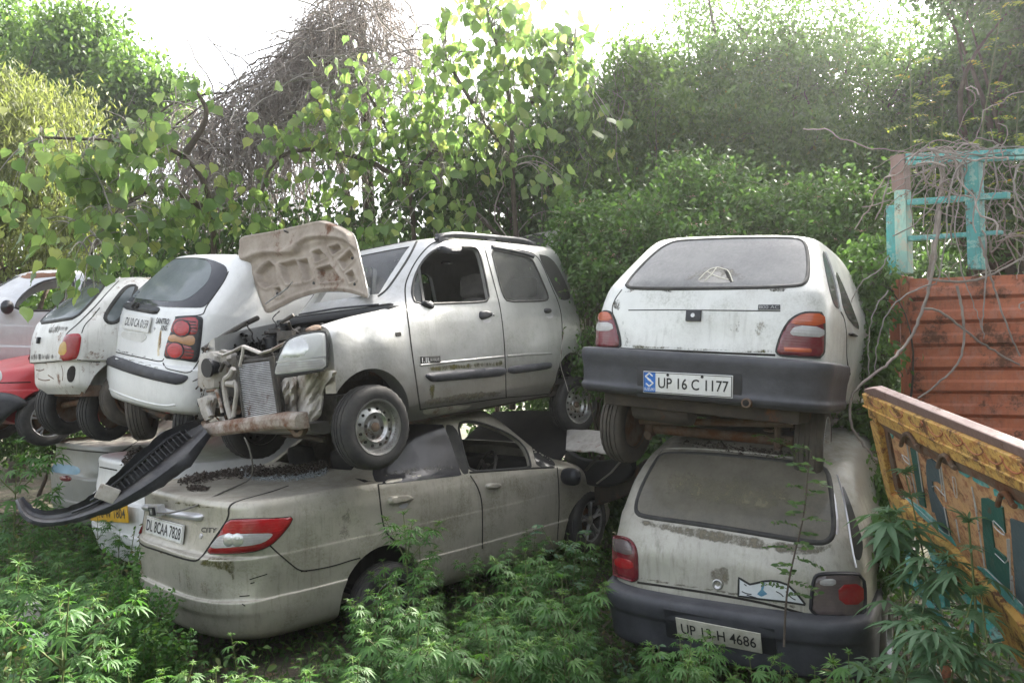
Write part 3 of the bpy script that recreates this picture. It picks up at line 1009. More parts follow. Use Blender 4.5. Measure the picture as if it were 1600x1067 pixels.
cz = Car('dusty_hatchback', 'mud-filmed champagne hatchback at ground level with a fish-shaped sticker on its boot', 'car',
         (1.50, 4.665, -.103), (58.5, -5.0, -.8), LVZ, M['zen'], arches=[(0, .28, .31, 1), (0, .28, .31, -1), (2.335, .28, .31, 1), (2.335, .28, .31, -1)],
         dents=[((-.6, .1, .83), .14, (.016, 0, 0)), ((.1, .45, 1.38), .22, (0, 0, -.05)), ((.05, -.45, 1.38), .22, (0, 0, -.05)), ((-.56, -.35, .9), .10, (.014, 0, 0)), ((-.58, .35, .72), .09, (.012, 0, 0))])
cz.finish_body()
C = lambda *p: cr(900, 660, 2.622, p)
gz = C((370, 126), (440, 126), (520, 128), (640, 137), (780, 150), (930, 168), (1000, 178), (1030, 200), (1042, 260), (1052, 350), (1056, 420), (1050, 468), (1022, 490), (980, 492), (900, 480), (750, 455), (600, 430), (450, 408), (330, 392), (262, 380), (244, 360), (252, 310), (280, 240), (325, 160), (345, 135))
w = cz.patch('rear_window', gz, M['gzen'], off=.004, bev=0, smooth=1, step=6)
cz.strip('window_seal', gz, .030, M['rubber'], off=.010, closed=True, parent=w, round_=True, smooth=1)
cz.strip('roof_edge', C((300, 190), (345, 118), (370, 105), (520, 108), (700, 122), (930, 150), (1020, 165)), .014, M['zen'], off=.008, round_=True)
for out, wh, br, bk in ((((150, 466), (180, 468), (215, 476), (236, 496), (248, 530), (251, 590), (251, 652), (200, 636), (142, 614), (133, 570), (138, 510)),
                     ((150, 474), (213, 482), (234, 505), (240, 548), (146, 518)), ((168, 548), (240, 562), (243, 600), (172, 590)), None),
                    (((975, 640), (990, 622), (1040, 618), (1110, 617), (1168, 622), (1178, 700), (1172, 792), (1080, 792), (960, 786), (966, 700)),
                     ((1000, 640), (1060, 634), (1064, 664), (996, 664)), ((1070, 660), (1165, 655), (1168, 740), (1075, 740)), 1)):
    l = cz.patch('tail_light', C(*out), M['lmaroon'] if not bk else M['lsmokeshade'], off=.018, bev=3, smooth=1, step=4)
    cz.strip('lamp_gasket', C(*out), .020, M['lmaroon'] if not bk else M['plastic'], off=.022, closed=True, parent=l, smooth=1, round_=True)
    cz.patch('reversing_lens', C(*wh), M['lsmokeshade'] if not bk else M['lclear'], off=.022, bev=2, smooth=1, step=3, parent=l)
    cz.patch('brake_lens', C(*br), M['lred'], off=.022, bev=2, smooth=1, step=3, parent=l)
cz.strip('hatch_seam', C((252, 654), (400, 675), (600, 706), (800, 745), (960, 790)), .012, M['gap'], off=.003)
cz.strip('hatch_seam', C((251, 600), (250, 530), (236, 490), (215, 474)), .008, M['gap'], off=.002)
f = cz.frame(C((566, 662))[0], C((595, 662))[0])
mb = MB(); mb.lathe([(.012, .0), (.020, .004), (.024, .010), (.028, .008), (.030, 0)], 24, M=Matrix.Translation(f[0]) @ Matrix((f[1], f[3], -f[2])).transposed().to_4x4())
mb.build('lock_ring', M['steel'], cz.root)
st = C((668, 635), (712, 662), (740, 656), (770, 649), (800, 647), (832, 651), (868, 664), (905, 700), (942, 746), (860, 733), (760, 722), (666, 709))
s_ = cz.patch('sticker', st, rough_mat('torn_white_sticker', (.62, .64, .64), (.50, .52, .52), .5, 9, bump=0), off=.004, bev=0, smooth=0, step=4)
cz.strip('sticker_edge', st, .010, M['ink'], off=.006, closed=True, parent=s_, smooth=0)
cz.patch('sticker_print', C((765, 652), (775, 655), (768, 685), (785, 700), (760, 712), (742, 700), (758, 684)), rough_mat('blue_print', (.05, .16, .26), (.12, .25, .33), .5, 20, bump=0), off=.006, bev=0, smooth=0, step=3, parent=s_)
for p in (((680, 690), (700, 700), (720, 702)), ((690, 660), (700, 668)), ((820, 690), (840, 700), (850, 712)), ((860, 690), (880, 715), (900, 725)), ((700, 705), (740, 716))):
    cz.strip('sticker_crack', C(*p), .005, M['ink'], off=.0055, parent=s_, step=3)
bz = band([dict(z=.26, xr=-.58, xf=2.8, w=.70, rr=.27, nr=3.2, tr=.03), dict(z=.30, xr=-.645, w=.745), dict(z=.40, xr=-.655, w=.75), dict(z=.47, xr=-.668, w=.755), dict(z=.50, xr=-.69, w=.752), dict(z=.56, xr=-.70, w=.757),
           dict(z=.60, xr=-.685, w=.752), dict(z=.615, xr=-.625, w=.745)], .02, .03)
buz = bz.build('rear_bumper', M['bumper'], cz.root, ang=32)
bmb = bmesh.new(); bmb.from_mesh(buz.data); bbz = BVHTree.FromBMesh(bmb); bmb.free()
fr = cz.frame((1057, 975), (1189, 1001), bbz)
rec = MB(); rec.box(fr[0] + fr[3] * .0, (fr[4] + .14, .19, .014), Matrix((fr[1], fr[2], fr[3])).transposed()); rec.build('plate_recess', M['plastic'], buz, bevel=.004)
pl, fr = cz.plate('number_plate', None, None, .125, M['plateold'], off=.022, thick=.008, fr=fr, label='yellowed number plate half hidden by leaves')
cz.letters('lettering', 'UP 13-H 4686', None, None, .066, M['ink'], off=.0225, parent=pl, fr=(fr[0], fr[1], fr[2], fr[3], fr[4] * .88), bold=.012)
for (x, y) in ((0, .68), (0, -.68), (2.335, .68), (2.335, -.68)): wheel(cz.root, (x, y, .28), (0, y, 0), 'steel', .275, dirty=True)
cz.patch('side_window', cr(1200, 680, 3.05, [(345, 215), (385, 300), (425, 420), (455, 520), (440, 600), (415, 590), (395, 500), (370, 360)]), M['gdark'], off=.003, bev=0, step=5)
cz.strip('drip_rail', cr(1200, 680, 3.05, [(330, 190), (355, 270), (380, 400), (400, 540), (420, 630)]), .010, M['chrome'], off=.008, round_=True)
cz.patch('pillar_highlight', cr(1200, 680, 3.05, [(300, 262), (312, 258), (328, 330), (336, 400), (338, 470), (322, 478), (318, 400), (308, 330)]), M['chrome'], off=.004, bev=1, step=3)  # pale patch paints the light catching the rear pillar

# ------------------------------------------------------------------ 3. champagne saloon, ground level, centre
LVC = [dict(z=.18, xr=-.92, xf=3.0, w=.70, rr=.40, rf=.6, nr=3.0, nf=2.6, tr=.10, tf=.08), dict(z=.24, xr=-1.03, xf=3.15, w=.79), dict(z=.36, xr=-1.065, xf=3.2, w=.83), dict(z=.40, xr=-1.085, xf=3.2, w=.835), dict(z=.46, xr=-1.09, xf=3.2, w=.842), dict(z=.475, xr=-1.07, xf=3.2, w=.836),
       dict(z=.62, xr=-1.08, xf=3.16, w=.848), dict(z=.715, xr=-1.085, xf=3.1, w=.85), dict(z=.735, xr=-1.05, xf=3.08, w=.848, nr=3.0, rr=.36), dict(z=.80, xr=-1.025, xf=2.95, w=.848, nr=3.6, rr=.32), dict(z=.92, xr=-1.01, xf=2.6, w=.842), dict(z=.985, xr=-1.015, xf=2.36, w=.825),
       dict(z=1.03, xr=-1.02, xf=2.25, w=.81), dict(z=1.06, xr=-1.005, xf=2.2, w=.795), dict(z=1.068, xr=-.96, xf=2.19, w=.79), dict(z=1.075, xr=-.55, xf=2.17, w=.785), dict(z=1.085, xr=-.20, xf=2.15, w=.78, rr=.3),
       dict(z=1.12, xr=-.05, xf=2.10, w=.765), dict(z=1.25, xr=.14, xf=1.94, w=.70), dict(z=1.37, xr=.32, xf=1.78, w=.65), dict(z=1.455, xr=.44, xf=1.63, w=.60), dict(z=1.50, xr=.55, xf=1.42, w=.50), dict(z=1.52, xr=.7, xf=1.05, w=.3), dict(z=1.525, xr=.8, xf=.95, w=.03)]


def prism_cut(car, poly, fwd=.25, back=.25, step=5, smooth=1, mirror=True):
    """a solid through the skin with the given photo outline, for a real opening"""
    P = resample(chaikin(poly, smooth), step)
    H = car.hits(P)
    n = len(P); res = []
    nrm = sum((h[1] for h in H), Vector()).normalized()
    for sgn in ((1, -1) if mirror else (1,)):
        mb = MB()
        for off in (fwd, -back):
            for h in H:
                p = h[0] + nrm * off
                mb.v.append(Vector((p.x, p.y * sgn, p.z)))
        mb.f = [list(range(n)), list(range(n, 2 * n))[::-1]] + [[i, (i + 1) % n, n + (i + 1) % n, n + i] for i in range(n)]
        mb.m = [0] * len(mb.f)
        bm = bmesh.new(); me = me_from(mb); bm.from_mesh(me)
        bmesh.ops.triangulate(bm, faces=[f for f in bm.faces if len(f.verts) > 4]); bm.to_mesh(me); bm.free()
        res.append(me)
    return res


def cavity(levels, x0, x1, z0, z1, inset=.045):
    """the hollow cabin: the same body, thinner, cut to the passenger space"""
    me = me_from(loft(levels, 3, inset))
    b = MB(); b.box(((x0 + x1) / 2, 0, (z0 + z1) / 2), (x1 - x0, 3, z1 - z0))
    return boolean(me, [me_from(b)], 'INTERSECT')


cc = Car('champagne_saloon', 'dented champagne saloon at ground level with dirt and broken glass heaped on its boot', 'car',
         (-1.521, 5.689, -.129), (47.8, -1.4, -.9), LVC, M['city'], arches=[(.06, .30, .335, 1), (.06, .30, .335, -1), (2.42, .30, .335, 1), (2.42, .30, .335, -1)],
         dents=[((-.90, -.66, .60), .13, (.035, .03, 0)), ((-.70, -.80, .50), .10, (0, .02, 0)), ((-.15, -.86, .85), .16, (0, .022, 0)), ((.18, -.86, .97), .07, (0, .015, 0)), ((-1.05, .1, .62), .2, (.015, 0, 0)), ((.08, -.60, 1.15), .24, (0, .01, -.018)), ((-.5, -.5, 1.06), .22, (0, 0, -.03)), ((.6, -.86, .62), .16, (0, .015, 0)), ((-.45, .2, 1.08), .3, (0, 0, -.035))])
A = lambda *p: cr(180, 720, 3.81, p)
B = lambda *p: cr(500, 640, 3.139, p)
D = lambda *p: cr(560, 620, 3.139, p)
E8 = lambda *p: cr(160, 620, 2.388, p)
winf = D((488, 132), (530, 118), (580, 122), (650, 142), (720, 170), (780, 205), (825, 255), (846, 325), (845, 347), (700, 357), (548, 368), (525, 300), (505, 220))
winq = D((845, 222), (880, 252), (925, 290), (968, 328), (960, 343), (875, 344), (862, 290))
cc.cutters.append(cavity(LVC, -.02, 2.1, .30, 1.47))
cc.cutters += prism_cut(cc, winf)
bx = MB(); b_ = [(-.30, .50, 1.13), (-.30, -.50, 1.13), (-.30, -.42, 1.41), (-.30, .42, 1.41)]
bx.add([*b_, *[(x + .85, y, z) for x, y, z in b_]], [(0, 1, 2, 3), (7, 6, 5, 4), (0, 4, 5, 1), (1, 5, 6, 2), (2, 6, 7, 3), (3, 7, 4, 0)])
cc.cutters.append(me_from(bx))
bx = MB(); b_ = [(1.35, .47, 1.14), (1.35, -.47, 1.14), (1.35, -.39, 1.40), (1.35, .39, 1.40)]
bx.add([*b_, *[(x + .9, y, z) for x, y, z in b_]], [(0, 1, 2, 3), (7, 6, 5, 4), (0, 4, 5, 1), (1, 5, 6, 2), (2, 6, 7, 3), (3, 7, 4, 0)])
cc.cutters.append(me_from(bx))
# engine bay seen past the raised bonnet
bx = MB(); bx.box((2.74, 0, .85), (.78, 1.25, .7)); cc.cutters.append(me_from(bx))
cc.finish_body()
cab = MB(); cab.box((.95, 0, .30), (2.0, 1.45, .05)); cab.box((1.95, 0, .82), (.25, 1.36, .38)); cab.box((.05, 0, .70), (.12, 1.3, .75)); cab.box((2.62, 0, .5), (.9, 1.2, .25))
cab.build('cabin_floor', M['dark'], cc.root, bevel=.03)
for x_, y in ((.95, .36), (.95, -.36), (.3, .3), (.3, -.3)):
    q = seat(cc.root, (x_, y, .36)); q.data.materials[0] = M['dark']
sw = MB(); sw.lathe([(.185 + .014 * math.cos(a), .014 * math.sin(a)) for a in np.linspace(0, 2 * math.pi, 9)], 32); sw.lathe([(.0, .02), (.07, .02), (.08, -.01), (0, -.01)], 20)
for k in range(3):
    an = k * 2.09 + .5; sw.tube([(.06 * math.cos(an), 0, .06 * math.sin(an)), (.18 * math.cos(an), 0, .18 * math.sin(an))], .018, 6)
so = sw.build('steering_wheel', M['engine'], cc.root); so.matrix_local = Matrix.Translation((1.55, -.36, .93)) @ Matrix.Rotation(math.radians(65), 4, 'Z') @ Matrix.Rotation(math.radians(25), 4, 'X')
# boot lid
lid = A((1030, 148), (940, 180), (850, 205), (740, 235), (692, 255), (673, 285), (678, 325), (650, 380), (590, 460), (540, 540), (505, 582), (478, 597), (400, 581), (250, 530), (165, 505), (132, 470), (110, 400), (105, 330), (118, 250), (124, 190))
cc.strip('boot_seam', lid, .011, M['gap'], off=.0025)
lamp = A((668, 350), (760, 345), (900, 344), (1000, 339), (1057, 332), (1040, 375), (1000, 425), (960, 468), (928, 497), (860, 530), (760, 545), (640, 550), (538, 549), (590, 482), (632, 420))
l = cc.patch('tail_light', lamp, M['lred'], off=.014, bev=4, smooth=1, step=4, label='long red tail light with a clear middle')
cc.patch('brake_lens', A((672, 358), (760, 352), (900, 351), (1040, 341), (1020, 375), (985, 415), (938, 424), (740, 426), (640, 430)), M['lbright'], off=.016, bev=2, smooth=1, step=4, parent=l)
cc.patch('reversing_lens', A((640, 435), (740, 432), (850, 430), (937, 428), (922, 452), (880, 484), (800, 503), (680, 512), (568, 521), (605, 470)), M['lclear'], off=.018, bev=2, smooth=1, step=4, parent=l)
for cx_ in (685, 735):
    f = cc.frame(A((cx_ - 25, 468))[0], A((cx_ + 25, 468))[0])
    mb = MB(); mb.lathe([(0, .023), (.022, .0215), (.036, .019), (.040, .0165), (.041, .01)], 24, M=Matrix.Translation(f[0]) @ Matrix((f[1], f[3], -f[2])).transposed().to_4x4())
    mb.build('lamp_bulb', M['reflector'], l)
cc.strip('lamp_gasket', lamp, .010, M['gap'], off=.004, closed=True, parent=l, smooth=1)
cc.patch('tail_light', A((96, 385), (104, 380), (112, 410), (116, 432), (106, 425), (96, 405)), M['lred'], off=.012, bev=1, step=2)
bar = A((148, 254), (250, 258), (330, 292), (430, 303), (505, 309), (530, 325), (522, 352), (505, 358), (440, 352), (320, 332), (250, 306), (150, 290))
cc.patch('boot_handle', bar, M['chrome'], off=.03, bev=5, smooth=2, step=3)
f = cc.frame(A((258, 282))[0], A((318, 282))[0])
mb = MB(); mb.box(f[0] + f[3] * .045, (f[4], .075, .05), Matrix((f[1], f[2], f[3])).transposed()); eb = mb.build('emblem_bracket', M['chrome'], cc.root, bevel=.008)
mb = MB(); mb.box(f[0] + f[3] * .074 - f[1] * .006, (f[4] * .55, .055, .01), Matrix((f[1], f[2], f[3])).transposed()); q = mb.build('emblem', M['plastic'], eb, bevel=.004)
mb = MB()
for x in (-.011, .011): mb.tube([f[0] + f[3] * .080 - f[1] * (.006 - x) + f[2] * .02, f[0] + f[3] * .080 - f[1] * (.006 - x * .8) - f[2] * .02], .003, 6)
mb.tube([f[0] + f[3] * .080 - f[1] * .015, f[0] + f[3] * .080 + f[1] * .003], .003, 6); mb.build('emblem_mark', M['chrome'], q)
fr = cc.frame(A((200, 373))[0], A((418, 437))[0])
rec = cc.patch('plate_recess', A((150, 300), (250, 315), (330, 345), (505, 372), (480, 470), (450, 540), (300, 510), (190, 480), (150, 440)), M['city'], off=.003, bev=6, smooth=2, step=6)
pl, fr = cc.plate('number_plate', None, None, .118, M['plate'], off=.026, thick=.012, border=M['plateold'], fr=fr, label='white number plate with black lettering')
cc.letters('lettering', 'DL 8CAA 7828', None, None, .075, M['ink'], off=.0268, parent=pl, fr=(fr[0], fr[1], fr[2], fr[3], fr[4] * .92), bold=.010)
cc.letters('boot_lettering', 'CITY', A((516, 408))[0], A((606, 412))[0], .030, M['rubber'], off=.004, tilt=.3, bold=.02)
f = cc.frame(A((502, 446))[0], A((522, 446))[0])
mb = MB(); mb.lathe([(0, .006), (.008, .008), (.016, .006), (.018, 0)], 18, M=Matrix.Translation(f[0]) @ Matrix((f[1], f[3], -f[2])).transposed().to_4x4()); mb.build('boot_lock', M['chrome'], cc.root)
cc.strip('bumper_seam', A((920, 502), (960, 540), (1030, 600), (1090, 650), (1143, 655)), .008, M['gap'], off=.002)
cc.strip('bumper_seam', E8((740, 650), (800, 643), (870, 628), (930, 608), (962, 600)), .008, M['gap'], off=.002)
for p in (((800, 705), (880, 680), (905, 672)), ((805, 728), (830, 722)), ((740, 805), (800, 800)), ((755, 850), (775, 862))):
    cc.strip('scratch', A(*p), .006, M['gap'], off=.0012, sink=.001, step=3)
# doors
rd = B((287, 370), (258, 322), (258, 286), (330, 278), (400, 200), (425, 80), (600, 74), (640, 160), (690, 290), (735, 322), (775, 380), (795, 450), (797, 560), (796, 690), (470, 690), (445, 668), (420, 655), (362, 640), (322, 600), (306, 540), (296, 450))
for i, seam in enumerate((B((285, 366), (295, 450), (305, 540), (321, 600), (360, 640), (420, 655), (447, 672)), B((737, 322), (775, 380), (795, 450), (797, 560), (796, 680)), D((975, 345), (982, 430), (985, 560), (975, 700)))):
    cc.strip('door_seam', seam, .010, M['gap'], off=.0025, mirror=True)
cc.patch('rear_door_window', B((286, 366), (268, 345), (258, 320), (258, 295), (290, 235), (340, 150), (385, 84), (420, 72), (520, 70), (604, 74), (640, 160), (694, 322), (560, 338), (350, 362)), M['gcity'], off=.003, bev=0, smooth=0, step=6, mirror=True)
cc.patch('door_pillar', B((606, 74), (662, 74), (705, 190), (738, 308), (694, 322), (642, 160)), M['rubber'], off=.004, bev=1, smooth=1, step=5, mirror=True)
cc.stain(B((270, 300), (420, 255), (600, 245), (665, 255), (688, 315), (560, 332), (350, 356), (290, 362)), grime_mat('dusty_streaks', (.16, .15, .14), (.22, .21, .19), .62, 26, .35, seed=31), off=.0045, fade=10, step=4)
cc.strip('window_trim', D((545, 370), (700, 359), (848, 349), (960, 345)), .016, M['rubber'], off=.008, round_=True, mirror=True)
cc.strip('window_frame', winf, .022, M['rubber'], off=.006, closed=True, smooth=1, round_=True)
cc.patch('quarter_window', winq, M['gdark'], off=.003, bev=0, smooth=1, step=4, mirror=True)
for pts, fl in ((B((330, 428), (350, 422), (400, 419), (436, 420), (455, 432), (455, 440), (430, 450), (390, 462), (350, 466), (334, 462)), 1), (D((620, 428), (650, 420), (695, 424), (700, 440), (670, 452), (628, 454)), 0)):
    h = cc.patch('door_handle', pts, M['city'], off=.032, bev=2.5, smooth=1, step=2.5, mirror=True)
cc.patch('handle_recess', B((380, 470), (435, 452), (432, 470), (415, 485), (395, 486)), M['chrome'], off=.003, bev=1, step=3)
# wing mirror
p = cc.hits([D((985, 385))[0]])[0]
mb = MB(); rows = []
for t_ in np.linspace(0, 1, 8):
    k = (1 - (2 * t_ - 1) ** 4) ** .5 + .02
    rows.append([p[0] + Vector((.09 * k * math.cos(a_) * .7, -.03 - .20 * t_, .075 * k * math.sin(a_))) for a_ in np.linspace(0, 2 * math.pi, 15)[:-1]])
mb.grid(rows, close=True); mb.build('wing_mirror', M['plastic'], cc.root, ang=60)
# wheels
wheel(cc.root, cc.loc((604, 945), 1, -.765), (0, -1, 0), 'alloy', .295)
wheel(cc.root, cc.loc((913, 812), 1, -.74), (0.1, -1, 0), 'alloy', .29)
wheel(cc.root, (.06, .74, .30), (0, 1, 0), 'alloy', .29); wheel(cc.root, (2.42, .74, .30), (0, 1, 0), 'alloy', .29)
# bonnet lifted over the engine bay
mb = MB(); rows = []
for t_ in np.linspace(0, 1, 9):
    rows.append([Vector((2.18 + .66 * t_ * math.cos(math.radians(33)) , y * (.72 - .06 * t_), 1.0 + .66 * t_ * math.sin(math.radians(33)) + .03 * (1 - y * y))) for y in np.linspace(-1, 1, 13)])
mb.grid(rows); rows2 = [[q - Vector((.0, 0, .02)) for q in r] for r in rows]; mb.grid(rows2[::-1])
n1 = len(rows) * 13
mb.build('bonnet', M['darkgrey'], cc.root, recalc=False)
e = MB()
for i in range(26):
    x, y, z = 2.4 + random.random() * .65, random.uniform(-.55, .55), random.uniform(.55, .86)
    if i % 2: e.box((x, y, z), (random.uniform(.06, .25), random.uniform(.06, .25), random.uniform(.05, .2)), Matrix.Rotation(random.random(), 3, 'Z'))
    else: e.tube([(x, y, z), (x + random.uniform(-.2, .2), y + random.uniform(-.2, .2), z + random.uniform(-.1, .1)), (x + random.uniform(-.3, .3), y + random.uniform(-.3, .3), z)], random.uniform(.01, .03), 8)
e.build('engine', M['engine'], cc.root, bevel=.008)

# stains lying on the panels
C = lambda *p: cr(880, 340, 2.667, p)
c8.stain(C((240, 520), (400, 530), (600, 540), (780, 545), (890, 540), (886, 574), (700, 567), (500, 557), (300, 550), (240, 546)), M['gr_moss'], fade=4)
c8.stain(C((228, 400), (262, 410), (275, 480), (300, 520), (280, 548), (240, 546), (240, 500)), M['gr_black'])
c8.stain(C((258, 290), (420, 294), (470, 296), (455, 318), (400, 312), (300, 312), (250, 320)), M['gr_black'], fade=2)
c8.stain(C((740, 290), (860, 290), (930, 288), (950, 305), (900, 318), (820, 305), (760, 302)), M['gr_black'], fade=2)
c8.stain(C((200, 345), (245, 330), (250, 370), (225, 400), (205, 385)), M['gr_black'], fade=3)
c8.stain(C((640, 400), (820, 395), (900, 410), (880, 520), (760, 540), (650, 500)), grime_mat('faint_grime', (.35, .33, .28), (.5, .48, .42), .45, 12, .2, seed=7), fade=16)
c8.stain(C((400, 292), (470, 225), (560, 180), (680, 175), (780, 215), (830, 260), (800, 292), (600, 296)), grime_mat('mud_film', (.20, .185, .15), (.30, .28, .24), .62, 9, .6, seed=21), off=.0052, fade=14, step=4)
c8.stain(C((440, 105), (700, 92), (900, 90), (1000, 110), (1010, 160), (800, 125), (600, 130), (470, 150)), grime_mat('dust_film', (.38, .38, .38), (.46, .46, .45), .55, 5, .5, seed=22), off=.0052, fade=12, step=4)
c8.stain(C((1020, 120), (1060, 160), (1090, 260), (1080, 390), (1030, 390), (1000, 330), (1025, 250)), grime_mat('faint_grime', (.22, .2, .16), (.4, .38, .32), .38, 26, .4, seed=8), fade=12)
C = lambda *p: cr(900, 660, 2.622, p)
cz.stain(C((250, 385), (400, 405), (600, 436), (800, 468), (1000, 498), (1060, 470), (1075, 520), (960, 560), (820, 545), (680, 520), (560, 500), (420, 470), (300, 440), (240, 420)), M['gr_mud'], fade=7)
cz.stain(C((252, 620), (400, 650), (600, 680), (800, 720), (950, 750), (955, 788), (800, 742), (600, 704), (400, 673), (254, 650)), M['gr_mud'], fade=4)
cz.stain(C((545, 580), (620, 570), (650, 610), (640, 680), (560, 690), (530, 640)), M['gr_mud'], fade=10)
cz.stain(C((320, 190), (350, 140), (600, 150), (900, 190), (960, 300), (900, 420), (600, 400), (400, 370), (290, 340), (270, 290)), grime_mat('mud_film', (.15, .14, .09), (.20, .18, .13), .6, 5, .5, seed=9), off=.0052, fade=30, step=5)
cc.stain(A((150, 500), (250, 525), (400, 575), (470, 592), (470, 600), (380, 590), (240, 545), (150, 515)), M['gr_rust'], fade=2)
cc.stain(A((480, 600), (540, 560), (700, 560), (730, 640), (720, 760), (690, 860), (670, 860), (690, 700), (640, 660), (500, 640)), M['gr_moss'], fade=6)
cc.stain(A((130, 190), (300, 225), (480, 250), (640, 270), (640, 290), (480, 285), (300, 250), (140, 215)), M['gr_moss'], fade=3)
cc.stain(A((100, 560), (180, 600), (200, 740), (180, 760), (120, 700)), M['gr_moss'], fade=7)
cc.stain(A((700, 310), (900, 320), (1040, 300), (1040, 330), (880, 342), (700, 345)), M['gr_moss'], fade=4)
cc.stain(A((300, 560), (480, 620), (640, 680), (620, 860), (480, 860), (300, 780), (250, 640)), grime_mat('faint_grime', (.24, .22, .15), (.33, .30, .24), .4, 14, .25, seed=10), fade=20, step=5)
cc.stain(B((60, 440), (200, 420), (270, 480), (280, 600), (180, 720), (40, 740)), grime_mat('faint_grime', (.2, .19, .15), (.30, .28, .23), .42, 8, .6, seed=11), fade=20, step=5)
# ------------------------------------------------------------------ 4. silver tall hatchback with its bonnet up
LVW = [dict(z=.22, xr=-.33, xf=2.62, w=.62, rr=.2, rf=.4, nr=4.2, nf=3.2, tr=.04, tf=.05), dict(z=.31, xr=-.41, xf=2.85, w=.70), dict(z=.36, xr=-.44, xf=2.9, w=.722), dict(z=.50, xr=-.47, xf=2.95, w=.735), dict(z=.75, xr=-.475, xf=2.95, w=.74),
       dict(z=.90, xr=-.465, xf=2.86, w=.738), dict(z=.97, xr=-.455, xf=2.62, w=.73), dict(z=1.03, xr=-.445, xf=2.25, w=.72), dict(z=1.07, xr=-.44, xf=2.08, w=.715), dict(z=1.12, xr=-.43, xf=2.0, w=.705),
       dict(z=1.35, xr=-.39, xf=1.78, w=.665, rr=.22), dict(z=1.52, xr=-.35, xf=1.60, w=.625, nf=4), dict(z=1.59, xr=-.30, xf=1.50, w=.585), dict(z=1.62, xr=-.2, xf=1.3, w=.50), dict(z=1.64, xr=0, xf=1.05, w=.3), dict(z=1.645, xr=.2, xf=.9, w=.03)]
cw = Car('silver_hatchback', 'tall silver hatchback stacked up with its bonnet raised and front end torn open', 'car',
         (-.061, 7.289, 1.28), (233.8, 4.7, 2.2), LVW, M['wagonr'], arches=[(2.40, .27, .36, 1), (2.36, .28, .35, -1), (-.16, .27, .32, 1), (0, .28, .33, -1)],
         dents=[((2.15, .73, .98), .10, (0, -.030, 0)), ((2.28, .73, .80), .13, (0, .02, 0)), ((2.42, .73, .92), .10, (0, -.022, 0)), ((1.5, .74, .8), .25, (0, -.012, 0)), ((.5, .74, .85), .16, (0, -.014, 0)), ((1.2, .74, .42), .12, (0, -.014, 0)), ((1.72, .72, .6), .09, (0, -.012, 0))])
W3 = lambda *p: cr(560, 330, 2.667, p)
W2 = lambda *p: cr(300, 320, 2.5417, p)
wf = W3((240, 384), (229, 365), (222, 332), (235, 270), (262, 215), (300, 172), (340, 152), (420, 147), (488, 149), (503, 168), (520, 230), (537, 310), (547, 372), (500, 380), (400, 383), (320, 386))
wr = W3((552, 160), (600, 168), (660, 180), (722, 195), (742, 235), (768, 295), (792, 352), (790, 372), (720, 375), (622, 377), (604, 355), (585, 290), (568, 220))
wq = W3((748, 180), (770, 183), (792, 190), (820, 215), (848, 265), (880, 340), (882, 368), (845, 373), (828, 350), (795, 280))
ws = W2((640, 172), (700, 158), (800, 142), (880, 138), (893, 148), (860, 210), (815, 280), (770, 340), (740, 362), (700, 350), (600, 345), (500, 345), (420, 345), (360, 350))
cw.cutters.append(cavity(LVW, -.36, 2.05, .33, 1.60, .05))
cw.cutters += prism_cut(cw, wf); cw.cutters += prism_cut(cw, wr)
wsm = MB(); b_ = [(1.36, .375, 1.165), (1.36, -.375, 1.165), (1.30, -.375, 1.54), (1.30, .375, 1.54)]
wsm.add([*b_, *[(2.35, y, z) for x, y, z in b_]], [(0, 1, 2, 3), (7, 6, 5, 4), (0, 4, 5, 1), (1, 5, 6, 2), (2, 6, 7, 3), (3, 7, 4, 0)]); cw.cutters.append(me_from(wsm))
# the torn-off nose and the open engine bay
nose = MB(); nose.box((3.05, 0, .8), (.74, 2, 1.6)); cw.cutters.append(me_from(nose))
bay = MB(); bay.box((2.36, 0, .85), (.66, 1.20, 1.1)); cw.cutters.append(me_from(bay))
cw.finish_body()
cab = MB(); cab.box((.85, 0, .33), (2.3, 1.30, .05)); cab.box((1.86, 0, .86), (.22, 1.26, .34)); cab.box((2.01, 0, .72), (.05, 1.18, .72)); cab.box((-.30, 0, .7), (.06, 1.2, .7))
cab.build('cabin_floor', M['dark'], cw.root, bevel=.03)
for y in (.34, -.34): seat(cw.root, (.92, y, .44))
for y in (.3, -.3): seat(cw.root, (.12, y, .44))
sw = MB(); sw.lathe([(.18 + .013 * math.cos(a), .013 * math.sin(a)) for a in np.linspace(0, 2 * math.pi, 9)], 32); sw.lathe([(.0, .02), (.06, .02), (.07, -.01), (0, -.01)], 20)
for k in range(3):
    an = k * 2.09 + .5; sw.tube([(.05 * math.cos(an), 0, .05 * math.sin(an)), (.17 * math.cos(an), 0, .17 * math.sin(an))], .016, 6)
so = sw.build('steering_wheel', M['plastic'], cw.root); so.matrix_local = Matrix.Translation((1.5, -.34, 1.02)) @ Matrix.Rotation(math.radians(65), 4, 'Z') @ Matrix.Rotation(math.radians(25), 4, 'X')
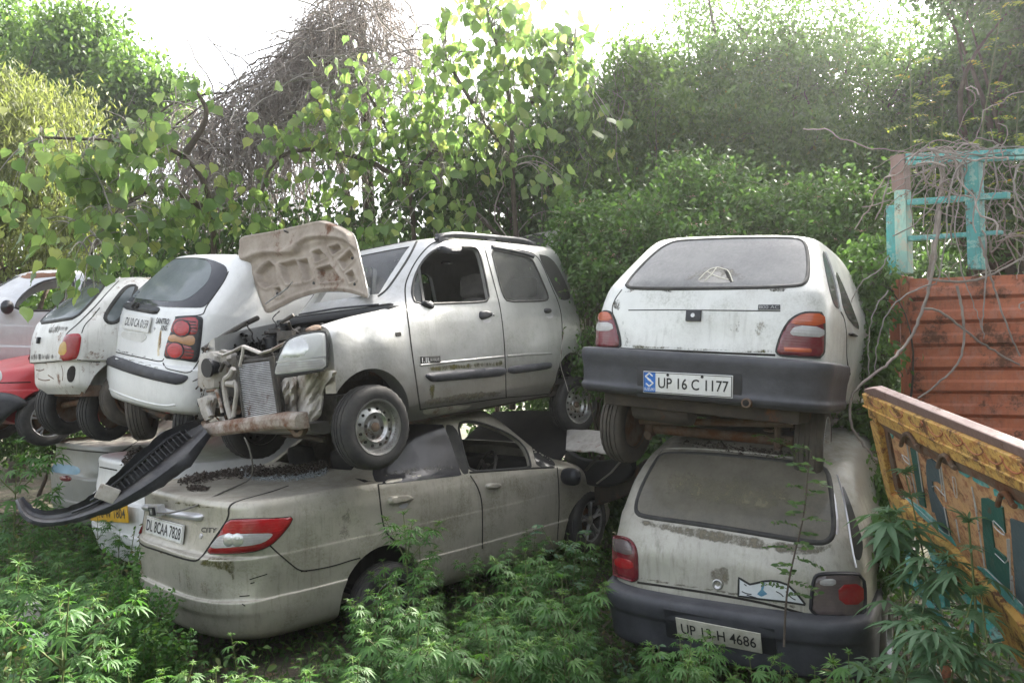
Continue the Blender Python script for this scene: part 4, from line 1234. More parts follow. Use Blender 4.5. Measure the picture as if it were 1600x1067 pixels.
# glass
wso = cw.patch('windscreen', ws, M['gwind'], off=-.006, bev=0, smooth=1, step=6, thick=.004)
cw.strip('windscreen_seal', W2((893, 146), (862, 208), (815, 280), (770, 342), (738, 364)), .022, M['rubber'], off=.006, round_=True, parent=wso)
cw.strip('windscreen_seal', W2((640, 174), (700, 159), (800, 142), (885, 136)), .02, M['rubber'], off=.006, round_=True, parent=wso)
for poly, nm in ((wr, 'rear_door_window'),):
    g = cw.patch(nm, poly, M['gside'], off=-.004, bev=0, smooth=1, step=6, thick=.004, mirror=True)
    cw.strip('window_seal', poly, .020, M['rubber'], off=.005, closed=True, smooth=1, round_=True, mirror=True)
cw.patch('quarter_window', wq, M['gdark'], off=.003, bev=0, smooth=1, step=5, mirror=True)
cw.strip('window_seal', wf, .020, M['rubber'], off=.006, closed=True, smooth=1, round_=True, mirror=True)
cw.strip('vent_divider', W3((252, 236), (258, 290), (266, 340), (272, 384)), .020, M['rubber'], off=.006, smooth=0)
cw.patch('vent_window', W3((226, 335), (236, 290), (250, 250), (262, 340), (266, 380), (240, 380), (230, 362)), M['gside'], off=-.004, bev=0, step=4, thick=.004)
cw.patch('rain_visor', W3((318, 158), (345, 146), (430, 138), (428, 160), (422, 178), (372, 180), (350, 168)), M['bumper'], off=.03, bev=2, smooth=1, step=3)
cw.patch('mirror_mount', W3((258, 376), (300, 374), (312, 390), (314, 408), (290, 406), (262, 392)), M['plastic'], off=.025, bev=2, smooth=1, step=2.5)
cw.strip('rain_visor', W3((556, 152), (610, 160), (680, 174), (728, 190)), .035, M['bumper'], off=.02, round_=True)
# doors
d1 = W3((258, 826), (240, 700), (225, 600), (208, 460), (192, 335), (200, 285), (240, 205), (290, 146), (325, 126), (380, 121), (440, 123), (500, 130))
cw.strip('door_seam', d1, .010, M['gap'], off=.002, mirror=True)
cw.strip('door_seam', W3((520, 130), (545, 225), (568, 310), (590, 395), (603, 490), (611, 590), (616, 776)), .010, M['gap'], off=.002, mirror=True)
cw.strip('door_seam', W3((500, 130), (540, 140), (600, 148), (700, 168), (740, 182), (768, 225), (800, 305), (832, 375), (846, 430), (850, 500), (846, 610), (828, 690), (815, 740), (798, 762)), .010, M['gap'], off=.002, mirror=True)
cw.strip('sill_seam', W3((258, 826), (400, 806), (520, 789), (616, 775), (720, 768), (798, 760)), .010, M['gap'], off=.002, mirror=True)
for pts in (((275, 682), (300, 672), (400, 664), (500, 656), (617, 646), (617, 684), (520, 694), (400, 704), (310, 712), (290, 702)), ((622, 646), (700, 638), (803, 628), (806, 640), (803, 655), (720, 668), (622, 680))):
    cw.patch('side_moulding', W3(*pts), M['bumper'], off=.022, bev=4, smooth=1, step=3.5, mirror=True)
for pts in (((258, 642), (400, 626), (520, 614), (606, 606)), ((622, 604), (720, 596), (806, 592))):
    cw.strip('door_crease', W3(*pts), .02, M['wagonr'], off=.006, round_=True)
for pts, mt in (((502, 420), (512, 415), (545, 416), (556, 424), (556, 438), (540, 446), (515, 454), (505, 450)), 'plastic'), (((772, 408), (780, 404), (802, 405), (804, 420), (796, 426), (775, 425)), 'plastic'):
    pass
for pts, mt in ((((502, 422), (512, 415), (545, 416), (556, 424), (556, 438), (540, 446), (515, 454), (505, 448)), 'plastic'), (((772, 408), (780, 404), (802, 405), (804, 420), (796, 426), (775, 425)), 'plastic')):
    cw.patch('door_handle', W3(*pts), M[mt], off=.022, bev=2, smooth=1, step=2.5, mirror=True)
for pts in (((512, 456), (545, 448), (556, 444), (552, 462), (530, 468)), ((776, 426), (812, 420), (812, 444), (790, 448))):
    cw.patch('handle_recess', W3(*pts), M['chrome'], off=.003, bev=1, smooth=1, step=3)
f = cw.frame(W3((558, 433))[0], W3((570, 433))[0]); mb = MB(); mb.tube([f[0], f[0] + f[3] * .012], .010, 12); mb.build('door_lock', M['steel'], cw.root)
cw.patch('side_repeater', W3((153, 506), (176, 503), (178, 520), (156, 523)), M['gap'], off=.004, bev=0, smooth=0, step=2.5)
bd, fr = cw.plate('side_badge', W3((260, 621))[0], W3((341, 617))[0], .052, M['rubber'], off=.005, thick=.008)
cw.letters('lettering', '1.1L', None, None, .036, M['whiteink'], off=.0055, parent=bd, fr=(fr[0] - fr[1] * (fr[4] * .26), fr[1], fr[2], fr[3], fr[4] * .40), bold=.03)
cw.letters('lettering', '16 VALVE', None, None, .022, M['inkfade'], off=.0055, parent=bd, fr=(fr[0] + fr[1] * (fr[4] * .20), fr[1], fr[2], fr[3], fr[4] * .46), bold=.02)
cw.patch('rusted_sill', W3((262, 826), (330, 818), (420, 806), (440, 812), (480, 806), (430, 832), (350, 846), (275, 850)), M['palemetal'], off=.006, bev=2, smooth=1, step=4)
cw.stain(W3((280, 640), (420, 630), (560, 620), (612, 612), (616, 650), (500, 658), (320, 674), (280, 668)), M['gr_moss'], fade=4)
cw.stain(W3((285, 715), (330, 712), (325, 760), (310, 800), (292, 790)), M['gr_moss'], fade=4)
cw.stain(W3((250, 780), (420, 750), (600, 735), (610, 775), (420, 803), (262, 822)), M['gr_mud'], fade=6)
# roof rails
for sgn in (1, -1):
    mb = MB(); pts = []
    p0, p1 = Vector((1.46, .555, 1.575)), Vector((.02, .53, 1.60))
    for t_ in np.linspace(0, 1, 15):
        p = p0.lerp(p1, t_); lift = .055 * (1 - abs(2 * t_ - 1) ** 6)
        pts.append(Vector((p.x, p.y * sgn, p.z + lift)))
    mb.tube(pts, [.012] + [.024] * 13 + [.012], 10)
    for t_ in (.06, .5, .94):
        p = p0.lerp(p1, t_); mb.box((p.x, p.y * sgn, p.z + .01), (.12, .035, .07))
    mb.build('roof_rail', M['bumper'], cw.root, bevel=.006)
# headlamps
hl = W2((330, 655), (345, 600), (375, 545), (400, 528), (450, 512), (525, 503), (534, 520), (536, 600), (535, 652), (470, 662), (340, 678), (327, 672))
H_ = cw.patch('headlamp', hl, M['headlamp'], off=.012, bev=5, smooth=1, step=3.5, thick=.16, label='cloudy headlamp still in place')
cw.strip('lamp_rim', hl, .012, M['rubber'], off=.010, closed=True, smooth=1, parent=H_)
cw.patch('lamp_reflector', W2((352, 612), (375, 560), (410, 535), (450, 525), (470, 560), (455, 600), (400, 612)), M['reflector'], off=.013, bev=6, smooth=2, step=3.5, parent=H_)
cw.patch('turn_lens', W2((335, 655), (342, 630), (440, 615), (524, 610), (526, 645), (450, 656), (345, 670)), M['lclear'], off=.014, bev=2, smooth=1, step=3, parent=H_)
cw.strip('lamp_edge', W2((340, 624), (400, 616), (470, 608), (530, 602)), .008, M['chrome'], off=.014, parent=H_)
PX = lambda px, x: cw.loc(px, 0, x)
# bare back of the other headlamp
q = [PX(p, 2.72) for p in W2((28, 590), (75, 582), (88, 600), (85, 730), (40, 735), (18, 720), (20, 640))]
mb = MB(); n = len(q); ex = Vector((-.16, .06, 0))
mb.v = q + [a + ex for a in q]; mb.f = [list(range(n)), list(range(n, 2 * n))[::-1]] + [[i, (i + 1) % n, n + (i + 1) % n, n + i] for i in range(n)]; mb.m = [0] * len(mb.f)
mb.build('headlamp_back', M['palemetal'], cw.root, bevel=.02)
mb = MB(); c_ = PX(W2((92, 645))[0], 2.70)
mb.lathe([(0, .0), (.03, .0), (.05, -.01), (.055, .04), (.07, .05), (.07, .07), (0, .07)], 18, M=Matrix.Translation(c_) @ Matrix.Rotation(math.radians(-90), 4, 'Z')); mb.build('lamp_socket', M['plastic'], cw.root)
# radiator
rq = [PX(p, 2.80) for p in W2((180, 635), (312, 620), (345, 825), (208, 850))]
mb = MB(); n_ = 30
for i in range(n_):
    t_ = (i + .5) / n_; a = rq[0].lerp(rq[3], t_); b = rq[1].lerp(rq[2], t_)
    m = 14; pts = [a.lerp(b, k / m) + Vector((random.uniform(-.001, .001), 0, 0)) for k in range(m + 1)]
    mb.tube(pts, .0042, 5)
mb.build('radiator_fins', M['steel'], None); rf_ = bpy.context.scene.objects[-1] if False else COL.objects['radiator_fins']
mb = MB()
core = [Vector((p.x - .03, p.y, p.z)) for p in rq]; mb.add(core + [Vector((p.x - .05, p.y, p.z)) for p in rq], [(0, 1, 2, 3), (7, 6, 5, 4), (0, 4, 5, 1), (1, 5, 6, 2), (2, 6, 7, 3), (3, 7, 4, 0)])
for a, b in ((rq[0], rq[3]), (rq[1], rq[2])):
    mb.tube([a + Vector((-.01, 0, .03)), b + Vector((-.01, 0, -.02))], .020, 8)
mb.tube([rq[0] + Vector((-.02, 0, .012)), rq[1] + Vector((-.02, 0, .012))], .018, 8)
ra = mb.build('radiator', M['engine'], cw.root); rf_.parent = ra
# cross members
mb = MB()
mb.tube([PX(p, 2.78) for p in W2((92, 588), (130, 596), (165, 582), (205, 562), (235, 574), (275, 590), (320, 576), (365, 552), (395, 535))], [.012, .02, .022, .024, .024, .024, .022, .02, .014], 8, flat=.5)
mb.tube([PX(p, 2.80) for p in W2((205, 562), (200, 600), (190, 640))], .012, 6)
mb.build('upper_crossmember', M['palemetal'], cw.root)
mb = MB()
lo = [PX(p, 2.84) for p in W2((50, 898), (140, 885), (250, 870), (350, 858), (420, 862))]
for a, b in zip(lo[:-1], lo[1:]):
    pass
rows = []
for i, p in enumerate(lo):
    rows.append([p + Vector((dx + random.uniform(-.004, .004), 0, dz)) for dx, dz in ((0, -.05), (.02, -.03), (.022, .02), (.0, .05), (-.08, .055), (-.09, -.05))])
mb.grid(rows, close=True); mb.f += [[0, 1, 2, 3, 4, 5], [24 + k for k in range(6)][::-1]]; mb.m += [0, 0]
mb.build('lower_crossmember', rough_mat('rusted_pale_beam', (.46, .42, .37), (.22, .17, .13), .75, 7, bump=.5, rust=.75), cw.root, bevel=.006)
# crumpled inner wing under the lamp
ip = chaikin(W2((352, 690), (420, 680), (500, 665), (565, 655), (572, 668), (548, 690), (520, 730), (515, 790), (505, 850), (450, 868), (400, 860), (365, 850), (372, 790), (358, 740)), 1)
P = resample(ip, 5); mn, mx = P.min(0), P.max(0)
gx, gy = np.meshgrid(np.arange(mn[0], mx[0], 4), np.arange(mn[1], mx[1], 4)); g = np.stack([gx.ravel(), gy.ravel()], 1); g = g[inside(g, P)]; g = g[seg_dist(g, P) > 2.5]
Q = np.concatenate([P, g]); n = len(P)
vs, es, fs, *_ = delaunay_2d_cdt([Vector(p) for p in Q], [(i, (i + 1) % n) for i in range(n)], [], 1, 1e-5)
mb = MB()
for v in vs:
    k = .035 * math.sin(v.x * .16) + .02 * math.sin(v.y * .11 + v.x * .05) + .012 * math.sin(v.x * .5 + v.y * .3)
    x = 2.70 + k + (.05 if abs(v.x - 458) < 5 else 0)
    mb.v.append(PX((v.x, v.y), x))
mb.f = [list(f) for f in fs]; mb.m = [0] * len(mb.f); nv = len(mb.v)
mb.v += [v - Vector((.012, 0, 0)) for v in mb.v]; mb.f += [[i + nv for i in f][::-1] for f in mb.f]; mb.m = [0] * len(mb.f)
mb.build('inner_wing', M['palemetal'], cw.root, recalc=False, ang=80)
mb = MB(); c_ = PX(W2((425, 888))[0], 2.76)
mb.lathe([(.022, -.03), (.05, -.03), (.055, .0), (.05, .03), (.022, .03), (.022, -.03)], 18, M=Matrix.Translation(c_) @ Matrix.Rotation(math.radians(-70), 4, 'Z'))
mb.tube([c_ + Vector((0, -.16, .05)), c_ + Vector((0, -.05, 0))], .03, 8); mb.build('tow_eye', M['rusty'], cw.root)
# what is left in the engine bay
eb = MB(); rr_ = random.Random(5)
eb.box((2.30, .02, .62), (.42, .5, .34)); eb.box((2.32, -.05, .86), (.24, .42, .12)); eb.box((2.34, .40, .70), (.3, .16, .3)); eb.box((2.30, -.45, .75), (.26, .2, .22)); eb.box((2.2, 0, .42), (.7, 1.1, .1))
for i in range(46):
    x, y, z = rr_.uniform(2.1, 2.62), rr_.uniform(-.55, .5), rr_.uniform(.6, .96)
    if i % 3 == 0: eb.box((x, y, z), (rr_.uniform(.04, .14), rr_.uniform(.04, .16), rr_.uniform(.03, .12)), rotm(rr_.uniform(0, 90), rr_.uniform(-20, 20), 0))
    else:
        a = Vector((x, y, z)); pts = [a]
        for k in range(5): a = a + Vector((rr_.uniform(-.07, .07), rr_.uniform(-.12, .12), rr_.uniform(-.06, .05))); pts.append(a)
        eb.tube(pts, rr_.uniform(.006, .02), 7)
eb.build('engine', M['engine'], cw.root, bevel=.006)
mb = MB(); c_ = PX(W2((320, 545))[0], 2.45); mb.tube([c_ + Vector((0, 0, -.10)), c_ + Vector((0, 0, .03)), c_ + Vector((0, 0, .035))], [.055, .055, .03], 16); mb.tube([c_ + Vector((0, 0, .03)), c_ + Vector((0, 0, .05))], .04, 16)
mb.build('fluid_bottle', M['plastic'], cw.root)
for i, (pts, r, mt) in enumerate(((((165, 650), (150, 680), (128, 690), (130, 740), (140, 800), (155, 850)), .020, 'palemetal'), (((165, 700), (180, 730), (170, 800), (165, 840)), .016, 'palemetal'), (((95, 735), (112, 780), (120, 825)), .012, 'palemetal'),
                              (((150, 640), (130, 620), (112, 660)), .014, 'engine'), (((140, 710), (172, 712)), .022, 'palemetal'), (((60, 740), (95, 736)), .01, 'rusty'), (((200, 600), (240, 612), (290, 600), (320, 590)), .012, 'engine'), (((70, 770), (60, 800), (75, 840)), .02, 'palemetal'))):
    mb = MB(); mb.tube([PX(p, 2.76) for p in chaikin(W2(*pts), 2, False)], r, 8); mb.build('coolant_pipe', M[mt], cw.root)
ip2 = [PX(p, 2.72) for p in W2((18, 770), (70, 752), (90, 765), (75, 800), (70, 850), (50, 860), (35, 830))]
n = len(ip2); mb = MB(); mb.v = ip2 + [a + Vector((-.03, .02, 0)) for a in ip2]; mb.f = [list(range(n)), list(range(n, 2 * n))[::-1]] + [[i, (i + 1) % n, n + (i + 1) % n, n + i] for i in range(n)]; mb.m = [0] * len(mb.f)
mb.build('torn_bracket', M['palemetal'], cw.root, bevel=.008)
mb = MB(); p0 = [PX(p, 2.55) for p in W2((60, 870), (110, 790), (190, 760), (330, 760))]; mb.box((2.50, -.02, .45), (.05, 1.0, .35)); mb.build('front_bulkhead', M['engine'], cw.root, bevel=.01)
wr_ = random.Random(9)
for i in range(24):
    a0 = (wr_.uniform(312, 372), wr_.uniform(545, 660)) if i % 2 else (wr_.uniform(385, 440), wr_.uniform(518, 552)); pts = [a0]
    for k_ in range(5): pts.append((pts[-1][0] + wr_.uniform(-10, 11), pts[-1][1] + wr_.uniform(-9, 12)))
    mb = MB(); mb.tube([PX(q, wr_.uniform(2.58, 2.72) if i % 2 else wr_.uniform(2.3, 2.6)) for q in chaikin(pts, 2, False)], wr_.choice([.004, .006, .010]), 6); mb.build('hose', M[('engine', 'wire', 'rubber', 'rusty')[i % 4]], cw.root)
for i in range(9):
    a0 = (wr_.uniform(315, 375), wr_.uniform(560, 665)); s_ = wr_.uniform(5, 12)
    q = [PX((a0[0] + s_ * math.cos(an) * wr_.uniform(.5, 1.2), a0[1] + s_ * math.sin(an) * wr_.uniform(.5, 1.4)), 2.66 + .05 * wr_.random()) for an in np.linspace(0, 2 * math.pi, 8)[:-1]]; n = 7
    mb = MB(); mb.v = q + [v + Vector((-.03, .01, 0)) for v in q]; mb.f = [list(range(n)), list(range(n, 2 * n))[::-1]] + [[j, (j + 1) % n, n + (j + 1) % n, n + j] for j in range(n)]; mb.m = [0] * len(mb.f); mb.build('bracket', M[('palemetal', 'rusty', 'engine')[i % 3]], cw.root, bevel=.004)
# inner wheel-arch and scuttle
mb = MB(); mb.box((2.02, 0, 1.03), (.16, 1.28, .05)); mb.tube([(2.06, .5, 1.075), (2.10, .1, 1.085), (2.06, -.4, 1.08)], .009, 6); mb.build('scuttle', M['plastic'], cw.root, bevel=.01)
mb = MB()
mb.tube([PX(p, x) for p, x in zip(W2((45, 575), (130, 520), (200, 478), (260, 450)), (2.66, 2.45, 2.25, 2.05))], .022, 8); mb.build('wing_edge', M['engine'], cw.root)
cw.patch('rust_patch', W2((440, 500), (480, 478), (510, 476), (516, 492), (480, 500)), M['rusty'], off=.006, bev=1, step=2.5)
# bonnet, standing open: outline traced on its own plane, pressed frame on the underside
ha = math.radians(100)
hingeL = PX(W2((700, 372))[0], 2.06); hingeR = PX(W2((268, 428))[0], 2.06)
hx = Vector((math.cos(ha), 0, math.sin(ha)))                     # from hinge line towards the front edge
hn = Vector((math.sin(ha), 0, -math.cos(ha)))                    # underside normal, faces forward
ho = (hingeL + hingeR) / 2


def hood_pt(px, lift=0.0):
    d = cw.d(px); t_ = (ho - cw.o).dot(hn) / d.dot(hn)
    return cw.o + d * t_ + hn * lift


hb_ = chaikin(W2((190, 125), (230, 112), (300, 92), (400, 62), (470, 44), (500, 52), (560, 76), (612, 104), (625, 130), (640, 175), (660, 240), (685, 310), (700, 372), (680, 368), (620, 348), (560, 335), (500, 332), (440, 338), (370, 362), (310, 400), (268, 430), (258, 410), (240, 350), (228, 300), (205, 240), (185, 200), (192, 170)), 1)
dome = lambda x: -.13 * max(0, 1 - ((x - 473) / 105) ** 2)
pockets = [W2(*p) for p in (((243, 270), (262, 238), (280, 222), (296, 240), (300, 300), (268, 322), (250, 300)), ((318, 228), (370, 212), (392, 270), (388, 295), (340, 302), (325, 275)), ((382, 214), (410, 206), (430, 280), (405, 290)),
     ((435, 178), (460, 168), (485, 195), (448, 212)), ((505, 158), (545, 152), (555, 165), (520, 182)), ((455, 245), (505, 232), (552, 288), (465, 294)), ((548, 212), (600, 176), (622, 205), (570, 245)), ((585, 270), (612, 258), (630, 290), (600, 300)), ((300, 330), (312, 325), (318, 345), (306, 355)))]
ridge = W2((360, 160), (375, 132), (410, 118), (470, 106), (540, 110), (600, 126))
HB = resample(hb_, 4.0); mn, mx = HB.min(0), HB.max(0)
gx, gy = np.meshgrid(np.arange(mn[0], mx[0], 1.5), np.arange(mn[1], mx[1], 1.5)); g = np.stack([gx.ravel(), gy.ravel()], 1) + RNG.uniform(-.2, .2, (gx.size, 2)); g = g[inside(g, HB)]; g = g[seg_dist(g, HB) > 1.6]
Q = np.concatenate([HB, g]); n = len(HB)
vs, es, fs, *_ = delaunay_2d_cdt([Vector(p) for p in Q], [(i, (i + 1) % n) for i in range(n)], [], 1, 1e-5)
Q = np.array([tuple(v) for v in vs]); D = seg_dist(Q, HB)
lift = .020 * np.clip(D / 5, 0, 1) - .008 * np.clip((D - 5) / 4, 0, 1) * 1.0
band_ = np.array(chaikin(W2((190, 125), (300, 90), (470, 40), (560, 72), (615, 102), (645, 180), (625, 165), (600, 142), (560, 128), (500, 120), (430, 122), (395, 143), (380, 175), (365, 186), (330, 190), (290, 188), (250, 198), (215, 224), (195, 250), (178, 200)), 1))
lift += .045 / (1 + np.exp(-np.where(inside(Q, band_), 1, -1) * seg_dist(Q, band_) / 1.0)) * np.clip(D / 4, 0, 1)
frontarc = seg_dist(Q, np.array(W2((215, 215), (250, 195), (290, 185), (330, 190), (365, 182), (390, 150), (430, 125), (500, 122), (560, 130), (600, 150))).tolist()[:] + np.array(W2((600, 150), (500, 122), (390, 150), (330, 190), (250, 195)))[::1].tolist())
lift += .016 * np.exp(-(frontarc / 5) ** 2)
for pk in pockets:
    d = seg_dist(Q, pk); ins = inside(Q, np.array(pk))
    sd = np.where(ins, d, -d)
    lift -= .045 / (1 + np.exp(-sd / .5)) * 1.0
    lift += .012 * np.exp(-((sd + 3) / 2.2) ** 2)
mb = MB()
for q, l_ in zip(Q, lift): mb.v.append(hood_pt(q, dome(q[0]) + float(l_)))
mb.f = []
for f in fs:
    a, b, c_ = [mb.v[i] for i in f]; mb.f.append(list(f) if (b - a).cross(c_ - a).dot(hn) > 0 else list(f)[::-1])
mb.m = [0] * len(mb.f)
hood = mb.build('bonnet', M['hoodin'], cw.root, recalc=False, ang=60)
sk = MB()
for q, d in zip(Q, D): sk.v.append(hood_pt(q, dome(q[0]) - .006 - .06 * min(1, d / 12)))
sk.f = [f[::-1] for f in mb.f]; sk.m = [0] * len(sk.f); nb = len(sk.v)
for i in range(n): sk.v.append(hood_pt(Q[i] + (Q[i] - Q[:n].mean(0)) * .004, dome(Q[i][0]) + .006))
for i in range(n): sk.f.append([i, (i + 1) % n, nb + (i + 1) % n, nb + i]); sk.m.append(0)
sk.build('outer_skin', M['wagonr'], hood, recalc=True, ang=60)
mb = MB(); mb.tube([hood_pt(p, dome(p[0]) + .03) for p in chaikin(ridge, 2, False)], .011, 8, flat=.6); mb.build('rubber_strip', M['rubber'], hood)
mb = MB(); p = hood_pt(W2((350, 95))[0], .02 + dome(W2((350, 95))[0][0])); mb.box(p, (.04, .05, .07), rotm(0, -10, 10)); mb.tube([p + Vector((.02, -.05, .02)), p + Vector((.05, .0, .0)), p + Vector((.02, .05, -.03))], .009, 6); mb.build('bonnet_latch', M['engine'], hood, bevel=.004)
for c0 in ((208, 148), (305, 345), (612, 205), (625, 310), (437, 300)):
    mb = MB(); p = hood_pt(W2(c0)[0], .015 + dome(W2(c0)[0][0])); mb.tube([p - hn * .004, p + hn * .004], .012, 12); mb.build('rubber_stop', M['rubber'], hood)
mb = MB(); mb.tube([hood_pt(W2((300, 395))[0], .02), PX(W2((380, 330))[0], 2.2), hood_pt(W2((410, 310))[0], .03)], .006, 6); mb.build('prop_rod', M['steel'], cw.root)
# wheels
wheel(cw.root, cw.loc((580, 667), 1, .655), Vector((.10, 1, .02)), 'steel', .283)
wheel(cw.root, cw.loc((896, 632), 1, .63), Vector((.22, 1, .0)), 'steel', .272)
wheel(cw.root, (2.36, -.64, .27), (0, -1, 0), 'steel', .28); wheel(cw.root, (0, -.64, .27), (0, -1, 0), 'steel', .28)
mb = MB(); mb.box((1.0, 0, .26), (2.6, 1.2, .12)); mb.tube([(0, .6, .27), (0, -.6, .27)], .04, 10); mb.tube([(2.36, .6, .27), (2.36, -.6, .27)], .03, 8); mb.tube([PX(p, 2.5) for p in W2((360, 910), (450, 920), (530, 935))], .022, 8)
mb.box((2.2, .44, .62), (.5, .04, .5)); mb.build('underbody', M['under'], cw.root, bevel=.02)

# ------------------------------------------------------------------ 5. clean white hatchback on top, left
LVS = [dict(z=.23, xr=-.56, xf=2.6, w=.62, rr=.30, nr=3.2, tr=.05), dict(z=.27, xr=-.635, xf=2.7, w=.70), dict(z=.36, xr=-.66, xf=2.85, w=.742), dict(z=.52, xr=-.672, xf=2.9, w=.758), dict(z=.605, xr=-.668, xf=2.9, w=.758), dict(z=.625, xr=-.625, xf=2.9, w=.752),
       dict(z=.80, xr=-.618, xf=2.85, w=.76), dict(z=.95, xr=-.61, xf=2.5, w=.758), dict(z=1.05, xr=-.595, xf=2.1, w=.75), dict(z=1.12, xr=-.56, xf=1.98, w=.738), dict(z=1.30, xr=-.43, xf=1.72, w=.70, rr=.30), dict(z=1.50, xr=-.27, xf=1.5, w=.645),
       dict(z=1.575, xr=-.20, xf=1.38, w=.60), dict(z=1.61, xr=-.10, xf=1.2, w=.51), dict(z=1.635, xr=.1, xf=1.0, w=.32), dict(z=1.64, xr=.3, xf=.9, w=.03)]
cs = Car('white_hatchback', 'clean white hatchback with round red lamp clusters and a dark bumper strip, stacked at left', 'car',
         (-2.84, 6.762, 1.176), (52.5, 2.2, 5.4), LVS, M['santro'], arches=[(-.02, .28, .34, 1), (-.02, .28, .34, -1), (2.38, .28, .34, 1), (2.38, .28, .34, -1)])
S = lambda *p: cr(150, 390, 3.556, p)
cs.finish_body()
sg = S((165, 266), (200, 235), (260, 182), (350, 102), (420, 55), (480, 48), (540, 46), (600, 50), (650, 60), (708, 84), (728, 102), (732, 125), (715, 170), (690, 205), (655, 255), (605, 322), (545, 323), (480, 322), (360, 318), (250, 303), (170, 290))
w = cs.patch('rear_window', sg, M['gblack'], off=.005, bev=0, smooth=1, step=5)
cs.patch('clear_glass', S((198, 266), (250, 215), (320, 155), (420, 62), (480, 54), (540, 52), (600, 58), (632, 74), (645, 105), (640, 140), (620, 185), (575, 230), (530, 265), (490, 286), (440, 291), (330, 284), (240, 274)), M['gsantro'], off=.007, bev=0, smooth=1, step=5, parent=w)
cs.patch('tailgate_garnish', S((158, 290), (260, 305), (363, 321), (350, 345), (335, 363), (240, 346), (150, 330)), M['plastic'], off=.022, bev=3, smooth=1, step=4)
fr = cs.frame(S((216, 320))[0], S((252, 320))[0])
mb = MB(); mb.tube([fr[0] + fr[3] * .026 + fr[1] * (fr[4] * .5 * math.cos(a)) + fr[2] * (.028 * math.sin(a)) for a in np.linspace(0, 2 * math.pi, 25)], .005, 6)
for x in (-.25, .25): mb.tube([fr[0] + fr[3] * .026 + fr[1] * (fr[4] * (x + .04)) + fr[2] * .02, fr[0] + fr[3] * .026 + fr[1] * (fr[4] * (x - .04)) - fr[2] * .02], .004, 6)
mb.tube([fr[0] + fr[3] * .026 - fr[1] * (fr[4] * .22) - fr[2] * .004, fr[0] + fr[3] * .026 + fr[1] * (fr[4] * .22) + fr[2] * .004], .004, 6)
mb.build('emblem', M['gap'], cs.root)
fr = cs.frame(S((160, 396))[0], S((306, 420))[0])
pl, fr = cs.plate('number_plate', None, None, .135, M['plate'], off=.02, thick=.012, fr=fr)
cs.letters('lettering', 'DL10 CA 0159', None, None, .072, M['ink'], off=.0205, parent=pl, fr=(fr[0] + fr[1] * .02, fr[1], fr[2], fr[3], fr[4] * .84), tilt=.15, bold=.006)
cs.patch('plate_recess', S((142, 452), (200, 462), (290, 470), (268, 515), (210, 508), (140, 490)), rough_mat('plate_recess_grey', (.50, .49, .45), (.66, .65, .62), .6, 8, bump=0), off=.003, bev=0, smooth=1, step=4)  # flat grey-white patch below the plate
cs.letters('model_lettering', 'SANTRO', S((338, 395))[0], S((410, 402))[0], .050, M['ink'], off=.006, tilt=.1, bold=.035)
cs.letters('model_lettering', 'XING', S((362, 434))[0], S((398, 436))[0], .045, M['ink'], off=.006, tilt=.1, bold=.035)
sl_ = S((440, 378), (470, 372), (520, 369), (560, 370), (596, 372), (594, 420), (586, 500), (570, 627), (530, 624), (480, 615), (420, 608), (378, 603), (386, 550), (402, 495), (430, 430))
l = cs.patch('tail_light', sl_, M['plastic'], off=.016, bev=2, smooth=1, step=3.5, label='tail light with two round red lenses')
for pts, mt in ((((446, 388), (520, 378), (572, 380), (568, 450), (560, 472), (500, 474), (420, 462), (432, 420)), 'lred'), (((418, 470), (500, 478), (556, 476), (550, 540), (470, 520), (404, 508)), 'lamber'), (((402, 514), (480, 528), (548, 546), (545, 610), (480, 604), (392, 594), (396, 550)), 'lred')):
    cs.patch('lens', S(*pts), M[mt], off=.019, bev=2, smooth=1, step=3, parent=l)
for c0 in ((485, 439), (450, 561)):
    circ = [(c0[0] + 45 * math.cos(a), c0[1] + 44 * math.sin(a)) for a in np.linspace(0, 2 * math.pi, 25)[:-1]]
    cs.patch('round_lens', S(*circ), M['lbright'], off=.026, bev=4, smooth=0, step=3, parent=l)
    cs.strip('lens_ring', S(*circ), .012, M['plastic'], off=.024, closed=True, smooth=0, parent=l)
for y in (398, 415, 432, 450, 550, 568, 586): cs.strip('lens_rib', S((500, y), (530, y + 4), (562, y + 7)), .008, M['plastic'], off=.021, smooth=0, parent=l)
cs.strip('hatch_seam', S((165, 285), (140, 360), (98, 440), (88, 500), (86, 562), (150, 580), (250, 600), (365, 626), (378, 605)), .009, M['gap'], off=.002)
cs.strip('hatch_seam', S((440, 376), (470, 371), (600, 366), (606, 325), (660, 252), (716, 170), (736, 122)), .009, M['gap'], off=.002)
cs.patch('bumper_strip', S((28, 572), (60, 580), (150, 608), (300, 652), (440, 685), (508, 699), (518, 708), (500, 730), (462, 753), (400, 742), (300, 720), (180, 685), (60, 640), (24, 618), (22, 592)), M['bumper'], off=.022, bev=4, smooth=1, step=4.5)
cs.strip('bumper_seam', S((372, 628), (385, 660), (440, 672), (520, 690), (560, 640), (600, 560)), .008, M['gap'], off=.002)
cs.strip('bumper_crease', S((30, 745), (100, 790), (250, 845), (380, 870), (440, 862)), .02, M['santro'], off=.006, round_=True)
cs.patch('tail_light', S((76, 440), (90, 430), (88, 470), (84, 515), (72, 512)), M['lred'], off=.012, bev=1, step=2)
cs.strip('stain', S((362, 450), (352, 500), (345, 560), (348, 590)), .03, rough_mat('rust_stain', (.55, .42, .24), (.70, .64, .5), .5, 20, bump=0), off=.0008, sink=.001)
f = cs.frame(S((318, 437))[0], S((332, 437))[0]); mb = MB(); mb.tube([f[0], f[0] + f[3] * .008], .012, 14); mb.build('hatch_lock', M['chrome'], cs.root)
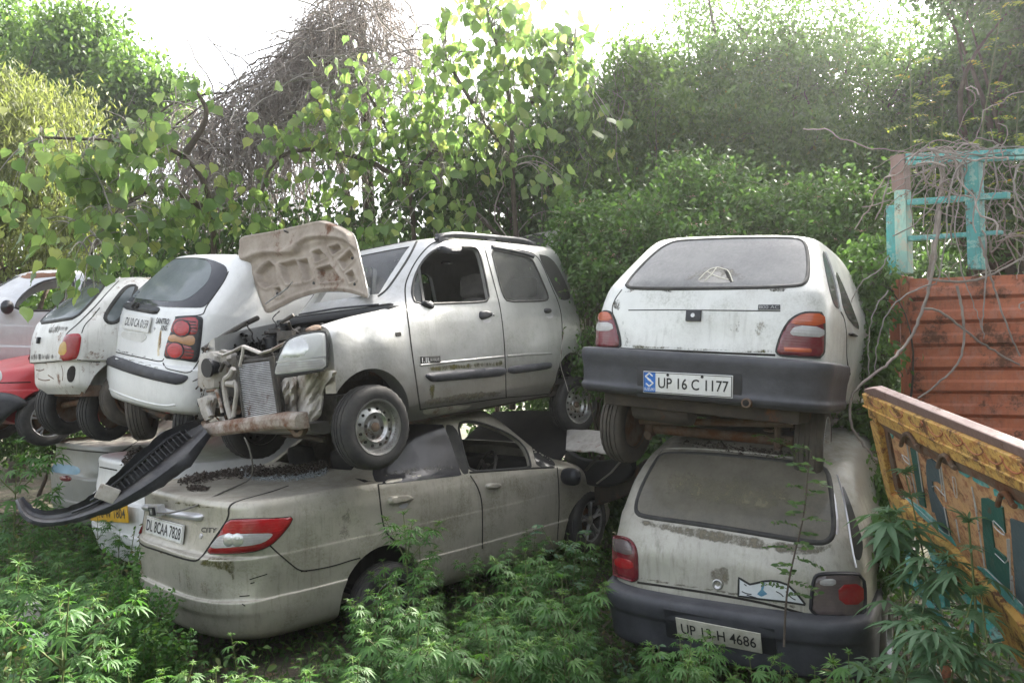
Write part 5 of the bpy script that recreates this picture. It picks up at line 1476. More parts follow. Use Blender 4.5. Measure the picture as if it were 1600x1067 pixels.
cs.stain(S((95, 540), (200, 570), (360, 605), (370, 625), (250, 602), (150, 582), (86, 560)), M['gr_black'], fade=2)
cs.stain(S((335, 440), (372, 430), (375, 520), (360, 600), (335, 590)), M['gr_rust'], fade=4)
cs.stain(S((120, 585), (300, 630), (360, 650), (380, 672), (300, 655), (110, 605)), M['gr_moss'], fade=2)
cs.stain(S((165, 362), (320, 372), (315, 385), (160, 374)), M['gr_rust'], fade=2)
t1 = cs.loc((168, 640), 0, -.42); wheel(cs.root, t1, (-.35, .95, -.05), 'drum', .29)
t2 = cs.loc((222, 640), 0, -.40); wheel(cs.root, t2, (-.75, .6, -.2), 'rusty', .27, dirty=True)
wheel(cs.root, cs.loc((297, 655), 0, -.30), (.75, -.7, 0), 'steel', .265)
for y in (.66, -.66): wheel(cs.root, (2.38, y, .28), (0, y, 0), 'steel', .275)
mb = MB(); mb.box((.9, 0, .27), (2.6, 1.2, .1)); mb.tube([t1, cs.loc((298, 655), 0, -.38)], .03, 8); mb.tube([cs.loc((205, 628), 0, -.5), cs.loc((262, 652), 0, -.5)], .03, 8); mb.build('underbody', M['under'], cs.root, bevel=.02)

# ------------------------------------------------------------------ 6. old white hatchback without a rear bumper
LVH = [dict(z=.30, xr=-.46, xf=2.55, w=.60, rr=.22, nr=3.6), dict(z=.40, xr=-.525, xf=2.7, w=.66), dict(z=.585, xr=-.535, xf=2.775, w=.67), dict(z=.60, xr=-.565, xf=2.775, w=.705)] + LV800[4:]
LVH = [dict(l) for l in LVH]
for l in LVH:
    if l['z'] > 1.1: l['w'] = l['w'] + (.045 if l['w'] > .2 else 0); l['z'] += .015
ch = Car('white_hatchback', 'older white hatchback without a rear bumper, stacked beside the red car', 'car',
         (-3.9, 7.168, 1.22), (46.9, -.1, -.7), LVH, M['hatch'], arches=[(-.02, .27, .36, 1), (-.02, .27, .36, -1), (2.2, .27, .33, 1), (2.2, .27, .33, -1)])
K = lambda *p: cr(0, 400, 3.336, p)
ch.finish_body()
hg = K((205, 350), (250, 300), (320, 235), (400, 165), (440, 145), (500, 140), (548, 140), (540, 165), (500, 215), (450, 270), (395, 322), (330, 332), (260, 343))
w = ch.patch('rear_window', hg, M['gsantro'], off=.004, bev=0, smooth=1, step=4)
ch.strip('window_seal', hg, .035, M['rubber'], off=.010, closed=True, smooth=1, round_=True, parent=w)
ql = K((548, 330), (552, 305), (590, 245), (640, 180), (665, 158), (700, 152), (715, 160), (690, 220), (660, 290), (610, 345), (570, 350))
w = ch.patch('side_window', ql, M['gsantro'], off=.004, bev=0, smooth=1, step=3.5)
ch.strip('window_seal', ql, .035, M['rubber'], off=.010, closed=True, smooth=1, round_=True, parent=w)
hlp = K((337, 410), (380, 404), (426, 404), (420, 470), (405, 530), (385, 540), (312, 547), (318, 480))
l = ch.patch('tail_light', hlp, M['lred'], off=.016, bev=2, smooth=1, step=3)
ch.patch('turn_lens', K((318, 470), (335, 446), (355, 448), (356, 515), (312, 518)), M['lyellow'], off=.019, bev=2, smooth=1, step=2.5, parent=l)
ch.strip('hatch_seam', K((312, 548), (318, 480), (340, 408), (400, 360), (430, 330), (500, 260), (560, 190), (620, 130)), .010, M['gap'], off=.002)
ch.strip('hatch_seam', K((138, 557), (220, 558), (312, 547)), .014, M['gap'], off=.002)
ch.strip('body_seam', K((404, 540), (450, 548), (522, 552)), .010, M['gap'], off=.002)
ch.strip('side_seam', K((426, 402), (440, 360), (480, 320), (520, 270)), .008, M['gap'], off=.001)
f = ch.frame(K((196, 440))[0], K((218, 440))[0]); mb = MB(); mb.box(f[0] + f[3] * .01, (.05, .06, .03), Matrix((f[1], f[2], f[3])).transposed()); mb.build('hatch_lock', M['plastic'], ch.root, bevel=.006)
ch.patch('tail_light', K((118, 490), (130, 480), (134, 550), (122, 556)), M['lmaroon'], off=.014, bev=1, step=2.5)
ch.patch('torn_hole', K((350, 600), (372, 570), (395, 575), (392, 630), (375, 662), (352, 650)), M['gap'], off=.004, bev=0, smooth=1, step=3)
for p in (((180, 590), (210, 600), (230, 590)), ((250, 620), (280, 640)), ((200, 640), (230, 650), (260, 645)), ((320, 570), (330, 610), (325, 650)), ((180, 565), (176, 600), (170, 640))):
    ch.strip('scratch', K(*p), .010, M['rusty'], off=.001, sink=.001, step=3)
wheel(ch.root, ch.loc((103, 632), 0, -.25), (-.45, .9, 0), 'drum', .29)
wheel(ch.root, (-.0, -.62, .27), (0, -1, 0), 'rusty', .27, dirty=True)
for y in (.62, -.62): wheel(ch.root, (2.2, y, .26), (0, y, 0), 'steel', .27)
mb = MB(); mb.box((.9, 0, .33), (2.6, 1.1, .1)); mb.tube([ch.loc(K((270, 715))[0], 0, -.3), ch.loc(K((420, 700))[0], 0, -.2), ch.loc(K((510, 670))[0], 0, -.1)], .028, 8); mb.tube([ch.loc(K((330, 780))[0], 0, -.3), ch.loc(K((490, 745))[0], 0, -.2)], .03, 8)
for i in range(5): 
    c_ = ch.loc(K((400, 700 + i * 16))[0], 0, -.2); mb.lathe([(.05, 0), (.06, .008), (.05, .016)], 14, M=Matrix.Translation(c_) @ Matrix.Rotation(math.pi / 2, 4, 'X'))
mb.build('rear_axle', M['rusty'], ch.root)

ch.stain(K((140, 500), (300, 500), (310, 540), (200, 556), (138, 552)), M['gr_black'], fade=4)
ch.stain(K((230, 360), (330, 345), (400, 380), (320, 410), (240, 420)), M['gr_black'], fade=5)

# ------------------------------------------------------------------ 7. white saloon and grey saloon under them
def saloon(name, label, loc, rot, mat, bodyonly=False):
    c = Car(name, label, 'car', loc, rot, LVC, mat, arches=[(.06, .30, .335, 1), (.06, .30, .335, -1), (2.42, .30, .335, 1), (2.42, .30, .335, -1)], sub=3)
    return c


cx1 = saloon('white_saloon', 'white saloon with a yellow number plate, crushed under the clean white hatchback', (-2.79, 7.31, -.12), (48, 0, 0), M['taxi'])
cx1.finish_body()
T = lambda *p: cr(120, 640, 4.444, p)
for seam in (((60, 375), (150, 395), (280, 420)),): cx1.strip('boot_crease', T(*seam), .012, M['gap'], off=.002)
fr = cx1.frame((140, 800), (204, 801))
pl, fr = cx1.plate('number_plate', None, None, .15, M['plateyel'], off=.02, thick=.01, fr=fr, label='yellow number plate')
cx1.letters('lettering', 'UP16 W 1804', None, None, .085, M['ink'], off=.0205, parent=pl, fr=(fr[0], fr[1], fr[2], fr[3], fr[4] * .9), bold=.012)
f = cx1.frame((215, 748), (232, 748))
mb = MB(); ring = [f[0] + f[3] * .012 + f[1] * (.055 * math.cos(a)) + f[2] * (.042 * math.sin(a)) for a in np.linspace(0, 2 * math.pi, 25)]; mb.tube(ring, .006, 6); mb.tube([ring[6], ring[18]], .005, 6); mb.build('emblem', M['plastic'], cx1.root)
g = cx1.patch('rear_window', [(225, 690), (262, 664), (300, 660), (320, 690), (290, 700)], M['gdark'], off=.003, bev=0, step=4) if False else None
for p, ax in (((.06, -.74, .30), -1), ((.06, .74, .30), 1), ((2.42, -.74, .30), -1), ((2.42, .74, .30), 1)): wheel(cx1.root, p, (0, ax, 0), 'steel', .29)
cx1.strip('bumper_seam', [(128, 778), (160, 782), (200, 786)], .012, M['gap'], off=.002)

cx2 = saloon('grey_saloon', 'dusty grey saloon with a blue lower edge, crushed under the older white hatchback', (-4.2, 8.95, -.12), (48, 0, 0), M['greycar'])
cx2.finish_body()
cx2.strip('boot_seam', [(78, 697), (110, 702), (150, 706), (185, 708), (200, 700), (225, 682)], .014, M['gap'], off=.003)
cx2.patch('lower_band', [(62, 722), (90, 724), (125, 728), (126, 742), (100, 740), (62, 734)], paint('blue_band', (.10, .24, .33), amt=.4, seed=14), off=.006, bev=1, step=4)
cx2.patch('rear_light', [(93, 743), (112, 744), (112, 752), (94, 751)], M['lmaroon'], off=.012, bev=1, step=2.5)
for p, ax in (((.06, -.74, .30), -1), ((.06, .74, .30), 1), ((2.42, -.74, .30), -1), ((2.42, .74, .30), 1)): wheel(cx2.root, p, (0, ax, 0), 'steel', .29)

# ------------------------------------------------------------------ 8. red car and pale silver saloon at the far left
fw = Vector((math.cos(math.radians(235)), math.sin(math.radians(235)), 0)); lf = Vector((-fw.y, fw.x, 0))
whl = at(72, 655, 8.2)
base = whl - lf * .66 - fw * 2.40 - Vector((0, 0, .29))
LVR = [dict(l) for l in LVS]
cr_ = Car('red_car', 'red car with a loose dark bumper at the left edge of the photo', 'car', tuple(base), (235, 0, 0), LVR, M['red'], arches=[(2.40, .29, .34, 1), (2.40, .29, .34, -1), (0, .28, .33, 1), (0, .28, .33, -1)])
bx = MB(); bx.box((-.1, 0, .9), (2.2, 3, 3)); cr_.cutters.append(me_from(bx)); cr_.finish_body()
wheel(cr_.root, (2.40, .66, .29), (0, 1, 0), 'alloy', .29); wheel(cr_.root, (2.40, -.66, .29), (0, -1, 0), 'alloy', .29); 
cr_.patch('headlamp', [(-14, 574), (3, 578), (4, 596), (-14, 597)], M['headlamp'], off=.012, bev=2, step=3)
cr_.strip('bumper_seam', [(-20, 598), (10, 598), (48, 597)], .012, M['gap'], off=.003)
cr_.patch('bumper', [(-25, 612), (0, 612), (25, 616), (44, 628), (40, 634), (26, 640), (12, 650), (0, 664), (-10, 672), (-25, 670)], M['bumper'], off=.07, bev=6, smooth=1, step=4)
cr_.patch('windscreen', [(-60, 500), (20, 500), (10, 520), (-60, 520)], M['gdark'], off=.004, bev=0, step=6) if False else None

fw = Vector((math.cos(math.radians(215)), math.sin(math.radians(215)), 0)); lf = Vector((-fw.y, fw.x, 0))
base = at(25, 487, 9.2) - fw * 1.70 - lf * .80 - Vector((0, 0, .90))
LVV = [dict(l) for l in LVC]
cv = Car('silver_saloon', 'pale silver saloon with a rusty roof, high at the left behind the red car', 'car', tuple(base), (215, 0, 0), LVV, M['silver'], arches=[(2.42, .30, .335, 1), (0.06, .30, .335, 1)], sub=4)
vf = [(22, 486), (30, 466), (52, 447), (75, 437), (113, 433), (116, 445), (112, 470), (96, 485)]
cv.cutters.append(cavity(LVC, .0, 2.1, .35, 1.46))
cv.cutters += prism_cut(cv, vf)
for x0, x1, z0, z1, xx in ((-.30, 0, 0, 0, 0), (1.35, 0, 0, 0, 0)):
    bx = MB(); b_ = [(x0, .47, 1.13), (x0, -.47, 1.13), (x0, -.39, 1.40), (x0, .39, 1.40)]
    bx.add([*b_, *[(x + .85, y, z) for x, y, z in b_]], [(0, 1, 2, 3), (7, 6, 5, 4), (0, 4, 5, 1), (1, 5, 6, 2), (2, 6, 7, 3), (3, 7, 4, 0)]); cv.cutters.append(me_from(bx))
cv.finish_body()
for y in (.36, -.36): seat(cv.root, (.95, y, .42))
mb = MB(); mb.box((.95, 0, .30), (2.0, 1.45, .05)); mb.box((1.8, 0, .8), (.25, 1.36, .3)); mb.build('cabin_floor', M['dark'], cv.root, bevel=.03)
cv.strip('window_trim', vf, .03, M['rubber'], off=.008, closed=True, round_=True, smooth=1)
cv.patch('windscreen', [(-40, 470), (4, 458), (36, 431), (18, 428), (-40, 432)], M['gwind'], off=-.005, bev=0, step=5, smooth=1, thick=.004)
cv.patch('roof_rust', [(22, 429), (45, 424), (90, 423), (120, 425), (118, 431), (75, 433), (40, 437)], rough_mat('rusted_roof', (.13, .06, .035), (.22, .12, .08), .8, 9, rust=.5), off=.004, bev=1, step=4)
cv.patch('rear_door_window', [(126, 436), (150, 436), (176, 446), (190, 458), (196, 470), (126, 478)], M['gdark'], off=.003, bev=0, step=4)
cv.strip('door_seam', [(118, 434), (120, 470), (122, 500), (122, 530)], .012, M['gap'], off=.002)
p = cv.hits([(26, 482)])[0]
mb = MB(); rows = []
for t_ in np.linspace(0, 1, 8):
    k = (1 - (2 * t_ - 1) ** 4) ** .5 + .02
    rows.append([p[0] + Vector((.10 * k * math.cos(a_) * .7 + .1, .03 + .24 * t_, .085 * k * math.sin(a_))) for a_ in np.linspace(0, 2 * math.pi, 15)[:-1]])
mb.grid(rows, close=True); mb.build('wing_mirror', M['plastic'], cv.root, ang=60)
for x, y in ((2.42, .74), (.06, .74)): wheel(cv.root, (x, y, .30), (0, y, 0), 'steel', .29)

# ------------------------------------------------------------------ 9. grey hatchback behind the silver one
pR = at(868, 378, 8.9)
cg = Car('grey_hatchback', 'grey hatchback half buried in creepers behind the silver hatchback, only its roof corner showing', 'car', tuple(pR - Vector((.25, .1, 1.30))), (55, 0, -4), LV800, M['greycar'], arches=[(0, .27, .31, -1)])
cg.finish_body()
mb = cg.patch('rear_window', [(790, 372), (820, 366), (850, 366), (858, 376), (850, 392), (820, 402), (786, 404)], M['gdark'], off=.003, bev=0, step=4, smooth=1)
cg.patch('side_window', [(872, 384), (884, 376), (900, 374), (902, 392), (882, 396)], M['gap'], off=.003, bev=0, step=3, smooth=1)
# ------------------------------------------------------------------ derelict lorry parts on the right
class Sheet:
    """a flat board standing in the scene, given by three of its corners"""
    def __init__(s, a, b, c):
        s.p = a; s.n = (b - a).cross(c - a).normalized()
        if s.n.dot(CAM - a) < 0: s.n = -s.n

    def pt(s, px, off=0.0):
        r = ray(*px); return CAM + r * ((s.p - CAM).dot(s.n) / r.dot(s.n)) + s.n * off

    def slab(s, name, poly, mat, front, back, parent, smooth=0, label=None, bevel=0):
        P = chaikin(poly, smooth) if smooth else poly
        mb = MB(); n = len(P)
        mb.v = [s.pt(p, front) for p in P] + [s.pt(p, back) for p in P]
        mb.f = [list(range(n)), list(range(n, 2 * n))[::-1]] + [[i, (i + 1) % n, n + (i + 1) % n, n + i] for i in range(n)]; mb.m = [0] * len(mb.f)
        o = mb.build(name, mat, parent, smooth=bool(smooth), bevel=bevel)
        if label: o['label'] = label
        return o

    def rod(s, name, pts, r, mat, off, parent, n=8, smooth=2, flat=1.0):
        P = chaikin(pts, smooth, False) if smooth else pts
        mb = MB(); mb.tube([s.pt(p, off) for p in P], r, n, flat=flat)
        return mb.build(name, mat, parent)


def old_paint(name, col, col2, rust=.5, sc=6, peel=None, amt=.4, rough=.6):
    t = NT(name); v = t.coord()
    c = t.mix(t.ramp(t.noise(3.5, 6, .7, v), .35, .65), col, col2)
    if peel:
        c = t.mix(t.ramp(t.noise(sc * 2.5, 8, .75, t.coord(loc=(4, 2, 8))), .52, .56), c, peel)
    d = t.ramp(t.noise(40, 5, .7, t.coord(scale=(1, 1, .2))), .50, .75)
    c = t.mix(t.math('MULTIPLY', d, amt), c, (.09, .06, .04))
    r = t.ramp(t.noise(sc, 9, .8, t.coord(loc=(7, 5, 2))), .66 - .22 * rust, .70 - .16 * rust)
    c = t.mix(r, c, t.mix(t.noise(50, 4, .7, v), (.045, .018, .010), (.20, .075, .03)))
    b = t.bump(t.math('ADD', t.noise(30, 5, .7, v), t.math('MULTIPLY', r, -.8)), .5, .01)
    return t.done(t.bsdf(**{'Base Color': c, 'Roughness': rough, 'Normal': b}))


M['yellow'] = old_paint('ornate_yellow_paint', (.66, .42, .12), (.56, .32, .08), rust=.68, sc=11, peel=(.40, .17, .045))
M['ochre'] = old_paint('faded_orange_panel', (.56, .32, .14), (.48, .27, .15), rust=.55, sc=9, peel=(.36, .15, .07))
M['pinkrust'] = old_paint('pinkish_rusty_top', (.23, .15, .13), (.16, .10, .085), rust=.45, sc=8)
M['greenpaint'] = old_paint('dark_green_lettering', (.012, .09, .065), (.03, .11, .09), rust=.35, sc=9)
M['slate'] = old_paint('slate_lettering', (.05, .08, .09), (.07, .10, .11), rust=.3, sc=9)
M['turq'] = old_paint('turquoise_paint', (.05, .35, .32), (.09, .29, .28), rust=.42, sc=6, peel=(.22, .42, .38))
M['turqpale'] = old_paint('pale_turquoise_paint', (.20, .45, .40), (.34, .46, .38), rust=.42, sc=6, peel=(.40, .42, .33))
M['whiteline'] = old_paint('white_outline', (.58, .57, .56), (.42, .41, .42), rust=.3, sc=14)
M['rail'] = old_paint('orange_red_boards', (.46, .15, .07), (.36, .105, .05), rust=.62, sc=5, peel=(.40, .15, .09), amt=.5)
M['postorange'] = old_paint('rusty_orange_post', (.40, .11, .05), (.34, .14, .06), rust=.62, sc=7)

tg = Sheet(at(1357, 605, 3.65), at(1600, 692, 2.35), at(1425, 795, 3.72))
tr = empty('lorry_tailboard', tg.pt((1425, 795)), 'rusty ornate yellow lorry tailboard with dark green painted lettering, leaning at right', 'tailboard')
tr_inv = tr.matrix_world.inverted()


def adopt(o, root):
    """keep world placement while becoming a part of root"""
    o.data.transform(root.matrix_world.inverted() @ Matrix.Identity(4)); o.parent = root
    return o


Z = lambda *p: cr(1340, 590, 5.081, p)
Z2 = lambda *p: cr(1400, 760, 3.475, p)
parts = []
parts.append(tg.slab('board', [(1366, 640), (1400, 655), (1640, 765), (1700, 792), (1700, 1140), (1600, 1012), (1425, 797)], M['ochre'], 0, -.05, None))
parts.append(tg.slab('top_rail', [(1356, 606), (1372, 604), (1600, 694), (1700, 734), (1700, 752), (1600, 709), (1357, 611)], M['pinkrust'], .022, -.018, None, bevel=.006))
parts.append(tg.slab('ornate_band', [(1357, 611), (1600, 709), (1700, 752), (1700, 790), (1600, 744), (1480, 690), (1362, 634)], M['yellow'], .035, -.05, None, bevel=.005))
parts.append(tg.slab('ornate_band', [(1362, 635), (1480, 691), (1600, 745), (1700, 791), (1700, 812), (1600, 762), (1480, 708), (1364, 650)], M['yellow'], .022, -.05, None, bevel=.004))
parts.append(tg.slab('end_bar', Z((140, 330), (190, 310), (300, 870), (330, 1000), (360, 1067), (300, 1000), (255, 850)), M['yellow'], .03, -.05, None, bevel=.006))
parts.append(tg.slab('end_bar', Z((215, 330), (240, 340), (345, 880), (400, 990), (350, 940), (310, 860)), M['rusty'], .012, -.05, None))
parts.append(tg.slab('bottom_bar', Z2((0, 30), (60, 70), (200, 230), (330, 330), (420, 440), (560, 560), (695, 720), (860, 930), (860, 1120), (695, 935), (560, 770), (400, 590), (200, 330), (60, 180), (0, 110)), M['yellow'], .03, -.05, None, bevel=.006))
parts.append(tg.slab('rust_band', [(1372, 652), (1480, 706), (1600, 762), (1700, 810), (1700, 830), (1600, 784), (1545, 752), (1480, 722), (1440, 705), (1385, 668)], M['rusty'], .014, -.02, None))
for name, poly, mt, o1 in (
    ('painted_letter', Z((425, 552), (475, 575), (550, 1030), (500, 1000)), 'greenpaint', .006),
    ('painted_letter', Z((560, 645), (590, 640), (640, 680), (660, 720), (680, 850), (640, 820), (600, 820), (610, 900), (700, 1060), (690, 1090), (600, 1060), (560, 830), (552, 700)), 'slate', .006),
    ('painted_letter', Z2((210, 110), (240, 100), (272, 120), (300, 260), (270, 245), (235, 200)), 'slate', .007),
    ('painted_letter', Z2((470, 60), (500, 60), (585, 110), (600, 250), (540, 200), (520, 180), (540, 330), (600, 380), (625, 440), (630, 560), (590, 530), (500, 440), (480, 260)), 'greenpaint', .006),
    ('painted_letter', Z2((628, 170), (695, 195), (800, 250), (800, 760), (660, 600)), 'slate', .006)):
    parts.append(tg.slab(name, poly, M[mt], o1, -.02, None))
for poly in (Z((560, 545), (640, 585), (680, 620), (680, 650), (620, 620), (565, 580)), Z((480, 500), (530, 520), (530, 560), (490, 540)), Z((310, 410), (360, 425), (400, 470), (350, 455)), Z((245, 345), (300, 380), (285, 480), (265, 430)),
             Z((800, 705), (880, 740), (910, 775), (880, 790), (820, 750)), Z((920, 770), (1000, 800), (1050, 870), (990, 850), (930, 810)), Z((1090, 880), (1160, 930), (1170, 960), (1100, 930)), Z((720, 640), (800, 670), (800, 700), (730, 690)), Z((1195, 940), (1321, 1000), (1321, 1040), (1230, 1010)), Z2((445, 430), (500, 450), (695, 650), (695, 690), (600, 610)), Z2((60, 60), (150, 120), (290, 250), (330, 320), (250, 250), (130, 150))):
    parts.append(tg.slab('paint_patch', poly, M['turq'], .0065, -.02, None))
for pts in (((400, 500), (425, 680), (490, 1000)), ((362, 605), (415, 640), (430, 690), (380, 650), (362, 610)), ((480, 560), (530, 900)), ((660, 700), (690, 930), (640, 850), (605, 860)), ((765, 780), (790, 790), (808, 950), (785, 940), (765, 785)), ((920, 860), (960, 1060)), ((675, 700), (715, 980)), ((395, 770), (430, 800), (440, 900))):
    parts.append(tg.rod('outline', Z(*pts), .0028, M['whiteline'], .007, None, 6, 1, .5))
for pts in (((540, 180), (600, 240), (600, 265), (540, 215), (537, 185)), ((548, 360), (620, 430), (615, 280)), ((430, 40), (490, 430)), ((490, 440), (640, 580), (700, 640)), ((640, 480), (652, 610)), ((270, 110), (300, 265)), ((0, 15), (110, 100), (250, 235), (300, 265)), ((335, 175), (355, 300)), ((625, 280), (635, 560)), ((230, 0), (275, 50))):
    parts.append(tg.rod('outline', Z2(*pts), .0028, M['whiteline'], .007, None, 6, 1, .5))
for c0, r0 in (((765, 640), 70), ((440, 470), 45), ((1240, 940), 60)):
    parts.append(tg.rod('ring_hook', Z(*[(c0[0] - r0 + 20 * k, c0[1] + (50 if k in (0,) else 0) - (70 if 1 <= k <= 5 else 0) * math.sin(k / 6 * math.pi) + k * 8) for k in range(8)]), .010, M['rusty'], .03, None, 8, 2))
sw = []
for k in range(9):                              # embossed scrolls along the top band
    x0 = 1372 + k * 30; y0 = 622 + (x0 - 1372) * .428
    s_ = 1 + k * .12
    parts.append(tg.rod('scroll', [(x0, y0), (x0 + 5 * s_, y0 + 8 * s_), (x0 + 13 * s_, y0 + 13 * s_), (x0 + 20 * s_, y0 + 9 * s_), (x0 + 16 * s_, y0 + 4 * s_)], .0030, M['postorange'], .036, None, 6, 2))
parts.append(tg.rod('bead', [(1360, 630), (1480, 686), (1600, 740), (1700, 786)], .005, M['yellow'], .036, None, 8, 0))
for o in parts: adopt(o, tr)

# turquoise chassis ironwork below the tailboard
fr = empty('lorry_underframe', at(1500, 960, 3.3), 'turquoise iron underframe showing through leaves below the tailboard', 'underframe')
for pts, r, mt in (([(1418, 858, 3.5), (1424, 905, 3.45), (1470, 965, 3.3), (1500, 1005, 3.2)], .016, 'turq'), ([(1422, 900, 3.55), (1450, 930, 3.5), (1462, 950, 3.45)], .03, 'turq'), ([(1470, 870, 3.4), (1476, 950, 3.3)], .022, 'turq'), ([(1452, 850, 3.5), (1472, 900, 3.4), (1478, 930, 3.4)], .018, 'turq'),
                   ([(1510, 930, 3.1), (1545, 970, 3.0), (1560, 1000, 2.95)], .028, 'turq'), ([(1518, 960, 3.1), (1519, 990, 3.1), (1530, 1005, 3.1)], .010, 'turq'), ([(1490, 985, 3.2), (1505, 1010, 3.1)], .02, 'turqpale'), ([(1440, 960, 3.4), (1475, 1030, 3.2), (1490, 1075, 3.1)], .03, 'postorange')):
    mb = MB(); mb.tube([at(*p) for p in pts], r, 4); adopt(mb.build('frame_bar', M[mt], None, smooth=False), fr)

# orange boarded lorry side with a turquoise stake frame
DS = 5.3
ls = Sheet(at(1412, 440, DS), at(1640, 425, DS - .75), at(1425, 680, DS))
lr = empty('derelict_lorry', ls.pt((1425, 690)), 'corrugated orange-red lorry side under a turquoise stake frame, draped in dry creepers', 'lorry')
parts = []
L0, L1 = 1420, 1760
tops = [(438 + k * 35.5) for k in range(9)]
mb = MB()
yl = lambda x, y: y + (x - 1420) * ((y - 585) / 585 * .16 - .0)     # boards drift with the perspective of the side
prof = []
y = 436.0
while y < 720:
    prof += [(y, .0), (y + 13, .002), (y + 17, .016), (y + 29, .018), (y + 32, .0), (y + 34.2, -.012), (y + 35.4, -.012)]
    y += 36
rows = []
for x in np.linspace(L0, L1, 30):
    row = []
    for yy, o in prof:
        row.append(ls.pt((x, yl(x, yy)), o + .003 * math.sin(x * .09 + yy * .05)))
    rows.append(row)
mb.grid(rows); b = len(mb.v); rows2 = [[q - ls.n * .05 for q in r] for r in rows]; mb.grid([r[::-1] for r in rows2])
parts.append(mb.build('side_boards', M['rail'], None, ang=25, recalc=False))
parts.append(ls.slab('corner_post', [(1409, 432), (1421, 432), (1424, 520), (1427, 660), (1420, 735), (1411, 735), (1411, 520)], M['postorange'], .03, -.06, None, bevel=.006))
parts.append(ls.slab('end_post', [(1389, 430), (1405, 430), (1407, 520), (1406, 590), (1392, 565), (1390, 500)], M['postorange'], .01, -.08, None, bevel=.004))
parts.append(ls.slab('stake', [(1385, 322), (1400, 320), (1402, 380), (1404, 430), (1388, 430), (1386, 380)], M['turq'], .012, -.08, None, bevel=.006))
parts.append(ls.slab('stake', [(1400, 297), (1418, 296), (1420, 360), (1422, 427), (1404, 428), (1401, 360)], M['turqpale'], .03, -.05, None, bevel=.006))
parts.append(ls.slab('stake_cap', [(1394, 245), (1416, 241), (1418, 297), (1397, 299)], M['pinkrust'], .032, -.05, None, bevel=.005))
parts.append(ls.slab('stake', [(1508, 248), (1531, 246), (1534, 340), (1537, 421), (1515, 421), (1512, 340)], M['turq'], .03, -.05, None, bevel=.006))
parts.append(ls.slab('stake', [(1640, 236), (1670, 234), (1676, 415), (1648, 415)], M['turq'], .03, -.05, None, bevel=.006))
for a, b, c, d in (((1417, 241), (1760, 226), (1760, 236), (1417, 250)), ((1417, 252), (1760, 238), (1760, 242), (1417, 258)), ((1419, 312), (1576, 300), (1576, 310), (1419, 321)), ((1421, 369), (1565, 360), (1565, 366), (1421, 377))):
    parts.append(ls.slab('cross_rail', [a, b, c, d], M['turq'], .02, -.03, None, bevel=.004))
for o in parts: adopt(o, lr)
# the bed and far side of the same lorry, behind the boards
for p in ([(1412, 700), (1760, 760), (1760, 800), (1412, 735)],):
    adopt(ls.slab('bed_beam', p, M['postorange'], .02, -1.2, None), lr)

# ------------------------------------------------------------------ loose things lying about
# torn bumper across the two boots
cl = [(30, 778, 5.15), (44, 806, 5.05), (85, 812, 5.0), (150, 792, 4.9), (205, 757, 4.9), (250, 722, 5.0), (290, 690, 5.15), (318, 668, 5.25)]
wd_ = [.05, .10, .11, .13, .20, .27, .30, .16]
P = np.array([[*at(*p)] for p in cl]); P = resample(chaikin(P, 2, False), .035, False)
W_ = np.interp(np.linspace(0, 1, len(P)), np.linspace(0, 1, len(wd_)), wd_)
mb = MB(); rows = []; rq = random.Random(3)
for i, p in enumerate(P):
    t = P[min(i + 1, len(P) - 1)] - P[max(i - 1, 0)]; t = Vector(t).normalized()
    vw = (CAM - Vector(p)).normalized(); up = t.cross(vw).normalized()
    if up.z < 0: up = -up
    w = W_[i]; p = Vector(p); row = []
    prof = [(-.5, .02), (-.42, .065), (-.25, .08), (-.12, .055), (-.05, .02), (.0, -.03), (.22, -.05), (.30, -.02), (.40, -.01), (.5, .03), (.5, .01), (.40, -.035), (.25, -.075), (.0, -.06), (-.08, -.01), (-.25, .055), (-.42, .04)]
    for a, b in prof:
        j = rq.uniform(-.008, .008) if .35 < abs(a) and i % 3 == 0 else 0
        row.append(p + up * (a * w + j) + vw * (b * (.5 + w * 2)))
    rows.append(row)
mb.grid(rows, close=True); k = len(rows[0]); mb.f += [list(range(k)), list(range((len(rows) - 1) * k, len(rows) * k))[::-1]]; mb.m += [0, 0]
tb = empty('torn_bumper', P[0], 'torn black plastic bumper lying slantwise across the boots of the white and champagne saloons', 'bumper')
shell = adopt(mb.build('bumper_shell', rough_mat('scuffed_black_plastic', (.020, .021, .026), (.075, .078, .088), .45, 7, bump=.25, dust=.35), None, ang=50), tb)
for i in range(int(len(P) * .48), int(len(P) * .95), 1):
    t = Vector(P[min(i + 1, len(P) - 1)] - P[max(i - 1, 0)]).normalized(); vw = (CAM - Vector(P[i])).normalized(); up = t.cross(vw).normalized()
    if up.z < 0: up = -up
    mb = MB(); p = Vector(P[i]); w = W_[i]; mb.box(p + up * (.16 * w) + vw * .0, (.006, w * .30, .05), Matrix((t, up, vw)).transposed()); adopt(mb.build('stiffening_rib', M['bumper'], None), tb)
for a0, a1, off in ((.45, .93, .30), (.35, .6, .12)):
    i0, i1 = int(len(P) * a0), int(len(P) * a1); pts = []
    for i in range(i0, i1):
        t = Vector(P[min(i + 1, len(P) - 1)] - P[max(i - 1, 0)]).normalized(); vw = (CAM - Vector(P[i])).normalized(); up = t.cross(vw).normalized()
        if up.z < 0: up = -up
        pts.append(Vector(P[i]) + up * (off * W_[i]) + vw * .02)
    mb = MB(); mb.tube(pts, .010, 6); adopt(mb.build('lip', M['plastic'], None), tb)
mb = MB(); c_ = Vector(P[int(len(P) * .55)]) + Vector((.0, -.05, .03))
mb.box(c_, (.13, .02, .10), rotm(20, 25, 0)); adopt(mb.build('broken_bracket', M['palemetal'], None, bevel=.01), tb)

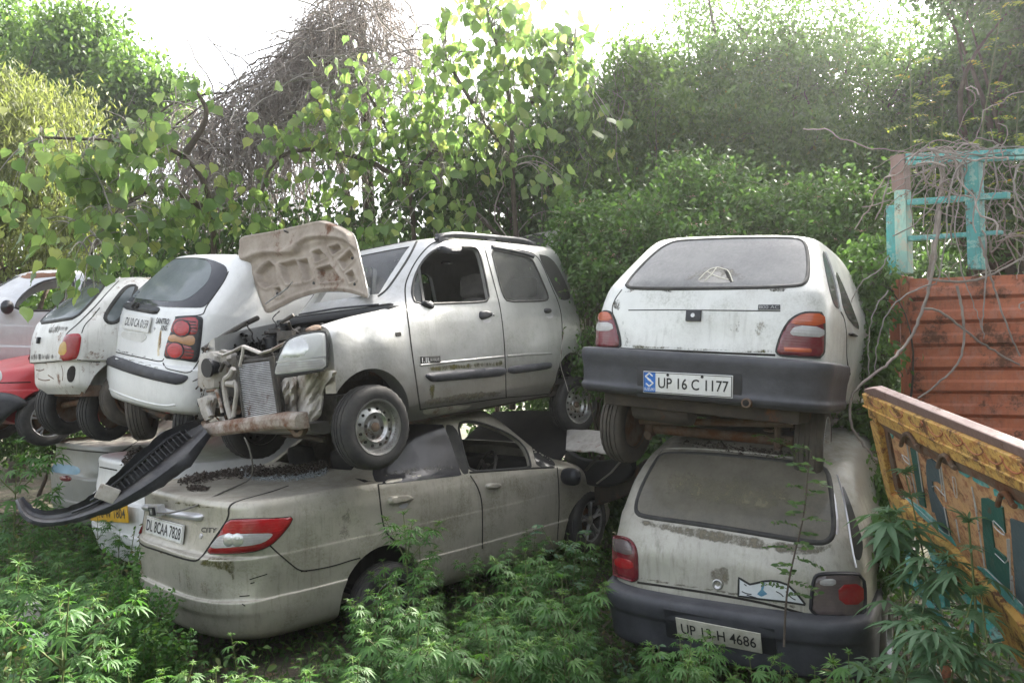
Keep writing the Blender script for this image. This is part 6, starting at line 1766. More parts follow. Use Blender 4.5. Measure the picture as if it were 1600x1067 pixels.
# cable hanging from the silver car to the boot
def cable(name, label, pts, r, mat):
    mb = MB(); mb.tube([Vector(q) for q in chaikin(pts, 2, False)], r, 8)
    o = mb.build(name, mat); tag(o, label, 'cable'); return o


surf = lambda car, px, o=.012: tuple(car.root.matrix_world @ (car.hits([px])[0][0] + car.hits([px])[0][1] * o))
cable('loose_cable', 'thin grey cable drooping from the torn front end onto the champagne boot',
      [tuple(at(382, 683, 4.75)), tuple(at(390, 700, 4.75)), tuple(at(396, 730, 4.8)), surf(cc, (392, 752)), surf(cc, (370, 762)), surf(cc, (340, 775)), surf(cc, (312, 790), .03), surf(cc, (280, 798), .06), surf(cc, (262, 797), .07)], .0055, M['wire'])
cable('thin_wire', 'thin pale wire trailing from the rear door of the silver hatchback', [surf(cw, (880, 505)), tuple(Vector(surf(cw, (876, 540))) + Vector((0, -.03, 0))), surf(cw, (873, 570)), surf(cw, (880, 590)), tuple(at(888, 612, 6.8))], .003, M['palemetal'])

# dirt, leaf crumbs and shattered glass on the boots
def debris(name, label, car, polys, n, size, mat, lift=.0, seed=0):
    r = np.random.default_rng(seed); V = []; F = []
    base = np.array([(1, 0, 0), (-.6, .7, 0), (-.5, -.8, .1), (0, 0, .8)]); bf = [(0, 1, 3), (1, 2, 3), (2, 0, 3), (0, 2, 1)]
    for poly, k in polys:
        P = np.array(chaikin(poly, 2)); mn, mx = P.min(0), P.max(0); got = 0; q = []
        while got < n * k:
            c = r.uniform(mn, mx, (int(n), 2)); c = c[inside(c, P)]
            d = seg_dist(c, P); c = c[r.random(len(c)) < np.clip(d / 9, .12, 1)]
            q.append(c); got += len(c)
            if got == 0 and len(q) > 20: break
        q = np.concatenate(q)[:int(n * k)]
        for p in q:
            h = car.hit(p)
            if not h or h[1].z < .15: continue
            w = car.root.matrix_world @ h[0]
            s_ = size * r.lognormal(0, .55); Rm = np.array(Matrix.Rotation(r.uniform(0, 6.3), 3, 'Z'))
            b = len(V) * 4; V.append((base * s_ * r.uniform(.6, 1.3, 3)) @ Rm.T + np.array(w) + [0, 0, lift * r.random()]); F += [[i + b for i in f] for f in bf]
    if not V: print('no debris', name); return
    o = np_mesh(name, np.concatenate(V), np.array(F), mat, smooth=False); tag(o, label, 'debris', kind='stuff'); return o


dirtm = rough_mat('dark_crumbly_dirt', (.028, .021, .016), (.075, .058, .045), .95, 40, bump=.3)
glassm = rough_mat('glass_crumbs', (.42, .45, .45), (.25, .27, .28), .25, 60)
debris('dirt_debris', 'dark crumbs of dirt and leaves heaped on the champagne boot', cc, [(E8((260, 330), (330, 280), (420, 250), (520, 240), (620, 265), (700, 262), (800, 240), (860, 250), (840, 290), (700, 310), (560, 305), (440, 310), (350, 332)), 1.0), (E8((300, 345), (350, 335), (420, 345), (360, 360)), .06)], 6500, .006, dirtm, .02, 1)
debris('glass_debris', 'pale crumbs of shattered glass on the champagne boot', cc, [(E8((500, 268), (560, 262), (545, 300), (600, 300), (700, 292), (800, 268), (850, 270), (830, 300), (700, 318), (560, 316), (520, 300)), 1.0)], 2200, .005, glassm, .012, 2)
debris('dirt_debris', 'dark dirt spilled on the white saloon boot beneath the torn bumper', cx1, [([(182, 727), (200, 705), (232, 685), (262, 678), (280, 690), (250, 715), (225, 738), (205, 737)], 1.0)], 2600, .008, dirtm, .02, 3)
debris('dirt_debris', 'dusty grit scattered on the roof edge of the dusty hatchback', cz, [([(1040, 692), (1080, 688), (1250, 705), (1245, 720), (1100, 704)], 1.0)], 500, .006, dirtm, .004, 4)

# crumpled sheet, black bumper and grey bar between the two stacks
def sheet_obj(name, label, cat, pts3, depth_wob, mat, thick=.012, n=26):
    a, b, c, d = [at(*p) for p in pts3]; rows = []; rq = random.Random(len(label))
    for i in range(n):
        u = i / (n - 1); row = []
        for j in range(n):
            v = j / (n - 1); p = a.lerp(b, u).lerp(d.lerp(c, u), v)
            w = math.sin(u * 9 + v * 4) * .5 + math.sin(v * 13 - u * 6) * .4 + math.sin(u * 23 + v * 17) * .2
            row.append(p + Vector((0, -.3, .9)) * (w * depth_wob))
        rows.append(row)
    mb = MB(); mb.grid(rows); k = len(mb.v); mb.v += [v - Vector((0, -thick * .4, thick)) for v in mb.v]; mb.f += [[q + k for q in f][::-1] for f in mb.f]; mb.m = [0] * len(mb.f)
    ed = [*range(n), *[i * n + n - 1 for i in range(1, n)], *[(n - 1) * n + j for j in range(n - 2, -1, -1)], *[i * n for i in range(n - 2, 0, -1)]]
    for q in range(len(ed)):
        a_, b_ = ed[q], ed[(q + 1) % len(ed)]; mb.f.append([b_, a_, a_ + k, b_ + k]); mb.m.append(0)
    o = mb.build(name, mat, ang=50); tag(o, label, cat); return o


sheet_obj('crumpled_panel', 'crumpled grey metal panel under the left rear tyre of the upper right hatchback', 'car panel', [(886, 672, 7.0), (1000, 668, 6.2), (990, 712, 5.9), (884, 700, 6.6)], .022, M['palemetal'])


def bar3(name, label, cat, pts, hgt, mat, th=.04):
    P = [Vector(q) for q in resample(chaikin([tuple(at(*p)) for p in pts], 2, False), .04, False)]; rows = []
    for i, p in enumerate(P):
        t = (P[min(i + 1, len(P) - 1)] - P[max(i - 1, 0)]).normalized(); nn = t.cross(Vector((0, 0, 1))).normalized()
        if nn.dot(CAM - p) < 0: nn = -nn
        rows.append([p + nn * (b * th) + Vector((0, 0, a * hgt)) for a, b in ((-.5, .3), (-.42, .8), (-.1, 1), (.1, 1), (.42, .8), (.5, .3), (.5, -.3), (-.5, -.3))])
    mb = MB(); mb.grid(rows, close=True); k = 8; mb.f += [list(range(k)), list(range((len(rows) - 1) * k, len(rows) * k))[::-1]]; mb.m += [0, 0]
    o = mb.build(name, mat, ang=50); tag(o, label, cat); return o


bar3('grey_bumper', 'curved dirty grey-brown car bumper lying between the champagne saloon and the dusty hatchback', 'bumper', [(905, 780, 7.3), (940, 772, 7.0), (985, 755, 6.5), (1010, 735, 6.2)], .19, M['under'])
bar3('black_bumper', 'black plastic bumper curling round above the grey one', 'bumper', [(888, 715, 7.4), (905, 735, 7.1), (950, 742, 6.7), (985, 725, 6.3), (992, 708, 6.2)], .24, M['plastic'])
mb = MB(); mb.tube([at(933, 755, 6.5), at(955, 738, 6.4), at(972, 718, 6.3), at(978, 710, 6.3)], .018, 6, flat=.4); o = mb.build('metal_strap', M['palemetal']); tag(o, 'bent pale metal strap hanging over the black bumper', 'metal strap')
mb = MB(); mb.tube([at(915, 735, 6.7), at(935, 712, 6.6)], .035, 4, flat=.3); o = mb.build('metal_plate', M['wire']); tag(o, 'short grey metal plate propped against the black bumper', 'metal plate')
# white rubbish in the weeds at the lower left
for k, (px, py, d, s_, lab) in enumerate(((44, 957, 4.75, .09, 'dusty pinkish-white lump of rubbish in the weeds'), (62, 1003, 4.45, .07, 'small grey-white scrap in the weeds nearest the lower left corner'))):
    c_ = at(px, py, d); rq = random.Random(k); mb = MB(); rows = []
    for i in range(9):
        th = math.pi * (i + .01) / 8.02; rows.append([c_ + Vector((s_ * math.sin(th) * math.cos(a) * rq.uniform(.75, 1.1), s_ * math.sin(th) * math.sin(a) * rq.uniform(.75, 1.1), s_ * .8 * math.cos(th) * rq.uniform(.8, 1.1))) for a in np.linspace(0, 2 * math.pi, 13)[:-1]])
    mb.grid(rows, close=True); o = mb.build('rubbish', M['whiterubbish'], ang=30); tag(o, lab, 'rubbish', 'white rubbish in the weeds')
# ------------------------------------------------------------------ plants
def tubes(paths, radii, n=4):
    """paths (k,m,3), radii (k,m) -> V, F of many thin stems"""
    paths = np.asarray(paths, float); k, m, _ = paths.shape
    t = np.gradient(paths, axis=1); t /= np.linalg.norm(t, axis=2, keepdims=True) + 1e-9
    up = np.where(np.abs(t[..., 2:3]) < .9, np.array([0, 0, 1.]), np.array([1., 0, 0]))
    a = np.cross(t, up); a /= np.linalg.norm(a, axis=2, keepdims=True) + 1e-9
    b = np.cross(a, t)
    an = np.arange(n) * 2 * np.pi / n
    V = paths[:, :, None, :] + radii[:, :, None, None] * (a[:, :, None, :] * np.cos(an)[None, None, :, None] + b[:, :, None, :] * np.sin(an)[None, None, :, None])
    idx = np.arange(k * m * n).reshape(k, m, n)
    q0 = idx[:, :-1, :]; q1 = idx[:, 1:, :]
    F = np.stack([q0, np.roll(q0, -1, 2), np.roll(q1, -1, 2), q1], -1).reshape(-1, 4)
    return V.reshape(-1, 3), F


# leaf shapes: x = along the leaf from its stalk, y = across, z = face normal
def T_oval(fold=.12, wid=.5):
    V = np.array([(0, 0, 0), (.35, wid * .5, fold * .6), (.4, 0, 0), (.35, -wid * .5, fold * .6), (.75, wid * .33, fold * .3 - .04), (.78, 0, -.06), (.75, -wid * .33, fold * .3 - .04), (1, 0, -.14)])
    F = np.array([(0, 2, 1, 1), (0, 3, 2, 2), (2, 5, 4, 1), (3, 6, 5, 2), (4, 5, 7, 7), (5, 6, 7, 7)])
    return V, F


def T_heart():
    pts = [(0, 0), (-.06, .16), (.02, .34), (.18, .43), (.38, .42), (.56, .30), (.70, .16), (.82, .06), (1.0, .012)]
    V = [(x, 0, -.05 * max(0, x - .3)) for x, y in pts[:1]]
    mid = [(max(x, .0) if i else 0, 0, -.10 * max(0, x - .4)) for i, (x, y) in enumerate(pts)]
    L = [(x, y, .16 * y - .10 * max(0, x - .4) + .03 * math.sin(i * 2.2)) for i, (x, y) in enumerate(pts)]
    R_ = [(x, -y, .16 * y - .10 * max(0, x - .4) + .03 * math.sin(i * 1.7 + 1)) for i, (x, y) in enumerate(pts)]
    n = len(pts); V = np.array(mid + L + R_)
    F = []
    for i in range(n - 1):
        F.append((i, i + 1, n + i + 1, n + i)); F.append((i + 1, i, 2 * n + i, 2 * n + i + 1))
    return V, np.array(F)


def T_diamond(w=.42):
    return np.array([(0, 0, 0), (.45, w / 2, .05), (1, 0, -.08), (.45, -w / 2, .05)]), np.array([(0, 3, 2, 1)])


def rand_rot(n, rng, droop=(.2, .8), up=.5):
    """frames: x axis = leaf direction (random heading, drooping), z = normal leaning up"""
    h = rng.uniform(0, 2 * np.pi, n); d = rng.uniform(droop[0], droop[1], n) * np.pi / 2
    x = np.stack([np.cos(h) * np.cos(d), np.sin(h) * np.cos(d), -np.sin(d)], 1)
    r = rng.normal(size=(n, 3)) * (1 - up); r[:, 2] += up
    y = np.cross(r, x); y /= np.linalg.norm(y, axis=1, keepdims=True) + 1e-9
    z = np.cross(x, y)
    return np.stack([x, y, z], 2)


def leaf_cloud(P, size, tmpl, rng, droop=(.2, .8), up=.5, Rm=None, val=None):
    V0, F0 = tmpl; n = len(P)
    if Rm is None: Rm = rand_rot(n, rng, droop, up)
    s = np.asarray(size)[:, None, None] if np.ndim(size) else size
    V = np.einsum('nij,kj->nki', Rm, V0) * s + np.asarray(P)[:, None, :]
    F = F0[None] + (np.arange(n) * len(V0))[:, None, None]
    val = rng.random(n) if val is None else val
    return V.reshape(-1, 3), F.reshape(-1, F0.shape[1]), np.repeat(val, len(V0))


def fix_tri(F):
    return F


def tri_quads(name, V, F, mat, parent, attr=None, smooth=False):
    """quads where some repeat their last corner (triangles)"""
    deg = F[:, 2] == F[:, 3] if F.shape[1] == 4 else np.zeros(len(F), bool)
    if not deg.any(): return np_mesh(name, V, F, mat, parent, smooth, attr)
    T = np.concatenate([F[deg][:, :3], F[~deg][:, [0, 1, 2]], F[~deg][:, [0, 2, 3]]])
    return np_mesh(name, V, T, mat, parent, smooth, attr)


def ell(px, py, rx, ry, d, rz=None):
    c = np.array(at(px, py, d)); k = d / FPX
    return c, np.array([rx * k, rz if rz is not None else max(rx, ry) * k * .8, ry * k])


def in_ell(c, r, n, rng, shell=.35):
    u = rng.normal(size=(n, 3)); u /= np.linalg.norm(u, axis=1, keepdims=True)
    return c + u * r * (rng.uniform(shell ** 3, 1, n) ** (1 / 3))[:, None]


M['bark'] = rough_mat('grey_brown_bark', (.11, .085, .065), (.055, .043, .034), .9, 12, bump=.6)
M['deadvine'] = rough_mat('dead_grey_creeper', (.31, .27, .235), (.17, .14, .12), .9, 6, bump=.2)
M['paletwig'] = rough_mat('pale_dry_creeper', (.34, .31, .28), (.18, .16, .14), .85, 8, bump=.2)
M['greenstem'] = rough_mat('green_stem', (.09, .14, .04), (.12, .12, .05), .6, 10, bump=.1)
M['l_peepal'] = leaf_mat('heart_leaf', (.095, .165, .06), (.215, .29, .105), .55, .34, extra=(.32, .34, .12), tcol=1.9)
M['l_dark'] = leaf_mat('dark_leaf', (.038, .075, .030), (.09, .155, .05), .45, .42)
M['l_small'] = leaf_mat('small_bright_leaf', (.055, .105, .036), (.14, .225, .07), .55, .45, extra=(.20, .18, .05))
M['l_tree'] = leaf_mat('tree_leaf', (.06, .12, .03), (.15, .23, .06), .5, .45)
M['l_yellow'] = leaf_mat('yellow_green_leaf', (.10, .125, .038), (.215, .23, .078), .45, .5)
M['l_lantana'] = leaf_mat('rough_shrub_leaf', (.045, .10, .027), (.12, .21, .05), .38, .5)
M['l_hemp'] = leaf_mat('hemp_leaf', (.028, .092, .023), (.088, .198, .042), .38, .5, extra=(.15, .25, .05))
M['l_hempdark'] = leaf_mat('blue_green_leaf', (.060, .13, .070), (.13, .225, .11), .32, .5)
M['l_lime'] = leaf_mat('lime_pinnate_leaf', (.14, .20, .03), (.30, .33, .06), .5, .5, extra=(.38, .22, .05))
M['l_ground'] = leaf_mat('ground_leaf', (.036, .085, .02), (.11, .20, .045), .4, .55, extra=(.19, .15, .06))
M['petal'] = rough_mat('pale_pink_petal', (.75, .60, .52), (.80, .42, .33), .6, 60, bump=0)

OVAL, HEART, DIA = T_oval(), T_heart(), T_diamond()
NARROW = T_oval(.10, .22)


def limbs(base, targets, r0, rng, trunk_to=None):
    """trunk and main limbs: from the base to every clump, bending on the way"""
    base = np.array(base); m = 12; T = np.linspace(0, 1, m)
    paths = []; rad = []
    c = np.mean(targets, 0) if trunk_to is None else np.array(trunk_to)
    tr = base + (c - base) * T[:, None] + np.stack([np.sin(T * 5) * .05, np.cos(T * 4) * .05, T * 0], 1) * np.linalg.norm(c - base) * .5
    paths.append(tr); rad.append(r0 * (1 - .7 * T))
    for t in targets:
        k = rng.integers(3, m - 2); s = tr[k]
        bend = rng.normal(size=3) * np.linalg.norm(t - s) * .10
        p = s + (t - s) * T[:, None] + bend * (np.sin(T * np.pi))[:, None]
        paths.append(p); rad.append(np.maximum(r0 * .35 * (1 - .85 * T), .004))
    return np.array(paths), np.array(rad)


def make_plant(name, label, cat, base, ells, nclump, nleaf, lsize, tmpl, lmat, group=None, r0=.12, clump=.25, droop=(.1, .8), up=.45, bark='bark', seed=0, twigs=True, jitter=.3, nlimb=26, crown='crown', shell=.45):
    rng = np.random.default_rng(seed)
    root = empty(name, base, label, cat, group)
    off = np.array(base)
    vol = np.array([np.prod(r) ** (2 / 3) for c, r in ells]); vol /= vol.sum()
    C = np.concatenate([in_ell(c, r, max(2, int(round(nclump * v))), rng, shell) for (c, r), v in zip(ells, vol)])
    P = np.repeat(C, nleaf, 0)
    cs = np.repeat(rng.uniform(.6, 1.3, len(C)), nleaf)
    P = P + rng.normal(size=P.shape) * (clump * cs)[:, None] * np.array([1, 1, .75])
    sz = lsize * rng.uniform(1 - jitter, 1 + jitter, len(P))
    cv = np.repeat(rng.uniform(0, .45, len(C)), nleaf)
    V, F, a = leaf_cloud(P - off, sz, tmpl, rng, droop, up, val=np.clip(cv + rng.random(len(P)) * .55, 0, 1))
    tri_quads(crown, V, F, lmat, root, a)
    pick = C[rng.choice(len(C), min(nlimb, len(C)), replace=False)]
    pa, ra = limbs(base, pick, r0, rng)
    V, F = tubes(pa[:1] - off, ra[:1], 8); np_mesh('trunk', V, F, M[bark], root)
    V, F = tubes(pa[1:] - off, ra[1:], 5); np_mesh('branches', V, F, M[bark], root)
    if twigs:
        k = rng.integers(0, len(P), min(len(P), len(C) * 3)); A = C[k // nleaf]; B = P[k]
        T = np.linspace(0, 1, 4)[None, :, None]
        pt = A[:, None] * (1 - T) + B[:, None] * T + rng.normal(size=(len(k), 4, 3)) * .015
        V, F = tubes(pt - off, np.full((len(k), 4), .0035), 3); np_mesh('twigs', V, F, M[bark], root)
    return root


def gnd(px, d):
    p = at(px, 600, d); return (p.x, p.y, GZ)


# ---- trees at the left
G1 = 'trees behind the cars at the left'
make_plant('broadleaf_tree', 'yellowish drooping tree at the left edge, nearest of the left trees', 'tree', gnd(20, 12.5),
           [ell(5, 170, 85, 70, 12.5, 1.2), ell(55, 240, 70, 80, 12, 1), ell(10, 300, 90, 80, 12), ell(60, 360, 80, 60, 11.8), ell(130, 330, 60, 60, 12), ell(-60, 240, 80, 140, 12.5), ell(95, 180, 45, 40, 12.8)], 190, 170, .13, NARROW, M['l_yellow'], G1, .16, .26, (.3, .95), .4, seed=1)
make_plant('broadleaf_tree', 'tall green tree with open crown behind the yellowish tree', 'tree', gnd(120, 19),
           [ell(115, 65, 65, 55, 19), ell(75, 110, 50, 55, 19), ell(150, 110, 60, 60, 19.5), ell(205, 120, 60, 40, 19), ell(180, 165, 75, 40, 19), ell(245, 150, 50, 32, 19.5), ell(120, 190, 70, 50, 19), ell(60, 215, 40, 50, 19), ell(210, 200, 60, 40, 19)], 140, 150, .16, OVAL, M['l_tree'], G1, .22, .34, (.1, .8), .5, seed=2, shell=.5)
make_plant('broadleaf_tree', 'green tree top cut off by the upper left corner', 'tree', gnd(-20, 21), [ell(-10, 50, 55, 50, 21), ell(15, 100, 50, 45, 21), ell(-60, 90, 60, 70, 21)], 60, 190, .17, OVAL, M['l_tree'], G1, .2, .4, seed=3)
# ---- backdrop thicket
G2 = 'background thicket bushes'
for k, (px, py, rx, ry, d, lab) in enumerate(((-40, 490, 200, 90, 16, 'dull bush behind the pale silver saloon'), (250, 470, 190, 80, 15.5, 'dull bush behind the clean white hatchback'), (560, 480, 210, 90, 15, 'dull bush behind the raised bonnet'),
                                  (850, 440, 200, 100, 14.5, 'dull bush behind the roof rails'), (1180, 430, 240, 90, 14, 'dull bush deep behind the upper right hatchback'), (1560, 420, 240, 120, 13, 'dull bush deep behind the lorry stakes'))):
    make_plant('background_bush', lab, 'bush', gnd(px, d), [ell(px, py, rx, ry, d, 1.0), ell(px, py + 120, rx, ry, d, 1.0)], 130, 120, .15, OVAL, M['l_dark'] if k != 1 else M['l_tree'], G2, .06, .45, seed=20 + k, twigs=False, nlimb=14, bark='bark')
# ---- dead creeper heap over a tree
rng = np.random.default_rng(5)
prof = np.array([(255, 205), (290, 178), (340, 160), (395, 130), (430, 100), (455, 70), (480, 40), (515, 12), (545, -25), (600, -30), (635, 20), (650, 55), (690, 85), (740, 110), (800, 120), (900, 110), (980, 60), (1010, 80)])
dv = empty('dead_creeper', gnd(560, 10.3), 'heap of dead grey creeper strands peaking above the silver hatchback', 'creeper')
off = np.array(gnd(560, 10.3))
paths = []; rad = []
m = 22
CL = np.concatenate([rng.normal(555, 62, 34), rng.uniform(262, 520, 40), rng.uniform(620, 985, 14)])
for i in range(2900):
    ci = int(rng.integers(len(CL))); px = CL[ci] + rng.normal() * 15
    top = np.interp(px, prof[:, 0], prof[:, 1]); py = top + rng.exponential(60) * (1 if px < 700 else .6)
    d = 10.2 + rng.normal() * .25 + .5 * math.sin(ci * 2.3) + (.4 if px < 380 else 0); py += 26 * math.sin(ci * 1.7) * (rng.random() < .8)
    p = np.array(at(px, py, d)); slope = np.sign(px - 575) * (0.5 if abs(px - 575) < 140 else .25)
    v = np.array([slope * .5 + rng.normal() * .55, rng.normal() * .3 - .2, rng.normal() * .25 - .15]); q = [p]
    L = rng.uniform(.6, 2.4 if i % 3 else 4.6) / m
    for k in range(m - 1):
        v = v * .86 + np.array([rng.normal() * .26 + slope * .05, rng.normal() * .20, -.24 + rng.normal() * .14]); v /= max(np.linalg.norm(v), .3)
        p = p + v * L; q.append(p)
    paths.append(q); rad.append(np.full(m, rng.choice([.004, .0055, .008, .012], p=[.45, .35, .15, .05])) * np.linspace(1, .55, m))
V, F = tubes(np.array(paths) - off, np.array(rad), 3)
np_mesh('strands', V, F, M['deadvine'], dv)
paths = []; rad = []
for i in range(420):                       # paler loops on the surface
    px = rng.normal(560, 90) if i % 2 else rng.uniform(260, 640); top = np.interp(px, prof[:, 0], prof[:, 1]); py = top + rng.uniform(5, 170)
    p = np.array(at(px, py, 9.6 + rng.normal() * .2)); v = rng.normal(size=3); q = [p]; L = rng.uniform(.4, 1.8) / m; cu = rng.normal(size=3) * .3
    for k in range(m - 1):
        v = v * .8 + cu + np.array([rng.normal() * .2, rng.normal() * .1, -.10 + rng.normal() * .2]); v /= max(np.linalg.norm(v), .3); p = p + v * L; q.append(p)
    paths.append(q); rad.append(np.full(m, rng.choice([.005, .008, .013])) * np.linspace(1, .6, m))
V, F = tubes(np.array(paths) - off, np.array(rad), 4); np_mesh('pale_strands', V, F, M['paletwig'], dv)
paths = []; rad = []
T = np.linspace(0, 1, m)
for a, b, bend, r in (((560, 620, 10.4), (565, 30, 10.3), (.15, 0, 0), .12), ((575, 600, 10.5), (470, 120, 10.3), (.2, 0, .3), .07), ((560, 500, 10.5), (700, 130, 10.3), (-.1, 0, .3), .06), ((470, 110, 10.2), (270, 195, 10.2), (0, 0, .15), .026), ((430, 150, 10.0), (190, 215, 9.5), (0, 0, .25), .02), ((690, 100, 10), (760, 110, 9.8), (0, 0, .3), .012), ((640, 60, 10), (705, 85, 9.9), (0, 0, .25), .012), ((450, 90, 10), (360, 150, 9.8), (0, 0, .18), .015), ((330, 165, 10), (290, 130, 10), (0, 0, .0), .01), ((300, 210, 9.6), (420, 330, 9.3), (0, 0, .1), .02), ((310, 230, 9.4), (345, 400, 9), (0, 0, .1), .022), ((520, 100, 9.7), (480, 88, 9.6), (0, 0, .05), .05)):
    A, B = np.array(at(*a)), np.array(at(*b)); p = A + (B - A) * T[:, None] + np.array(bend) * np.sin(T * np.pi)[:, None] + np.cumsum(rng.normal(size=(m, 3)) * .012, 0)
    paths.append(p); rad.append(r * (1 - .5 * T))
V, F = tubes(np.array(paths) - off, np.array(rad), 7); np_mesh('trunk', V, F, M['bark'], dv)
# ---- heart-leaved boughs
G3 = 'heart-leaved trees'


def heart_tree(label, base, ells, n, seed, boughs, size=.135):
    rng = np.random.default_rng(seed); root = empty('heart_leaved_tree', base, label, 'tree', G3); off = np.array(base)
    vol = np.array([np.prod(r) ** (2 / 3) for c, r in ells]); vol /= vol.sum()
    K = np.concatenate([in_ell(c, r, max(3, int(round(n * v))), rng, .2) for (c, r), v in zip(ells, vol)])   # sprays
    paths = []; rad = []; P = []; Rm = []; m = 10; T = np.linspace(0, 1, m)
    B = [np.array([at(*q) for q in chaikin(b, 2, False)]) for b in boughs]
    allb = np.concatenate(B)
    sp = []; sr = []
    for c in K:
        s = allb[np.argmin(np.linalg.norm(allb - c, axis=1) + rng.random(len(allb)) * .4)]
        p = s + (c - s) * T[:, None] + np.array([0, 0, .12]) * np.sin(T * np.pi)[:, None]
        paths.append(p); rad.append(.009 * (1 - .7 * T))
        k = rng.integers(4, 9)
        for j in range(k):
            a = c + rng.normal(size=3) * np.array([.14, .14, .10]); tip = a + rng.normal(size=3) * .05 + np.array([0, 0, -.05])
            t2 = np.linspace(0, 1, 4)[:, None]; s2 = p[rng.integers(5, m)]
            sp.append(s2 + (tip - s2) * t2 + np.array([0, 0, .03]) * np.sin(t2 * np.pi)); sr.append(np.full(4, .0022))
            P.append(tip)
    P = np.array(P); R_ = rand_rot(len(P), rng, (.45, .98), .15)
    sz = size * rng.uniform(.55, 1.2, len(P))
    V, F, a = leaf_cloud(P - off, sz, HEART, rng, Rm=R_); np_mesh('leaves', V, F, M['l_peepal'], root, False, a)
    V, F = tubes(np.array(paths) - off, np.array(rad), 4); np_mesh('branches', V, F, M['paletwig'], root)
    V, F = tubes(np.array(sp) - off, np.array(sr), 3); np_mesh('leaf_stalks', V, F, M['greenstem'], root)
    mb = MB()
    for b in B: mb.tube([Vector(q - off) for q in b], list(np.linspace(.04, .012, len(b))), 8)
    mb.build('trunk', M['bark'], root)
    return root


heart_tree('heart-leaved bough hanging over the white hatchbacks at left, sunlit', gnd(330, 8.6),
           [ell(175, 240, 70, 45, 7.6, .5), ell(240, 215, 45, 35, 7.8, .5), ell(175, 310, 50, 60, 7.4, .5), ell(120, 270, 40, 40, 7.5, .4), ell(240, 290, 50, 50, 7.6, .5), ell(185, 375, 40, 30, 7.2, .4), ell(240, 350, 35, 40, 7.3, .4), ell(130, 405, 45, 28, 7.0, .35), ell(50, 225, 28, 22, 7.6, .3), ell(60, 355, 35, 25, 7.4, .3), ell(305, 132, 14, 12, 7.8, .15), ell(320, 300, 40, 60, 8, .4), ell(140, 445, 14, 14, 6.7, .15), ell(10, 300, 25, 25, 7.5, .3)], 105, 31,
           [((330, 600, 8.6), (335, 400, 8.5), (330, 300, 8.3), (285, 235, 8), (200, 220, 7.7), (60, 215, 7.6)), ((325, 330, 8.3), (250, 285, 7.8), (180, 330, 7.4), (140, 400, 7.1)), ((290, 240, 8), (330, 180, 7.9), (305, 140, 7.8))], .155)
heart_tree('heart-leaved bough in front of the dead creeper heap, centre', gnd(640, 9.2),
           [ell(580, 125, 45, 40, 8.6, .4), ell(525, 160, 35, 30, 8.5, .4), ell(500, 215, 55, 25, 8.4, .4), ell(560, 215, 45, 35, 8.4, .4), ell(620, 205, 50, 40, 8.4, .4), ell(660, 165, 40, 40, 8.5, .4), ell(440, 215, 30, 20, 8.4, .3), ell(640, 280, 30, 30, 8.2, .3), ell(690, 285, 25, 25, 8.2, .3), ell(590, 360, 40, 25, 8.1, .3), ell(405, 300, 25, 40, 8.5, .3), ell(400, 350, 30, 25, 8.3, .3), ell(520, 275, 40, 30, 8.4, .3), ell(700, 220, 40, 40, 8.5, .4)], 115, 32,
           [((640, 620, 9.2), (650, 400, 9), (640, 280, 8.8), (600, 190, 8.6), (560, 120, 8.6)), ((640, 290, 8.8), (560, 240, 8.5), (430, 230, 8.4), (400, 330, 8.4)), ((640, 270, 8.8), (690, 220, 8.6), (690, 290, 8.3))], .145)
heart_tree('heart-leaved crown rising to the top of the photo, right of the creeper heap', gnd(800, 8.8),
           [ell(745, 15, 35, 30, 8.2, .35), ell(765, 70, 50, 50, 8.1, .45), ell(820, 45, 50, 40, 8.2, .45), ell(860, 80, 45, 45, 8.2, .45), ell(820, 120, 60, 40, 8, .45), ell(890, 120, 35, 45, 8.2, .4), ell(700, 80, 40, 30, 8.3, .35), ell(690, 130, 35, 30, 8.3, .35), ell(770, 160, 45, 40, 8, .4), ell(835, 180, 30, 35, 8, .3), ell(760, 230, 35, 40, 8, .35), ell(900, 60, 25, 35, 8.3, .3), ell(950, 190, 20, 20, 8.4, .3), ell(795, 5, 40, 20, 8.3, .3), ell(700, 30, 20, 14, 8.3, .2), ell(720, 340, 40, 30, 8.2, .3), ell(870, 300, 25, 40, 8.2, .3)], 120, 33,
           [((800, 640, 8.8), (810, 420, 8.8), (800, 280, 8.6), (800, 150, 8.3), (760, 20, 8.2)), ((800, 190, 8.4), (860, 130, 8.3), (900, 60, 8.3)), ((805, 260, 8.5), (730, 150, 8.3), (690, 80, 8.3)), ((810, 400, 8.6), (740, 330, 8.3))], .15)
